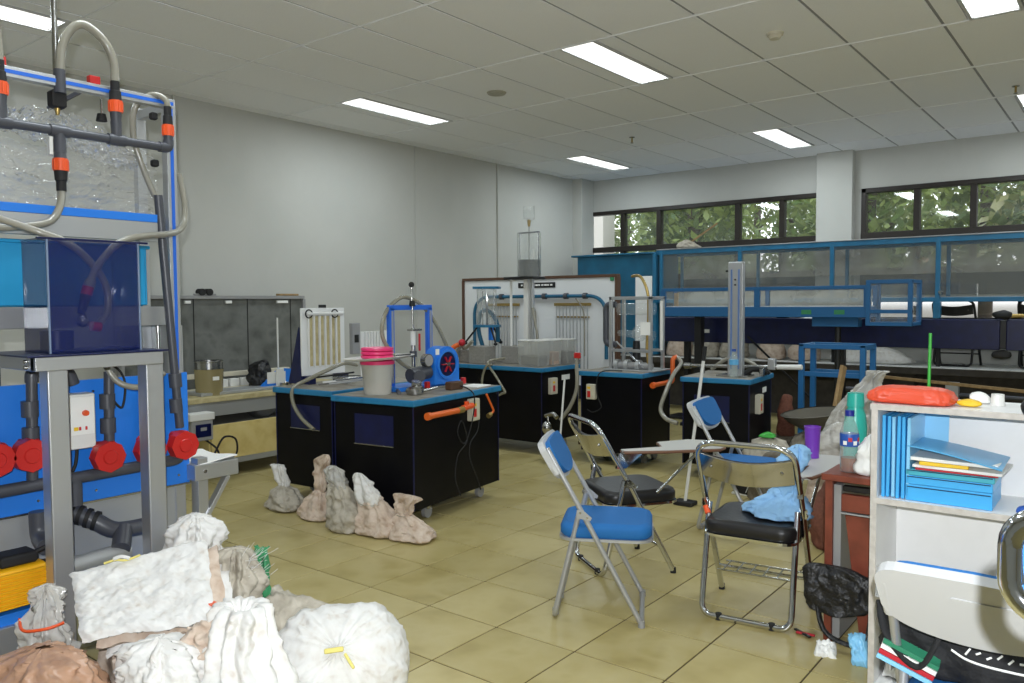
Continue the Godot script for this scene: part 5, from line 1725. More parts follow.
	# ---- whiteboard with the pipe friction loop
	wthing("pipe_loss_board", "white board with a blue pipe loop and two banks of tubes", "board", Vector3(-5.0, 0, -6.78))
	bx(-5.97, -4.0, 0.55, 1.64, -6.80, -6.76, 0.002)
	obj("board", "board_white")
	bx(-5.99, -3.98, 1.635, 1.665, -6.81, -6.74, 0.003)
	obj("top_frame", "brown_frame")
	for x in [-5.98, -3.99]:
		bx(x - 0.015, x + 0.015, 0.5, 1.64, -6.81, -6.74, 0.003)
		obj("side_frame", "brown_frame")
	for x in [-5.7, -4.25]:
		bx(x - 0.025, x + 0.025, 0.0, 0.56, -6.82, -6.76, 0.003)
		obj("leg", "brown_frame")
		bx(x - 0.025, x + 0.025, 0.0, 0.04, -7.05, -6.5, 0.003)
		obj("foot_bar", "brown_frame")
	tube(fillet([Vector3(-5.79, 0.70, -6.72), Vector3(-5.79, 1.455, -6.72), Vector3(-4.085, 1.455, -6.72), Vector3(-4.085, 0.83, -6.72)], 0.22, 10), 0.018, 12)
	obj("pipe_loop", "teal_steel")
	for x in [-5.4, -5.05, -4.83, -4.56, -4.33]:
		cyl(Vector3(x - 0.02, 1.455, -6.72), Vector3(x + 0.02, 1.455, -6.72), 0.032, 0.032, 10)
		obj("pipe_union", "pvc")
	for x0 in [-5.62, -4.72]:
		bx(x0, x0 + 0.44, 1.355, 1.385, -6.755, -6.73, 0.003)
		var mb := obj("tube_manifold", "brass")
		for k in 10:
			cyl(Vector3(x0 + 0.03 + k * 0.042, 0.72, -6.735), Vector3(x0 + 0.03 + k * 0.042, 1.355, -6.735), 0.006, 0.006, 8)
			obj("glass_tube", "alu_plate", mb)
		bx(x0 + 0.02, x0 + 0.42, 1.235, 1.25, -6.755, -6.74, 0.002)
		obj("tube_clip", "brass", mb)
	for x in [-4.95, -4.35]:
		tube(curve([Vector3(x - 0.1, 1.43, -6.73), Vector3(x - 0.02, 1.33, -6.73), Vector3(x, 1.2, -6.735), Vector3(x, 0.85, -6.735)], 5), 0.008, 8)
		obj("tapping_tube", "hose")
	bx(-5.20, -4.72, 1.545, 1.60, -6.76, -6.752, 0.001)
	var np := obj("name_plate", "black")
	for k in 11:
		var w := 0.022 + 0.006 * (k % 3)
		bx(-5.16 + k * 0.038, -5.16 + k * 0.038 + w, 1.565, 1.582, -6.752, -6.7505)
		obj("letter", "paper", np)
	bx(-4.06, -4.02, 1.60, 1.64, -6.76, -6.745, 0.002)
	obj("green_corner", "green_cloth")
	# ---- on the next bench
	var fx0 := -3.60
	var fx1 := -3.215
	wthing("flow_frame", "steel frame with clear horizontal cylinders and hoses", "lab rig", Vector3(-3.4, 0.8, -6.1))
	for z in [-6.0, -6.22]:
		for x in [fx0, fx1]:
			bx(x - 0.014, x + 0.014, 0.81, 1.435, z - 0.014, z + 0.014, 0.002)
			obj("post", "aluminium")
		bx(fx0 - 0.014, fx1 + 0.014, 1.41, 1.438, z - 0.014, z + 0.014, 0.002)
		obj("top_rail", "aluminium")
		bx(fx0, fx1, 0.96, 0.985, z - 0.012, z + 0.012, 0.002)
		obj("low_rail", "aluminium")
	for x in [fx0, fx1]:
		bx(x - 0.012, x + 0.012, 1.41, 1.436, -6.22, -6.0, 0.002)
		obj("end_rail", "aluminium")
	for y in [1.33, 1.12]:
		cyl(Vector3(fx0 + 0.02, y, -6.1), Vector3(fx1 - 0.02, y - (0.0 if y > 1.2 else 0.02), -6.1), 0.05 if y > 1.2 else 0.025, 0.05 if y > 1.2 else 0.04, 20)
		obj("clear_cylinder", "acrylic")
	ball(Vector3(-3.36, 1.12, -6.08), 0.07)
	obj("clear_bulb", "acrylic")
	tube(fillet([Vector3(-3.58, 1.37, -6.05), Vector3(-3.68, 1.37, -6.05), Vector3(-3.68, 1.02, -6.05), Vector3(-3.58, 1.02, -6.05)], 0.06), 0.028, 14)
	obj("bend_pipe", "pvc")
	bx(-3.54, -3.38, 0.90, 1.62, -6.34, -6.32, 0.003)
	obj("tall_white_panel", "white_paint")
	tube(curve([Vector3(-3.55, 1.62, -6.28), Vector3(-3.42, 1.61, -6.2), Vector3(-3.30, 1.48, -6.1), Vector3(-3.26, 1.30, -6.05), Vector3(-3.27, 1.0, -6.04), Vector3(-3.24, 0.85, -6.02)], 6), 0.013, 10)
	obj("amber_hose", "brass")
	cyl(Vector3(-3.165, 0.98, -6.1), Vector3(-3.165, 1.40, -6.1), 0.014, 0.014, 12)
	obj("gauge_tube", "white_plastic")
	bx(-3.30, -3.21, 1.11, 1.22, -5.985, -5.98)
	obj("paper_tag", "paper")
	tube([Vector3(fx0, 0.845, -6.03), Vector3(fx1, 0.845, -6.03)], 0.03, 12)
	obj("base_cylinder", "desk_grey")
	for x in [-3.57, -3.47, -3.36]:
		cyl(Vector3(x, 0.845, -6.03), Vector3(x + 0.035, 0.845, -6.03), 0.05, 0.05, 14)
		obj("flange", "alu_plate")
	bx(fx0 - 0.05, fx1 + 0.05, 0.80, 0.812, -6.3, -5.95, 0.003)
	obj("base_board", "alu_plate")
	bar(Vector3(-3.55, 1.05, -6.0), Vector3(-3.28, 0.83, -6.0), 0.014, 0.01, 0.001)
	obj("brace", "aluminium")
	cyl(Vector3(-3.46, 0.83, -6.2), Vector3(-3.46, 1.05, -6.2), 0.04, 0.03, 14)
	obj("dark_bottle", "black")
	wthing("red_tap_hose", "clear hose with a red tap drooping over the bench edge", "hose", Vector3(-3.82, 0.4, -5.74))
	tube(curve([Vector3(-3.80, 0.95, -5.78), Vector3(-3.80, 0.84, -5.76), Vector3(-3.79, 0.74, -5.75), Vector3(-3.80, 0.62, -5.75), Vector3(-3.86, 0.48, -5.74), Vector3(-3.96, 0.36, -5.74)], 6), 0.017, 10)
	obj("hose", "hose")
	box(Vector3(-3.80, 0.88, -5.77), Vector3(0.05, 0.04, 0.03), 0.006)
	obj("tap_body", "steel")
	box(Vector3(-3.80, 0.93, -5.77), Vector3(0.06, 0.05, 0.03), 0.006)
	obj("tap_handle", "red")
	tube(curve([Vector3(-3.4, 0.81, -5.85), Vector3(-3.55, 0.805, -5.79), Vector3(-3.60, 0.74, -5.77), Vector3(-3.60, 0.6, -5.77), Vector3(-3.56, 0.5, -5.77), Vector3(-3.64, 0.45, -5.77), Vector3(-3.7, 0.47, -5.77)], 5), 0.005, 7)
	single("black_lead", "rubber", "thin black lead hanging down the flow frame's bench", "cable")
	wthing("orange_pipe", "bent orange plastic pipe on the side of the flow frame's bench", "pipe", Vector3(-3.16, 0.7, -6.1))
	tube(fillet([Vector3(-3.15, 0.695, -5.90), Vector3(-3.15, 0.70, -6.28), Vector3(-3.15, 0.90, -6.28), Vector3(-3.15, 0.91, -6.35)], 0.03), 0.02, 12)
	obj("pipe", "pump_orange")
	for z in [-5.915, -6.18]:
		cyl(Vector3(-3.15, 0.695, z), Vector3(-3.15, 0.697, z - 0.03), 0.026, 0.026, 12)
		obj("collar", "pump_orange")
	tube(curve([Vector3(-3.14, 0.91, -6.34), Vector3(-3.08, 0.86, -6.3), Vector3(-3.05, 0.78, -6.1), Vector3(-3.04, 0.66, -5.95), Vector3(-3.04, 0.52, -5.85), Vector3(-2.97, 0.45, -5.8), Vector3(-2.86, 0.42, -5.79)], 6), 0.018, 10)
	obj("hose_tail", "hose")
	tube([Vector3(-3.9, 0.0, -5.62), Vector3(-3.9, 0.72, -5.72)], 0.009, 8)
	single("white_edge_pipe", "white_plastic", "thin white pipe standing in the gap between two benches", "pipe")
	wthing("float_valve", "metal tap with a blue float ball between the benches", "float valve", Vector3(-3.98, 0.0, -5.62))
	ball(Vector3(-3.96, 0.105, -5.60), 0.075)
	obj("float_ball", "panel_blue")
	ball(Vector3(-4.02, 0.30, -5.62), 0.045, 1.3)
	obj("bulb", "steel")
	tube(fillet([Vector3(-4.05, 0.40, -5.65), Vector3(-3.95, 0.43, -5.62), Vector3(-3.90, 0.40, -5.60)], 0.02), 0.02, 10)
	obj("tap", "steel")
	cyl(Vector3(-3.98, 0.16, -5.61), Vector3(-4.02, 0.42, -5.63), 0.008, 0.008, 8)
	obj("rod", "steel")
	# ---- on the last bench
	wthing("silver_column", "tall silver column with two blue slots and a scale", "lab column", Vector3(-2.47, 0.8, -6.02))
	bx(-2.535, -2.413, 0.80, 1.70, -6.05, -6.0, 0.006)
	var col := obj("column_body", "aluminium")
	for x in [-2.505, -2.445]:
		bx(x - 0.007, x + 0.007, 0.86, 1.64, -6.0, -5.996)
		obj("blue_slot", "slot_blue", col)
	for y in [1.56, 1.52]:
		cyl(Vector3(-2.474, y, -6.0), Vector3(-2.474, y, -5.992), 0.007, 0.007, 8)
		obj("screw", "rubber", col)
	cyl(Vector3(-2.56, 1.63, -6.02), Vector3(-2.535, 1.63, -6.02), 0.008, 0.008, 8)
	obj("side_screw", "rubber", col)
	bx(-2.60, -2.36, 0.80, 0.815, -6.12, -5.93, 0.003)
	obj("foot_plate", "steel")
	wthing("guide_rail", "long horizontal steel rail with sliders lying across the bench", "rail", Vector3(-2.45, 0.8, -6.15))
	tube([Vector3(-2.93, 0.86, -6.12), Vector3(-2.0, 0.885, -6.12)], 0.014, 12)
	obj("rod", "steel")
	cyl(Vector3(-2.18, 0.88, -6.12), Vector3(-1.99, 0.886, -6.12), 0.02, 0.02, 14)
	obj("white_end", "white_plastic")
	cyl(Vector3(-2.96, 0.858, -6.12), Vector3(-2.9, 0.86, -6.12), 0.024, 0.024, 12)
	obj("rail_end", "steel")
	box(Vector3(-2.22, 0.90, -6.12), Vector3(0.06, 0.09, 0.05), 0.008)
	obj("slider", "aluminium")
	for x in [-2.8, -2.3]:
		bx(x - 0.015, x + 0.015, 0.80, 0.86, -6.14, -6.10, 0.002)
		obj("support", "steel")
	tube(curve([Vector3(-2.8, 0.82, -6.3), Vector3(-2.65, 0.92, -6.3), Vector3(-2.5, 0.90, -6.35), Vector3(-2.38, 0.83, -6.3)], 6), 0.016, 8)
	obj("hose_piece", "hose")
	for k in 2:
		tube(curve([Vector3(-2.42, 0.82, -6.05 - k * 0.1), Vector3(-2.35, 0.86, -6.1), Vector3(-2.3, 0.82, -6.2 - k * 0.06), Vector3(-2.38, 0.82, -6.3)], 5), 0.018, 8)
		obj("black_hose", "rubber")
	water_bottle(Vector3(-2.44, 0.801, -5.90), "small clear water bottle with a blue cap by the silver column")

func water_bottle(o: Vector3, label: String) -> void:
	wthing("water_bottle", label, "bottle", o)
	lathe([Vector2(0, 0), Vector2(0.03, 0), Vector2(0.034, 0.01), Vector2(0.031, 0.06), Vector2(0.034, 0.11), Vector2(0.034, 0.15), Vector2(0.014, 0.19), Vector2(0.013, 0.205)], 18, Transform3D(Basis(), o))
	obj("body", "pet")
	cyl(o + Vector3(0, 0.10, 0), o + Vector3(0, 0.14, 0), 0.0345, 0.0345, 18)
	obj("label", "folder_sky")
	cyl(o + Vector3(0, 0.203, 0), o + Vector3(0, 0.222, 0), 0.016, 0.016, 14)
	obj("cap", "label_blue")

# ---------------------------------------------------------------- flumes along the end wall
func build_flumes() -> void:
	wthing("glass_flume", "long teal glass-sided flume under the high windows", "flume", Vector3(-2.0, 0.68, -9.7))
	var z0 := -9.4
	var z1 := -10.02
	bx(-4.95, 1.6, 2.0, 2.06, z0 - 0.05, z0 + 0.01, 0.004)
	obj("front_top_rail", "flume_blue")
	bx(-4.95, 1.6, 2.0, 2.06, z1, z1 + 0.05, 0.004)
	obj("rear_top_rail", "flume_blue")
	bx(-4.95, 1.6, 2.06, 2.072, z1 - 0.02, z0 + 0.02, 0.003)
	obj("lid_strip", "alu_plate")
	bx(-4.95, 1.6, 1.372, 1.42, z0 - 0.06, z0 + 0.01, 0.004)
	obj("front_low_rail", "flume_blue")
	bx(-4.95, 1.6, 1.38, 1.43, z1, z0 - 0.06, 0.003)
	obj("flume_bed", "alu_plate")
	var posts := [-4.88, -3.82, -2.732, -1.652, -0.6, 0.45, 1.55]
	for i in posts.size():
		var x: float = posts[i]
		bx(x - 0.022, x + 0.022, 1.37, 2.06, z0 - 0.03, z0 + 0.015, 0.003)
		obj("front_post", "flume_blue")
		bx(x - 0.02, x + 0.02, 1.43, 2.0, z1, z1 + 0.03, 0.003)
		obj("rear_post", "flume_blue")
		bx(x - 0.02, x + 0.02, 0.681, 1.37, z0 - 0.12, z0 - 0.08, 0.003)
		obj("support_leg", "black")
		if i < posts.size() - 1:
			bx(x + 0.022, posts[i + 1] - 0.022, 1.42, 2.0, z0 - 0.012, z0 - 0.004)
			obj("front_pane", "clear_glass")
			bx(x + 0.022, posts[i + 1] - 0.022, 1.69, 2.0, z1 + 0.01, z1 + 0.018)
			obj("rear_pane", "grimy_glass")
			bx(x + 0.022, posts[i + 1] - 0.022, 1.43, 1.688, z1 + 0.01, z1 + 0.018)
			obj("lower_rear_pane", "clear_glass")
	for x in [-1.65, 0.45]:
		bx(x - 0.035, x + 0.035, 1.20, 1.37, z0 - 0.02, z0 + 0.05, 0.004)
		obj("rail_bracket", "flume_blue")
	cyl(Vector3(-1.62, 1.45, z0 + 0.02), Vector3(-1.62, 1.48, z0 + 0.05), 0.02, 0.02, 12)
	obj("knob", "steel")
	cyl(Vector3(-1.33, 1.44, -9.7), Vector3(-1.33, 1.56, -9.7), 0.018, 0.018, 10)
	obj("point_gauge", "steel")
	wthing("head_tank", "solid teal steel tank at the corner end of the flume", "tank", Vector3(-5.55, 0.6, -9.7))
	bx(-6.2, -4.96, 0.70, 2.02, -10.05, -9.42, 0.006)
	obj("tank_body", "teal_steel")
	bx(-6.28, -4.94, 2.02, 2.045, -10.08, -9.38, 0.004)
	obj("top_flange", "teal_steel")
	bx(-4.99, -4.94, 0.70, 2.03, -9.43, -9.36, 0.004)
	obj("corner_post", "flume_blue")
	sack([[Vector3(-4.55, 2.073, -9.5), 0.03, 0.03, 0.0], [Vector3(-4.55, 2.085, -9.5), 0.16, 0.10, 0.0], [Vector3(-4.57, 2.13, -9.5), 0.12, 0.08, 0.008], [Vector3(-4.58, 2.18, -9.5), 0.04, 0.03, 0.004], [Vector3(-4.58, 2.19, -9.5), 0.005, 0.005, 0]], 26, 14, 0.03, 9.0, 61)
	single("white_rag", "sack_grey", "crumpled pale rag lying on the flume's top near the tank", "rag")
	bar(Vector3(-4.55, 2.14, -9.52), Vector3(-4.20, 2.38, -9.6), 0.02, 0.02, 0.003)
	single("wooden_stick", "wood", "pale stick poking up from the rag on the flume", "stick")
	# ---- the smaller flume in front
	wthing("small_flume", "short blue-framed flume standing in front of the long one", "flume", Vector3(-3.1, 0.0, -8.3))
	var a0 := -8.2
	var a1 := -8.5
	for z in [a0, a1]:
		bx(-4.25, -2.03, 1.505, 1.54, z - 0.02, z + 0.02, 0.003)
		obj("top_rail", "frame_blue")
	for x in [-4.23, -3.14, -2.05]:
		bx(x - 0.03, x + 0.03, 1.33, 1.51, a0 - 0.018, a0 + 0.018, 0.003)
		obj("front_post", "frame_blue")
		bx(x - 0.02, x + 0.02, 1.33, 1.51, a1 - 0.015, a1 + 0.015, 0.003)
		obj("rear_post", "frame_blue")
	for q in [[-4.2, -3.17], [-3.11, -2.08]]:
		bx(q[0], q[1], 1.33, 1.505, a0 - 0.006, a0 + 0.0)
		obj("front_pane", "acrylic")
		bx(q[0], q[1], 1.33, 1.505, a1 - 0.003, a1 + 0.003)
		obj("rear_pane", "grimy_glass")
	bx(-4.25, -2.03, 1.225, 1.33, a1 - 0.01, a0 + 0.03, 0.005)
	obj("channel_beam", "frame_blue")
	bx(-4.22, -2.05, 1.331, 1.34, a1 + 0.02, a0 - 0.02, 0.002)
	obj("channel_bed", "white_plastic")
	bx(-4.19, -4.14, 1.34, 1.49, a1 + 0.1, a1 + 0.12, 0.003)
	obj("weir_plate", "wood")
	for x in [-2.62, -2.30]:
		bx(x - 0.05, x + 0.05, 1.255, 1.30, a0 + 0.03, a0 + 0.034, 0.001)
		obj("green_tag", "green_cloth")
	# end box
	for x in [-2.03, -1.66]:
		for z in [a0 + 0.04, a1 - 0.04]:
			bx(x - 0.02, x + 0.02, 1.15, 1.585, z - 0.02, z + 0.02, 0.003)
			obj("box_post", "frame_blue")
	for y in [1.57, 1.165, 1.285]:
		for z in [a0 + 0.04, a1 - 0.04]:
			if y == 1.285 and z < a0:
				continue
			bx(-2.05, -1.64, y - 0.018, y + 0.018, z - 0.018, z + 0.018, 0.003)
			obj("box_rail", "frame_blue")
	for x in [-2.03, -1.66]:
		for y in [1.57, 1.165]:
			bx(x - 0.018, x + 0.018, y - 0.016, y + 0.016, a1 - 0.04, a0 + 0.04, 0.002)
			obj("box_side_rail", "frame_blue")
	bx(-2.01, -1.68, 1.18, 1.56, a0 + 0.03, a0 + 0.036)
	obj("box_pane", "acrylic")
	bx(-1.665, -1.66, 1.18, 1.56, a1 - 0.03, a0 + 0.03)
	obj("box_pane", "acrylic")
	# stand of the small flume
	bx(-2.6, -2.15, 1.13, 1.225, -8.42, -8.28, 0.005)
	obj("pivot_block", "frame_blue")
	cyl(Vector3(-2.36, 0.03, -8.35), Vector3(-2.36, 1.14, -8.35), 0.03, 0.03, 14)
	obj("jack_column", "black")
	bx(-2.56, -2.16, 0.0, 0.04, -8.5, -8.15, 0.006)
	obj("base_plate", "black")
	bx(-3.9, -3.82, 0.0, 1.225, -8.4, -8.3, 0.004)
	obj("rear_leg", "black")
	bx(-4.0, -3.72, 0.0, 0.04, -8.5, -8.15, 0.006)
	obj("base_plate", "black")
	# ---- navy girder
	wthing("navy_girder", "long dark navy box girder running across in front of the end wall", "girder", Vector3(-2.0, 0.0, -8.75))
	bx(-4.5, -0.99, 0.92, 1.205, -8.9, -8.62, 0.008)
	obj("girder", "navy")
	bx(-0.94, 1.2, 0.92, 1.205, -8.9, -8.62, 0.008)
	obj("girder", "navy")
	bx(-1.01, -0.93, 0.93, 1.195, -8.88, -8.64, 0.004)
	obj("joint_collar", "black")
	bx(-3.98, -3.86, 1.03, 1.07, -8.62, -8.616)
	obj("white_label", "paper")
	for x in [-4.2, -2.43, 0.9]:
		bx(x - 0.03, x + 0.03, 0.03, 0.92, -8.80, -8.72, 0.004)
		obj("leg", "black")
		bx(x - 0.2, x + 0.2, 0.0, 0.03, -8.95, -8.6, 0.004)
		obj("foot", "black")
	bar(Vector3(-3.4, 1.0, -8.605), Vector3(-2.7, 0.35, -8.605), 0.02, 0.02, 0.002)
	obj("stay", "black")
	for y in [1.25, 0.88]:
		sack([[Vector3(-0.97, y - 0.04, -8.6), 0.01, 0.01, 0.0], [Vector3(-0.97, y - 0.025, -8.6), 0.07, 0.05, 0.0], [Vector3(-0.97, y + 0.02, -8.6), 0.075, 0.05, 0.008], [Vector3(-0.96, y + 0.045, -8.6), 0.01, 0.01, 0.0]], 20, 10, 0.01, 9, 3, 5)
		obj("clamp_knob", "rubber")
	cyl(Vector3(-0.90, 1.24, -8.6), Vector3(-0.65, 1.245, -8.6), 0.02, 0.014, 10)
	obj("clamp_handle", "brass")
	box(Vector3(-3.05, 1.235, -8.72), Vector3(0.12, 0.06, 0.1), 0.01)
	single("black_clamp", "black", "small black clamp sitting on the navy girder", "clamp")
	for q in [[-2.85, -2.55, "white sheet of paper on the navy girder, under the small flume"]]:
		var fp := func(u, v): return Vector3(q[0] + u * (q[1] - q[0]), 1.207 + 0.02 * sin(u * 4.0) * v, -8.64 - v * 0.2)
		surf(8, 6, fp, 0.002, Vector3.UP)
		single("paper_sheet", "paper", q[2], "paper")
	# ---- blue stand in front
	wthing("blue_stand", "open blue steel stand in front of the navy girder", "stand", Vector3(-2.0, 0, -7.15))
	for x in [-2.28, -1.775]:
		for z in [-7.0, -7.32]:
			bx(x - 0.022, x + 0.022, 0.0, 1.0, z - 0.022, z + 0.022, 0.003)
			obj("leg", "frame_blue")
		bx(x - 0.02, x + 0.02, 0.975, 1.018, -7.34, -6.98, 0.003)
		obj("side_rail", "frame_blue")
	for z in [-7.0, -7.32]:
		bx(-2.30, -1.755, 0.98, 1.02, z - 0.02, z + 0.02, 0.003)
		obj("top_rail", "frame_blue")
		bx(-2.28, -1.775, 0.74, 0.78, z - 0.015, z + 0.015, 0.003)
		obj("middle_rail", "frame_blue")
	# ---- sacks on the ledge
	var sk := [[-4.72, 0.17, "sack_tan"], [-4.34, 0.17, "sack_grey"], [-3.97, 0.17, "sack_grey"], [-3.5, 0.16, "sack_tan"], [-3.1, 0.17, "sack_tan"]]
	var sl := ["brown sack on the ledge nearest the flow frame, farthest left", "second brown sack from the left on the ledge", "brown sack on the ledge just left of the silver column", "brown sack on the ledge right of the silver column", "brown sack on the ledge behind the blue stand"]
	for i in sk.size():
		var c := Vector3(sk[i][0], 0.681, -9.62)
		var r: float = sk[i][1]
		sack([[c, 0.05, 0.05, 0.0], [c + Vector3(0, 0.012, 0), r, 0.15, 0.0], [c + Vector3(0, 0.12, 0), r * 1.05, 0.16, 0.004], [c + Vector3(0.01, 0.21, 0), r * 0.75, 0.11, 0.012], [c + Vector3(0.02, 0.245, 0), r * 0.35, 0.05, 0.01], [c + Vector3(0.02, 0.255, 0), 0.01, 0.01, 0]], 30, 18, 0.025, 8.0, 70 + i)
		single("ledge_sack", sk[i][2], sl[i], "sack", "brown sacks on the tiled ledge")
	var c2 := Vector3(-2.35, 0.681, -9.62)
	sack([[c2, 0.1, 0.05, 0.0], [c2 + Vector3(0, 0.012, 0), 0.44, 0.17, 0.0], [c2 + Vector3(-0.03, 0.11, 0), 0.38, 0.16, 0.004], [c2 + Vector3(-0.08, 0.19, 0), 0.22, 0.1, 0.008], [c2 + Vector3(-0.1, 0.21, 0), 0.02, 0.02, 0]], 36, 18, 0.03, 7.0, 80)
	single("ledge_sack", "sack_white", "white sack lying on the ledge behind the blue stand", "sack")
	# girder under the ledge, pipes
	tube([Vector3(-2.6, 0.42, -9.2), Vector3(1.2, 0.42, -9.2)], 0.022, 10)
	single("low_pipe", "pvc", "thin grey pipe running along below the tiled ledge", "pipe")
	bx(-1.52, -1.40, 0.0, 0.55, -9.22, -9.14, 0.004)
	single("grey_post", "alu_plate", "short grey post below the tiled ledge on the right", "post")
	bar(Vector3(-2.45, 0.62, -8.9), Vector3(-0.2, 0.48, -8.95), 0.05, 0.03, 0.004)
	single("long_plank", "wood", "long thin plank lying low behind the bookcase", "plank")

# ---------------------------------------------------------------- folding chairs (forward +x, right hand +z)
func make_chair(label: String, at: Vector3, turn: float, kind: String, arm := false) -> Node3D:
	var t := thing("folding_chair", label, "chair", at, turn, "folding chairs")
	var tm: String = {"blue": "silver_paint", "chrome": "chrome", "black": "black"}[kind]
	var w := 0.185 if kind == "blue" else 0.21
	var g := w / 0.185
	# long tubes from the front feet to the backrest
	if kind == "blue":
		for s in [-1, 1]:
			tube(fillet([Vector3(0.19, 0.012, s * w), Vector3(-0.07, 0.50, s * w), Vector3(-0.215, 0.76, s * 0.175)], 0.1), 0.0115, 12)
			obj("long_tube", tm)
		tube([Vector3(0.19, 0.013, -w), Vector3(0.19, 0.013, w)], 0.0115, 12)
		obj("front_foot_bar", tm)
	else:
		tube(fillet([Vector3(0.19, 0.012, w), Vector3(-0.07, 0.50, w), Vector3(-0.235, 0.785, w * 0.98), Vector3(-0.235, 0.785, -w * 0.98), Vector3(-0.07, 0.50, -w), Vector3(0.19, 0.012, -w)], 0.09, 9), 0.0135, 14)
		obj("long_tube", tm)
		tube([Vector3(0.12, 0.14, -w), Vector3(0.12, 0.14, w)], 0.008, 10)
		obj("front_stretcher", tm)
	# rear U legs
	tube(fillet([Vector3(-0.075, 0.49, 0.168 * g), Vector3(-0.19, 0.013, 0.168 * g), Vector3(-0.19, 0.013, -0.168 * g), Vector3(-0.075, 0.49, -0.168 * g)], 0.055, 7), 0.0115 if kind == "blue" else 0.0135, 12)
	obj("rear_leg_loop", tm)
	for s in [-1, 1]:
		for q in [Vector3(0.19, 0.012, s * w), Vector3(-0.19, 0.014, s * 0.10 * g)]:
			cyl(q + Vector3(0, -0.012, 0), q + Vector3(0, 0.016, 0), 0.015, 0.014, 12)
			obj("foot_cap", "desk_grey" if kind == "blue" else "rubber")
		# hinge plate
		prism([Vector2(-0.085, 0.465), Vector2(-0.025, 0.455), Vector2(-0.02, 0.468), Vector2(-0.06, 0.502), Vector2(-0.085, 0.50)], 0.004, Transform3D(Basis(), Vector3(0, 0, s * (w + 0.014) - 0.002)))
		var hp := obj("hinge_plate", tm)
		for q in [Vector3(-0.07, 0.488, s * (w + 0.015)), Vector3(-0.04, 0.468, s * (w + 0.015))]:
			cyl(q, q + Vector3(0, 0, s * 0.004), 0.006, 0.005, 10)
			obj("rivet", "steel", hp)
	# seat
	var n := 5
	var st := []
	for p in rrect(0.40, 0.35 * g, 0.07, 6):
		st.append(p)
	var xf := Transform3D(Basis(Vector3(1, 0, 0), Vector3(0, 0, -1), Vector3(0, 1, 0)), Vector3(0.035, 0.37, 0))
	# cushion: stacked outline, rounded at the rim
	var prof := [[0.0, -0.012], [0.012, 0.0], [0.040, 0.0], [0.056, -0.010], [0.063, -0.03]]
	var rings := []
	for pr in prof:
		var ring := []
		for p in st:
			var d: Vector2 = p.normalized() * pr[1]
			ring.append(xf * Vector3(p.x + d.x, p.y + d.y, pr[0]))
		rings.append(ring)
	var m := st.size()
	var ids := []
	for j in rings.size():
		var row := []
		for i in m:
			var a: Vector3 = rings[j][(i + 1) % m] - rings[j][(i - 1 + m) % m]
			var b: Vector3 = rings[min(j + 1, rings.size() - 1)][i] - rings[max(j - 1, 0)][i]
			var nn := a.cross(b).normalized()
			if nn.dot(rings[j][i] - Vector3(0.035, 0.40, 0)) < 0.0:
				nn = -nn
			row.append(vert(rings[j][i], nn))
		ids.append(row)
	for j in rings.size() - 1:
		for i in m:
			quad(ids[j][i], ids[j][(i + 1) % m], ids[j + 1][(i + 1) % m], ids[j + 1][i])
	for e in 2:
		var up := Vector3.UP if e else Vector3.DOWN
		var cc := vert(Vector3(0.035, rings[-1][0].y + 0.004 if e else rings[0][0].y, 0), up)
		var ids2 := []
		for p in rings[-1 if e else 0]:
			ids2.append(vert(p, up))
		for i in m:
			tri(cc, ids2[i], ids2[(i + 1) % m])
	obj("seat", "chair_blue" if kind == "blue" else "vinyl_black")
	prism(rrect(0.41, 0.355 * g, 0.07, 6), 0.012, Transform3D(Basis(Vector3(1, 0, 0), Vector3(0, 0, -1), Vector3(0, 1, 0)), Vector3(0.035, 0.358, 0)))
	obj("seat_pan", tm)
	# backrest
	var up2 := Vector3(-0.487, 0.873, 0)
	var fw := Vector3(0.873, 0.487, 0)
	var bxf := Transform3D(Basis(Vector3(0, 0, 1), up2, -fw), Vector3(-0.215, 0.755, 0))
	if kind == "blue":
		var sh := []
		for k in 25:
			var a := PI * k / 24.0
			sh.append(Vector2(-cos(a) * 0.195, -0.06 - pow(sin(a), 0.8) * 0.10))
		sh.append_array([Vector2(0.200, 0.0), Vector2(0.197, 0.014), Vector2(0.188, 0.027), Vector2(0.174, 0.036), Vector2(0.155, 0.04), Vector2(0.0, 0.044), Vector2(-0.155, 0.04), Vector2(-0.174, 0.036), Vector2(-0.188, 0.027), Vector2(-0.197, 0.014), Vector2(-0.200, 0.0)])
		prism(sh, 0.028, bxf)
		var so := obj("back_shell", "grey_shell")
		prism(rrect(0.13, 0.018, 0.008), 0.003, Transform3D(bxf.basis, bxf * Vector3(0.02, -0.02, 0.028)))
		obj("grip_ridge", "grey_shell", so)
		var pd := []
		for p in sh:
			pd.append(Vector2(p.x * 0.88, (p.y + 0.06) * 0.86 - 0.06))
		prism(pd, 0.022, Transform3D(bxf.basis, bxf * Vector3(0, 0, -0.022)))
		obj("back_pad", "chair_blue")
		for s in [-1, 1]:
			tube([bxf * Vector3(s * 0.178, -0.115, 0.012), bxf * Vector3(s * 0.18, -0.01, 0.012)], 0.017, 12)
			obj("tube_socket", "grey_shell")
	else:
		var fb := func(u, v):
			var x: float = (u - 0.5) * 0.345 * g
			return bxf * Vector3(x, -0.02 - v * 0.125 - 0.012 * sin(u * PI), 0.012 + 0.03 * sin(u * PI))
		surf(24, 8, fb, 0.006, -fw)
		obj("back_plate", "gold_chrome" if kind == "chrome" else "vinyl_black")
		var fp := func(u, v):
			var x: float = (u - 0.5) * 0.33 * g
			return bxf * Vector3(x, -0.03 - v * 0.105 - 0.012 * sin(u * PI), -0.012 + 0.03 * sin(u * PI))
		surf(18, 6, fp, 0.014, fw)
		obj("back_pad", "vinyl_black")
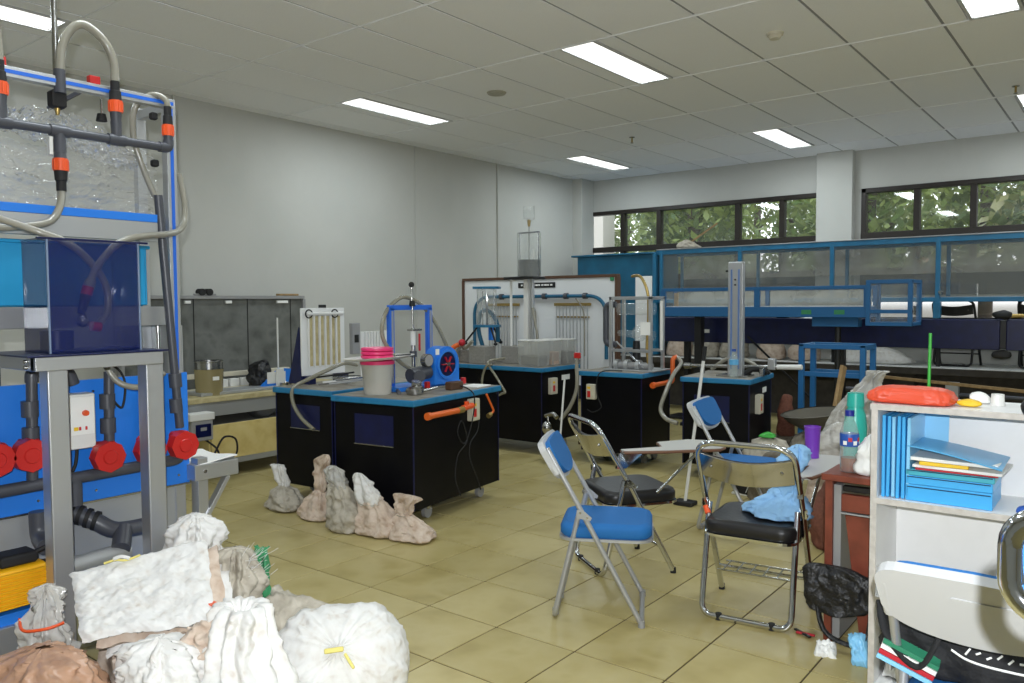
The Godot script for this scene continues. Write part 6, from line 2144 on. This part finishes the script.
		for s in [-1, 1]:
			cyl(bxf * Vector3(s * 0.15, -0.08, 0.018), bxf * Vector3(s * 0.15, -0.08, 0.03), 0.008, 0.006, 10)
			obj("back_screw", "steel")
	if arm:
		# writing tablet on the right-hand side
		var pl := [Vector2(-0.10, 0.20), Vector2(0.13, 0.20), Vector2(0.17, 0.07), Vector2(0.36, 0.05), Vector2(0.43, 0.10), Vector2(0.43, 0.30), Vector2(0.38, 0.34), Vector2(0.10, 0.30), Vector2(-0.10, 0.25)]
		prism(pl, 0.016, Transform3D(Basis(Vector3(1, 0, 0), Vector3(0, 0, 1), Vector3(0, -1, 0)), Vector3(0, 0.655, 0)))
		var tb := obj("writing_tablet", "tablet")
		var rim := []
		for p in pl:
			rim.append(Vector3(p.x, 0.646, p.y))
		tube(rim, 0.008, 8, false, true)
		obj("tablet_edge", "tablet_edge", tb)
		tube(fillet([Vector3(0.36, 0.636, 0.20), Vector3(0.30, 0.60, 0.22), Vector3(0.10, 0.42, 0.20)], 0.04), 0.008, 10)
		obj("tablet_strut", tm)
		prism([Vector2(-0.13, 0.56), Vector2(-0.08, 0.56), Vector2(0.02, 0.636), Vector2(-0.12, 0.636)], 0.02, Transform3D(Basis(), Vector3(0, 0, 0.20)))
		obj("tablet_bracket", tm)
	return t

func build_chairs() -> void:
	make_chair("blue padded folding chair with silver legs in the middle of the floor", Vector3(-1.887, 0, -3.045), 28.0, "blue")
	make_chair("black and chrome folding chair with a grey tablet, behind the blue one", Vector3(-2.12, 0, -3.646), 55.0, "chrome", true)
	make_chair("blue folding chair standing farther back by the last bench", Vector3(-1.89, 0, -4.63), 6.0, "blue")
	var c4 := make_chair("chrome folding chair with a wire rack, blue cloth on its seat", Vector3(-1.315, 0, -3.45), 97.0, "chrome", true)
	cur = c4
	T = Transform3D()
	for x in [0.0, 0.14]:
		tube([Vector3(x, 0.16, -0.175), Vector3(x, 0.16, 0.175)], 0.005, 8)
		obj("rack_rail", "chrome")
	for k in 6:
		tube([Vector3(0.0, 0.162, -0.15 + k * 0.06), Vector3(0.14, 0.162, -0.15 + k * 0.06)], 0.0035, 6)
		obj("rack_wire", "chrome")
	tube([Vector3(-0.10, 0.44, -0.19), Vector3(-0.085, 0.47, -0.205)], 0.014, 8)
	obj("red_sticker_tape", "orange")
	make_chair("grey-backed blue folding chair close to the camera, seen from behind", Vector3(-0.262, 0, -2.20), 89.0, "blue")
	make_chair("black folding chair standing on the tiled ledge behind the girder", Vector3(-1.52, 0.681, -9.76), 86.0, "black").scale = Vector3(0.9, 0.9, 0.95)
	make_chair("black folding chair on the ledge at the right edge of the picture", Vector3(-0.74, 0.681, -9.76), 88.0, "black").scale = Vector3(0.9, 0.9, 0.95)
	# cloth on the chrome chair
	var fn := FastNoiseLite.new()
	fn.seed = 12
	fn.frequency = 1.0
	fn.fractal_octaves = 3
	wthing("blue_cloth", "crumpled light blue cloth lying on the chrome chair's seat", "cloth", Vector3(-1.27, 0.45, -3.52))
	T = Transform3D()
	T = Transform3D(Basis(), -Vector3(-1.27, 0.45, -3.52))
	sack([K(-1.24, 0.437, -3.50, 0.05, 0.05), K(-1.24, 0.445, -3.50, 0.15, 0.13), K(-1.23, 0.475, -3.50, 0.14, 0.12, 0.006), K(-1.21, 0.52, -3.51, 0.10, 0.08, 0.01), K(-1.18, 0.58, -3.52, 0.05, 0.05, 0.008), K(-1.17, 0.60, -3.52, 0.004, 0.004)], 60, 40, 0.05, 6.0, 43, 5)
	obj("spread_part", "cloth_blue")
	sack([K(-1.20, 0.50, -3.50, 0.02, 0.02), K(-1.20, 0.52, -3.50, 0.06, 0.05), K(-1.19, 0.62, -3.50, 0.055, 0.05, 0.006), K(-1.17, 0.70, -3.52, 0.07, 0.06, 0.008), K(-1.16, 0.75, -3.53, 0.03, 0.04, 0.006), K(-1.16, 0.755, -3.53, 0.004, 0.004)], 48, 36, 0.035, 8.0, 44, 5)
	obj("bunched_part", "cloth_blue")
	# a tumbler on that chair's tablet
	var o := Vector3(-1.18, 0.656, -3.79)
	wthing("purple_tumbler", "tall purple plastic tumbler on the chrome chair's tablet", "cup", o)
	shell(o, o + Vector3(0, 0.145, 0), 0.03, 0.036, 0.002, 26)
	obj("wall", "purple")
	lathe([Vector2(0.034, 0), Vector2(0.0375, 0.002), Vector2(0.0375, 0.01), Vector2(0.034, 0.011)], 26, Transform3D(Basis(), o + Vector3(0, 0.138, 0)))
	obj("rim", "purple")
	# handle of a mop leaning by the last bench
	wthing("mop_handle", "thin white pole with a black grip standing by the last bench", "pole", Vector3(-2.345, 0, -4.82))
	tube([Vector3(-2.40, 0.02, -4.98), Vector3(-2.32, 0.985, -5.085)], 0.011, 10)
	obj("pole", "white_plastic")
	tube([Vector3(-2.32, 0.985, -5.085), Vector3(-2.312, 1.085, -5.096)], 0.014, 10)
	obj("grip", "rubber")
	bx(-2.47, -2.33, 0.0, 0.03, -5.03, -4.93, 0.006)
	obj("head", "rubber")

# ---------------------------------------------------------------- bookcase, desk and clutter on the right
func build_right() -> void:
	var bl := -0.705
	var br := 0.20
	var zf := -2.90
	var zb := -3.20
	wthing("bookcase", "low white open bookcase with pale edges", "bookcase", Vector3(-0.25, 0, -3.05))
	bx(bl, bl + 0.02, 0, 1.018, zb, zf - 0.001, 0.001)
	var sp := obj("side_panel", "laminate_white")
	bx(bl, bl + 0.02, 0, 1.018, zf - 0.001, zf + 0.001)
	obj("edge_strip", "edge_band", sp)
	bx(br - 0.02, br, 0, 1.018, zb, zf, 0.001)
	obj("side_panel", "laminate_white")
	bx(bl - 0.004, br + 0.004, 1.018, 1.038, zb, zf, 0.001)
	var tp := obj("top_panel", "laminate_white")
	bx(bl - 0.004, br + 0.004, 1.018, 1.038, zf, zf + 0.002)
	obj("edge_strip", "edge_band", tp)
	bx(bl + 0.02, br - 0.02, 0.02, 1.018, zb - 0.006, zb)
	obj("back_panel", "laminate_white")
	for y in [0.715, 0.37, 0.06]:
		bx(bl + 0.02, br - 0.02, y - 0.02, y, zb, zf - 0.001, 0.001)
		var sh := obj("shelf", "laminate_white")
		bx(bl + 0.02, br - 0.02, y - 0.02, y, zf - 0.001, zf + 0.001)
		obj("edge_strip", "edge_band", sh)
	# upright blue folders
	var cols := ["folder_blue", "folder_blue", "folder_pale", "folder_blue", "folder_blue", "folder_pale"]
	var fl := ["blue folder standing against the bookcase's left side", "second upright blue folder from the bookcase's left side", "paler blue folder, third from the left side", "fourth upright blue folder from the left side", "fifth upright blue folder from the left side", "pale blue folder at the right end of the upright row"]
	for k in 6:
		var x := bl + 0.034 + k * 0.0155
		wthing("upright_folder", fl[k], "folder", Vector3(x, 0.715, -3.05), "blue folders standing in the bookcase")
		box(Vector3(x, 0.715 + 0.142, -3.045), Vector3(0.012, 0.284 - 0.004 * (k % 3), 0.24), 0.003, Basis(Vector3(0, 0, 1), -0.012 * (k % 2)))
		obj("cover", cols[k])
		bx(x - 0.004, x + 0.004, 0.72, 0.98, -3.15, -2.935)
		obj("pages", "paper")
	# leaning sheet behind the pile
	box(Vector3(-0.565, 0.855, -3.15), Vector3(0.11, 0.27, 0.004), 0.0, Basis(Vector3(0, 0, 1), 0.0) * Basis(Vector3(1, 0, 0), -0.1))
	single("leaning_sheet", "folder_pale", "pale blue plastic sheet leaning at the back of the shelf", "folder")
	# the pile
	var pile := [
		[0.055, "folder_blue", -0.60, -0.345, 0.0, "thick blue file box at the bottom of the pile"],
		[0.030, "folder_blue", -0.60, -0.345, 0.0, "blue file box, second from the bottom of the pile"],
		[0.020, "folder_teal", -0.60, -0.34, 0.0, "teal file on top of the two blue boxes"],
		[0.006, "book_red", -0.575, -0.335, 2.0, "thin red booklet in the pile of files"],
		[0.010, "paper", -0.578, -0.315, -2.0, "white booklet under the yellow sheet in the pile"],
		[0.012, "yellow", -0.565, -0.42, 3.0, "yellow booklet between the white papers in the pile"],
		[0.012, "paper", -0.59, -0.325, -3.0, "white paper pad near the top of the pile"]]
	var y := 0.716
	for k in pile.size():
		var p: Array = pile[k]
		wthing("file_box" if k < 3 else "booklet", p[5], "file" if k < 3 else "booklet", Vector3((p[2] + p[3]) * 0.5, y, -3.03), "files piled flat in the bookcase")
		var bs := Basis(Vector3(0, 1, 0), deg_to_rad(p[4]))
		box(Vector3((p[2] + p[3]) * 0.5, y + p[0] * 0.5, -3.03), Vector3(p[3] - p[2], p[0], 0.21), 0.002, bs)
		obj("cover", p[1])
		if k < 3:
			box(Vector3((p[2] + p[3]) * 0.5, y + p[0] * 0.85, -2.924), Vector3(p[3] - p[2] - 0.01, 0.003, 0.001))
			obj("lid_seam", "navy")
		y += p[0] + 0.0005
	var ft := func(u, v):
		return Vector3(-0.597 + u * 0.28, 0.868 + 0.035 * sin((1.0 - u) * 1.4) * (1.0 - v * 0.3) + 0.012 * v - 0.012 * u, -2.925 - v * 0.2 + 0.03 * u)
	surf(14, 8, ft, 0.004, Vector3.UP)
	single("blue_clear_file", "folder_sky", "glossy blue clear file curling on top of the pile", "folder")
	sack([K(-0.265, 0.716, -2.96, 0.01, 0.01), K(-0.265, 0.718, -2.96, 0.02, 0.02), K(-0.265, 0.732, -2.96, 0.016, 0.02), K(-0.26, 0.74, -2.96, 0.004, 0.004)], 16, 8, 0.004, 9, 3)
	single("blue_scrap", "label_blue", "small dark blue scrap on the shelf at the right edge", "scrap")
	sack([K(-0.40, 0.371, -3.0, 0.01, 0.01), K(-0.40, 0.374, -3.0, 0.05, 0.05), K(-0.40, 0.40, -3.0, 0.045, 0.045), K(-0.40, 0.425, -3.0, 0.005, 0.005)], 18, 8, 0.005, 9, 4)
	single("brown_lump", "brown", "round brown object on the middle shelf behind the grey chair back", "bag")
	# things on the bookcase top
	sack([K(-0.60, 1.039, -2.99, 0.03, 0.02), K(-0.60, 1.041, -2.99, 0.12, 0.07), K(-0.60, 1.055, -2.99, 0.138, 0.08, 0.001), K(-0.60, 1.078, -2.99, 0.128, 0.072, 0.003), K(-0.60, 1.092, -2.99, 0.10, 0.05, 0.003), K(-0.60, 1.099, -2.99, 0.02, 0.01)], 80, 36, 0.014, 10.0, 51, 7, 5.0)
	single("red_packet", "red_plastic", "red plastic-wrapped packet on the bookcase corner", "packet")
	sack([K(-0.425, 1.039, -3.0, 0.01, 0.01), K(-0.425, 1.042, -3.0, 0.032, 0.025), K(-0.425, 1.055, -3.0, 0.035, 0.027, 0.003), K(-0.425, 1.064, -3.0, 0.005, 0.005)], 22, 8, 0.012, 14, 5)
	single("yellow_wrapper", "yellow", "small yellow wrapper on the bookcase top", "wrapper")
	sack([K(-0.415, 1.039, -3.12, 0.01, 0.01), K(-0.415, 1.042, -3.12, 0.035, 0.03), K(-0.415, 1.068, -3.12, 0.03, 0.025), K(-0.415, 1.078, -3.12, 0.004, 0.004)], 20, 8, 0.012, 14, 6)
	single("white_tissue", "paper", "crumpled white tissue behind the yellow wrapper", "tissue")
	cyl(Vector3(-0.355, 1.0385, -3.08), Vector3(-0.355, 1.077, -3.08), 0.021, 0.019, 18)
	single("white_jar", "white_plastic", "small round white jar on the bookcase top", "jar")
	wthing("black_stapler", "black rounded desk tool at the right edge of the bookcase top", "tool", Vector3(-0.20, 1.038, -2.9))
	sack([K(-0.235, 1.039, -2.86, 0.01, 0.01), K(-0.235, 1.045, -2.86, 0.03, 0.03), K(-0.24, 1.075, -2.86, 0.03, 0.03), K(-0.235, 1.10, -2.87, 0.008, 0.008)], 20, 10, 0.004, 9, 7)
	obj("head", "black")
	bar(Vector3(-0.235, 1.07, -2.86), Vector3(-0.08, 1.06, -2.95), 0.03, 0.025, 0.006)
	obj("handle", "black")
	bx(-0.25, -0.06, 1.038, 1.045, -2.98, -2.87, 0.002)
	obj("base", "black")
	tube([Vector3(-0.60, 0.0, -3.235), Vector3(-0.592, 1.27, -3.25)], 0.0055, 8)
	single("green_stick", "green", "thin bright green stick standing behind the bookcase", "stick")
	# things on and in the lower shelf
	slab([Vector3(-0.66, 0.30, -2.99), Vector3(-0.52, 0.28, -2.99), Vector3(-0.50, 0.08, -2.96), Vector3(-0.67, 0.07, -2.96)], 0.05, 0.03, 55, 14, 12)
	single("white_plastic_bag", "paper", "crumpled white plastic bag in the bookcase's bottom shelf", "bag")
	bx(-0.60, -0.48, 0.061, 0.34, -3.12, -3.06, 0.004)
	single("yellow_folder", "yellow", "yellow folder standing in the bookcase's bottom shelf", "folder")
	# ---- desk
	wthing("wooden_desk", "reddish brown desk with a drawer behind the bookcase", "desk", Vector3(-0.6, 0, -3.6))
	bx(-0.985, 0.3, 0.668, 0.695, -3.95, -3.28, 0.003)
	obj("desk_top", "wood_red")
	bx(-0.975, -0.945, 0.0, 0.668, -3.93, -3.30, 0.002)
	obj("side_panel", "wood_red")
	bx(-0.945, -0.915, 0.02, 0.65, -3.90, -3.315, 0.002)
	obj("inner_panel", "desk_grey")
	bx(-0.915, -0.50, 0.545, 0.615, -3.34, -3.31, 0.003)
	var dr := obj("drawer", "wood_red")
	bx(-0.915, -0.50, 0.535, 0.541, -3.335, -3.305, 0.001)
	obj("drawer_lip", "alu_plate", dr)
	bx(-0.915, -0.50, 0.622, 0.645, -3.36, -3.33, 0.003)
	obj("pencil_slot", "black")
	prism([Vector2(-0.90, 0.53), Vector2(-0.50, 0.53), Vector2(-0.50, 0.05), Vector2(-0.84, 0.05)], 0.018, Transform3D(Basis(), Vector3(0, 0, -3.335)))
	obj("door", "wood_red")
	bx(0.25, 0.28, 0.0, 0.668, -3.93, -3.30, 0.002)
	obj("side_panel", "wood_red")
	# bottles on the desk
	var o := Vector3(-0.905, 0.696, -3.38)
	wthing("tea_bottle", "clear plastic bottle with a little brown tea and a blue cap", "bottle", o)
	lathe([Vector2(0, 0), Vector2(0.027, 0), Vector2(0.031, 0.008), Vector2(0.031, 0.06), Vector2(0.029, 0.07), Vector2(0.031, 0.085), Vector2(0.031, 0.14), Vector2(0.022, 0.17), Vector2(0.0135, 0.188), Vector2(0.0125, 0.2)], 24, Transform3D(Basis(), o))
	obj("body", "pet")
	lathe([Vector2(0, 0.002), Vector2(0.025, 0.002), Vector2(0.0285, 0.009), Vector2(0.0285, 0.05), Vector2(0, 0.05)], 22, Transform3D(Basis(), o))
	obj("tea", "tea")
	lathe([Vector2(0.0313, 0.092), Vector2(0.0318, 0.094), Vector2(0.0318, 0.134), Vector2(0.0313, 0.136)], 24, Transform3D(Basis(), o))
	var lb := obj("label", "label_blue")
	for k in 5:
		var a := -0.2 + k * 0.55
		box(o + Vector3(sin(a) * 0.0316, 0.105 + 0.012 * (k % 2), cos(a) * 0.0316), Vector3(0.013, 0.014, 0.0015), 0.0, Basis(Vector3(0, 1, 0), a))
		obj("label_patch", ["paper", "book_red", "paper", "book_red", "paper"][k], lb)
	cyl(o + Vector3(0, 0.198, 0), o + Vector3(0, 0.218, 0), 0.0155, 0.015, 18)
	obj("cap", "cap_blue")
	cur.scale = Vector3(1.15, 1.15, 1.15)
	var o2 := Vector3(-0.925, 0.696, -3.54)
	wthing("green_flask", "tall teal green plastic flask behind the tea bottle", "flask", o2)
	lathe([Vector2(0, 0), Vector2(0.045, 0), Vector2(0.047, 0.01), Vector2(0.044, 0.08), Vector2(0.047, 0.14), Vector2(0.040, 0.19), Vector2(0.031, 0.215), Vector2(0.031, 0.22), Vector2(0, 0.22)], 26, Transform3D(Basis(), o2))
	obj("body", "teal_plastic")
	cyl(o2 + Vector3(0, 0.22, 0), o2 + Vector3(0, 0.27, 0), 0.035, 0.032, 24)
	obj("cap", "teal_plastic")
	cur.scale = Vector3(1.0, 1.13, 1.0)
	sack([K(-0.79, 0.696, -3.37, 0.02, 0.02), K(-0.79, 0.70, -3.37, 0.085, 0.055), K(-0.79, 0.77, -3.37, 0.08, 0.05, 0.006), K(-0.785, 0.84, -3.37, 0.06, 0.04, 0.008), K(-0.78, 0.87, -3.37, 0.02, 0.02), K(-0.78, 0.875, -3.37, 0.004, 0.004)], 30, 20, 0.03, 11.0, 56)
	single("white_bundle_bag", "paper", "crumpled white plastic bag on the desk beside the bookcase", "bag")
	# things on the floor by the desk
	sack([K(-0.93, 0.14, -3.245, 0.02, 0.02), K(-0.93, 0.15, -3.245, 0.10, 0.03), K(-0.90, 0.22, -3.25, 0.14, 0.04, 0.006), K(-0.90, 0.29, -3.25, 0.14, 0.035, 0.008), K(-0.93, 0.33, -3.25, 0.09, 0.02, 0.004), K(-0.93, 0.335, -3.25, 0.004, 0.004)], 40, 24, 0.03, 9.0, 57)
	single("black_nylon_bag", "bag_nylon", "shiny black nylon bag hanging at the desk's foot", "bag")
	tube(curve([Vector3(-0.98, 0.16, -3.24), Vector3(-0.95, 0.08, -3.22), Vector3(-0.88, 0.05, -3.21), Vector3(-0.80, 0.06, -3.2), Vector3(-0.78, 0.15, -3.22)], 5), 0.012, 8, true, false, 0.4)
	single("bag_strap", "bag_nylon", "dangling black strap below the nylon bag", "strap")
	slab([Vector3(-0.97, 0.045, -3.20), Vector3(-0.90, 0.05, -3.22), Vector3(-0.88, 0.006, -3.15), Vector3(-0.965, 0.006, -3.13)], 0.006, 0.02, 58, 12, 10)
	single("crumpled_paper", "paper", "crumpled white paper on the floor under the black bag", "paper")
	slab([Vector3(-0.86, 0.10, -3.2), Vector3(-0.79, 0.12, -3.2), Vector3(-0.76, 0.006, -3.14), Vector3(-0.82, 0.006, -3.13)], 0.008, 0.02, 59, 12, 10)
	single("blue_tissue", "folder_pale", "pale blue tissue on the floor by the bookcase foot", "tissue")
	for k in 2:
		bar(Vector3(-1.10 + k * 0.015, 0.009, -3.33 + k * 0.03), Vector3(-1.02 + k * 0.01, 0.009, -3.28 - k * 0.03), 0.016, 0.008, 0.003)
		single("snack_wrapper", ["black", "book_red"][k], ["dark snack wrapper on the floor before the desk", "red snack wrapper on the floor before the desk"][k], "wrapper")
	# bag on the near chair
	wthing("black_bag", "black cloth bag full of books on the near chair's seat", "bag", Vector3(-0.30, 0.45, -2.300))
	sack([K(-0.29, 0.452, -2.270, 0.08, 0.06), K(-0.29, 0.46, -2.270, 0.22, 0.13), K(-0.28, 0.53, -2.270, 0.23, 0.13, 0.003), K(-0.28, 0.60, -2.270, 0.21, 0.11, 0.006), K(-0.28, 0.645, -2.270, 0.17, 0.08, 0.008), K(-0.28, 0.65, -2.270, 0.01, 0.01)], 50, 26, 0.03, 7.0, 60)
	obj("bag_body", "cloth_black")
	tube(curve([Vector3(-0.50, 0.62, -2.170), Vector3(-0.47, 0.56, -2.110), Vector3(-0.40, 0.50, -2.100), Vector3(-0.36, 0.56, -2.110), Vector3(-0.34, 0.64, -2.150)], 6), 0.010, 8, true, false, 0.35)
	obj("strap", "cloth_black")
	# white print on the bag
	for k in 9:
		var a := -0.30 + k * 0.022
		bar(Vector3(a, 0.545 + 0.006 * (k % 2), -2.133), Vector3(a + 0.010, 0.562 - 0.005 * (k % 3), -2.133), 0.003, 0.004)
		obj("print_stroke", "paper")
	tube(curve([Vector3(-0.33, 0.548, -2.134), Vector3(-0.29, 0.532, -2.131), Vector3(-0.22, 0.528, -2.130), Vector3(-0.12, 0.532, -2.130)], 5), 0.003, 6)
	obj("print_line", "paper")
	for k in 4:
		box(Vector3(-0.43 + k * 0.0049, 0.485 + k * 0.0135, -2.125), Vector3(0.13, 0.012, 0.05), 0.001, Basis(Vector3(0, 0, 1), -0.35) * Basis(Vector3(0, 1, 0), 0.1))
		single("bag_book", ["folder_pale", "book_red", "paper", "book_green"][k], ["pale blue booklet sticking out of the black bag", "red booklet sticking out of the black bag", "white booklet sticking out of the black bag", "green booklet sticking out of the black bag"][k], "booklet", "booklets in the black bag")
	# the chrome loop of a high stool close to the camera
	wthing("chrome_stool", "chrome loop backrest of a stool at the right edge, close up", "stool", Vector3(0.12, 0, -0.90))
	var lp := []
	for p in rrect(0.40, 0.105, 0.035, 7):
		lp.append(Vector3(0.100 + p.x * 0.97, 1.122 + p.y * 0.93, -0.915 + p.x * 0.2))
	tube(lp, 0.0135, 16, false, true)
	obj("back_loop", "chrome")
	box(Vector3(0.115, 1.135, -0.935), Vector3(0.36, 0.08, 0.02), 0.009, Basis(Vector3(0, 1, 0), -0.2))
	obj("back_cushion", "chair_blue")
	for s in [-1, 1]:
		tube(fillet([Vector3(0.12 + s * 0.13, 1.075, -0.915 + s * 0.026), Vector3(0.12 + s * 0.14, 0.78, -0.90 + s * 0.03), Vector3(0.12 + s * 0.16, 0.0, -0.80 + s * 0.03)], 0.1), 0.0115, 12)
		obj("rear_leg", "chrome")
		tube([Vector3(0.12 + s * 0.15, 0.72, -1.15), Vector3(0.12 + s * 0.17, 0.0, -1.25)], 0.0115, 12)
		obj("front_leg", "chrome")
	prism(rrect(0.34, 0.34, 0.06), 0.05, Transform3D(Basis(Vector3(1, 0, 0), Vector3(0, 0, -1), Vector3(0, 1, 0)), Vector3(0.12, 0.70, -1.03)))
	obj("seat", "chair_blue")

# ---------------------------------------------------------------- heap between the benches and the desk
func build_clutter() -> void:
	var c := Vector3(-1.72, 0, -6.2)
	sack([K(-1.53, 0.0, -5.9, 0.1, 0.1), K(-1.53, 0.02, -5.9, 0.22, 0.2), K(-1.53, 0.25, -5.9, 0.23, 0.2, 0.004), K(-1.54, 0.45, -5.9, 0.22, 0.17, 0.012), K(-1.52, 0.62, -5.9, 0.17, 0.11, 0.016), K(-1.46, 0.76, -5.9, 0.10, 0.06, 0.016), K(-1.43, 0.85, -5.9, 0.05, 0.035, 0.012), K(-1.40, 0.90, -5.9, 0.06, 0.03, 0.014), K(-1.39, 0.905, -5.9, 0.004, 0.004)], 80, 60, 0.045, 5.0, 401, 9, 2.3)
	single("big_clear_bag", "film_bag", "large bulging translucent plastic bag behind the desk", "bag")
	wthing("steel_basin", "wide dull metal basin on the heap beside the last bench", "basin", Vector3(-1.93, 0.38, -6.3))
	lathe([Vector2(0, 0), Vector2(0.12, 0), Vector2(0.24, 0.10), Vector2(0.28, 0.16), Vector2(0.27, 0.16), Vector2(0.23, 0.10), Vector2(0.115, 0.008), Vector2(0, 0.008)], 30, Transform3D(Basis.from_euler(Vector3(0.08, 0, 0.12)).scaled(Vector3(0.88, 0.8, 0.88)), Vector3(-1.93, 0.40, -6.3)))
	obj("bowl", "dull_metal")
	lathe([Vector2(0.27, 0.155), Vector2(0.288, 0.16), Vector2(0.27, 0.168)], 30, Transform3D(Basis.from_euler(Vector3(0.08, 0, 0.12)).scaled(Vector3(0.88, 0.8, 0.88)), Vector3(-1.93, 0.40, -6.3)))
	obj("rim", "dull_metal")
	var lumps := [[-2.1, -5.75, 0.2, 0.40, "sack_grey", "grey sack of stones beside the last bench"], [-1.88, -5.4, 0.22, 0.38, "stone", "rough stone-coloured sack in front of the basin"], [-1.6, -5.4, 0.2, 0.50, "stone", "lumpy grey sack near the purple tumbler"], [-1.42, -5.05, 0.2, 0.46, "sack_tan", "brown sack behind the tumbler"], [-1.25, -4.65, 0.2, 0.42, "rust", "reddish brown bundle behind the desk's corner"], [-1.95, -6.3, 0.2, 0.40, "sack_grey", "dusty sack under the metal basin"]]
	for i in lumps.size():
		var l: Array = lumps[i]
		var r: float = l[2]
		var h: float = l[3]
		sack([K(l[0], 0.0, l[1], 0.08, 0.08), K(l[0], 0.015, l[1], r, r * 0.8), K(l[0], h * 0.5, l[1], r, r * 0.8, 0.003), K(l[0], h * 0.85, l[1], r * 0.7, r * 0.55, 0.008), K(l[0], h, l[1], r * 0.1, r * 0.1)], 32, 18, 0.05, 6.0, 410 + i)
		single("clutter_sack", l[4], l[5], "sack", "bags heaped beside the last bench")
	sack([K(-1.42, 0.44, -5.05, 0.02, 0.02), K(-1.42, 0.45, -5.05, 0.13, 0.11), K(-1.42, 0.54, -5.05, 0.12, 0.10, 0.01), K(-1.40, 0.63, -5.05, 0.06, 0.05, 0.008), K(-1.40, 0.65, -5.05, 0.005, 0.005)], 32, 20, 0.05, 8.0, 420)
	single("white_crumple", "film_bag", "crumpled whitish plastic bag between the tumbler and the bottle", "bag")
	bar(Vector3(-1.95, 0.0, -6.55), Vector3(-1.86, 0.86, -6.75), 0.10, 0.03, 0.004)
	single("leaning_plank", "wood", "pale wooden plank leaning against the blue stand", "plank")
	sack([K(-2.24, 0.29, -6.5, 0.04, 0.04), K(-2.24, 0.30, -6.5, 0.07, 0.07), K(-2.24, 0.45, -6.5, 0.07, 0.07), K(-2.24, 0.60, -6.5, 0.045, 0.045), K(-2.24, 0.63, -6.5, 0.01, 0.01)], 24, 14, 0.02, 8.0, 421)
	single("clay_jar", "rust", "reddish clay lump beside the last bench, near the stand's leg", "jar")
	bx(-2.33, -2.17, 0.0, 0.29, -6.62, -6.40, 0.006)
	single("dusty_crate", "stone", "dusty grey crate under the reddish lump", "crate")
	sack([K(-2.1, 0.39, -5.72, 0.02, 0.02), K(-2.1, 0.398, -5.72, 0.07, 0.04), K(-2.1, 0.42, -5.72, 0.05, 0.03, 0.006), K(-2.1, 0.435, -5.72, 0.005, 0.005)], 24, 10, 0.02, 9.0, 422)
	single("green_scrap", "green", "scrap of bright green plastic by the metal basin", "scrap")
	wthing("sports_shoe", "dark sports shoe with white stripes beside the last bench", "shoe", Vector3(-2.14, 0, -5.5))
	sack([K(-2.14, 0.0, -5.5, 0.05, 0.02), K(-2.14, 0.005, -5.5, 0.13, 0.045), K(-2.14, 0.03, -5.5, 0.13, 0.045), K(-2.15, 0.07, -5.5, 0.10, 0.038), K(-2.19, 0.10, -5.5, 0.05, 0.034), K(-2.19, 0.105, -5.5, 0.03, 0.02)], 24, 14, 0.003, 9.0, 423)
	obj("upper", "black")
	bx(-2.27, -2.01, 0.0, 0.018, -5.545, -5.455, 0.006)
	obj("sole", "white_plastic")
	for k in 3:
		bar(Vector3(-2.16 + k * 0.03, 0.025, -5.452), Vector3(-2.14 + k * 0.03, 0.08, -5.46), 0.008, 0.004)
		obj("stripe", "paper")

func _ready() -> void:
	rng.seed = 7
	make_materials()
	setup()
	build_room()
	build_outside()
	build_rig()
	build_left_table()
	build_benches()
	build_flumes()
	build_sacks()
	build_chairs()
	build_right()
	build_clutter()
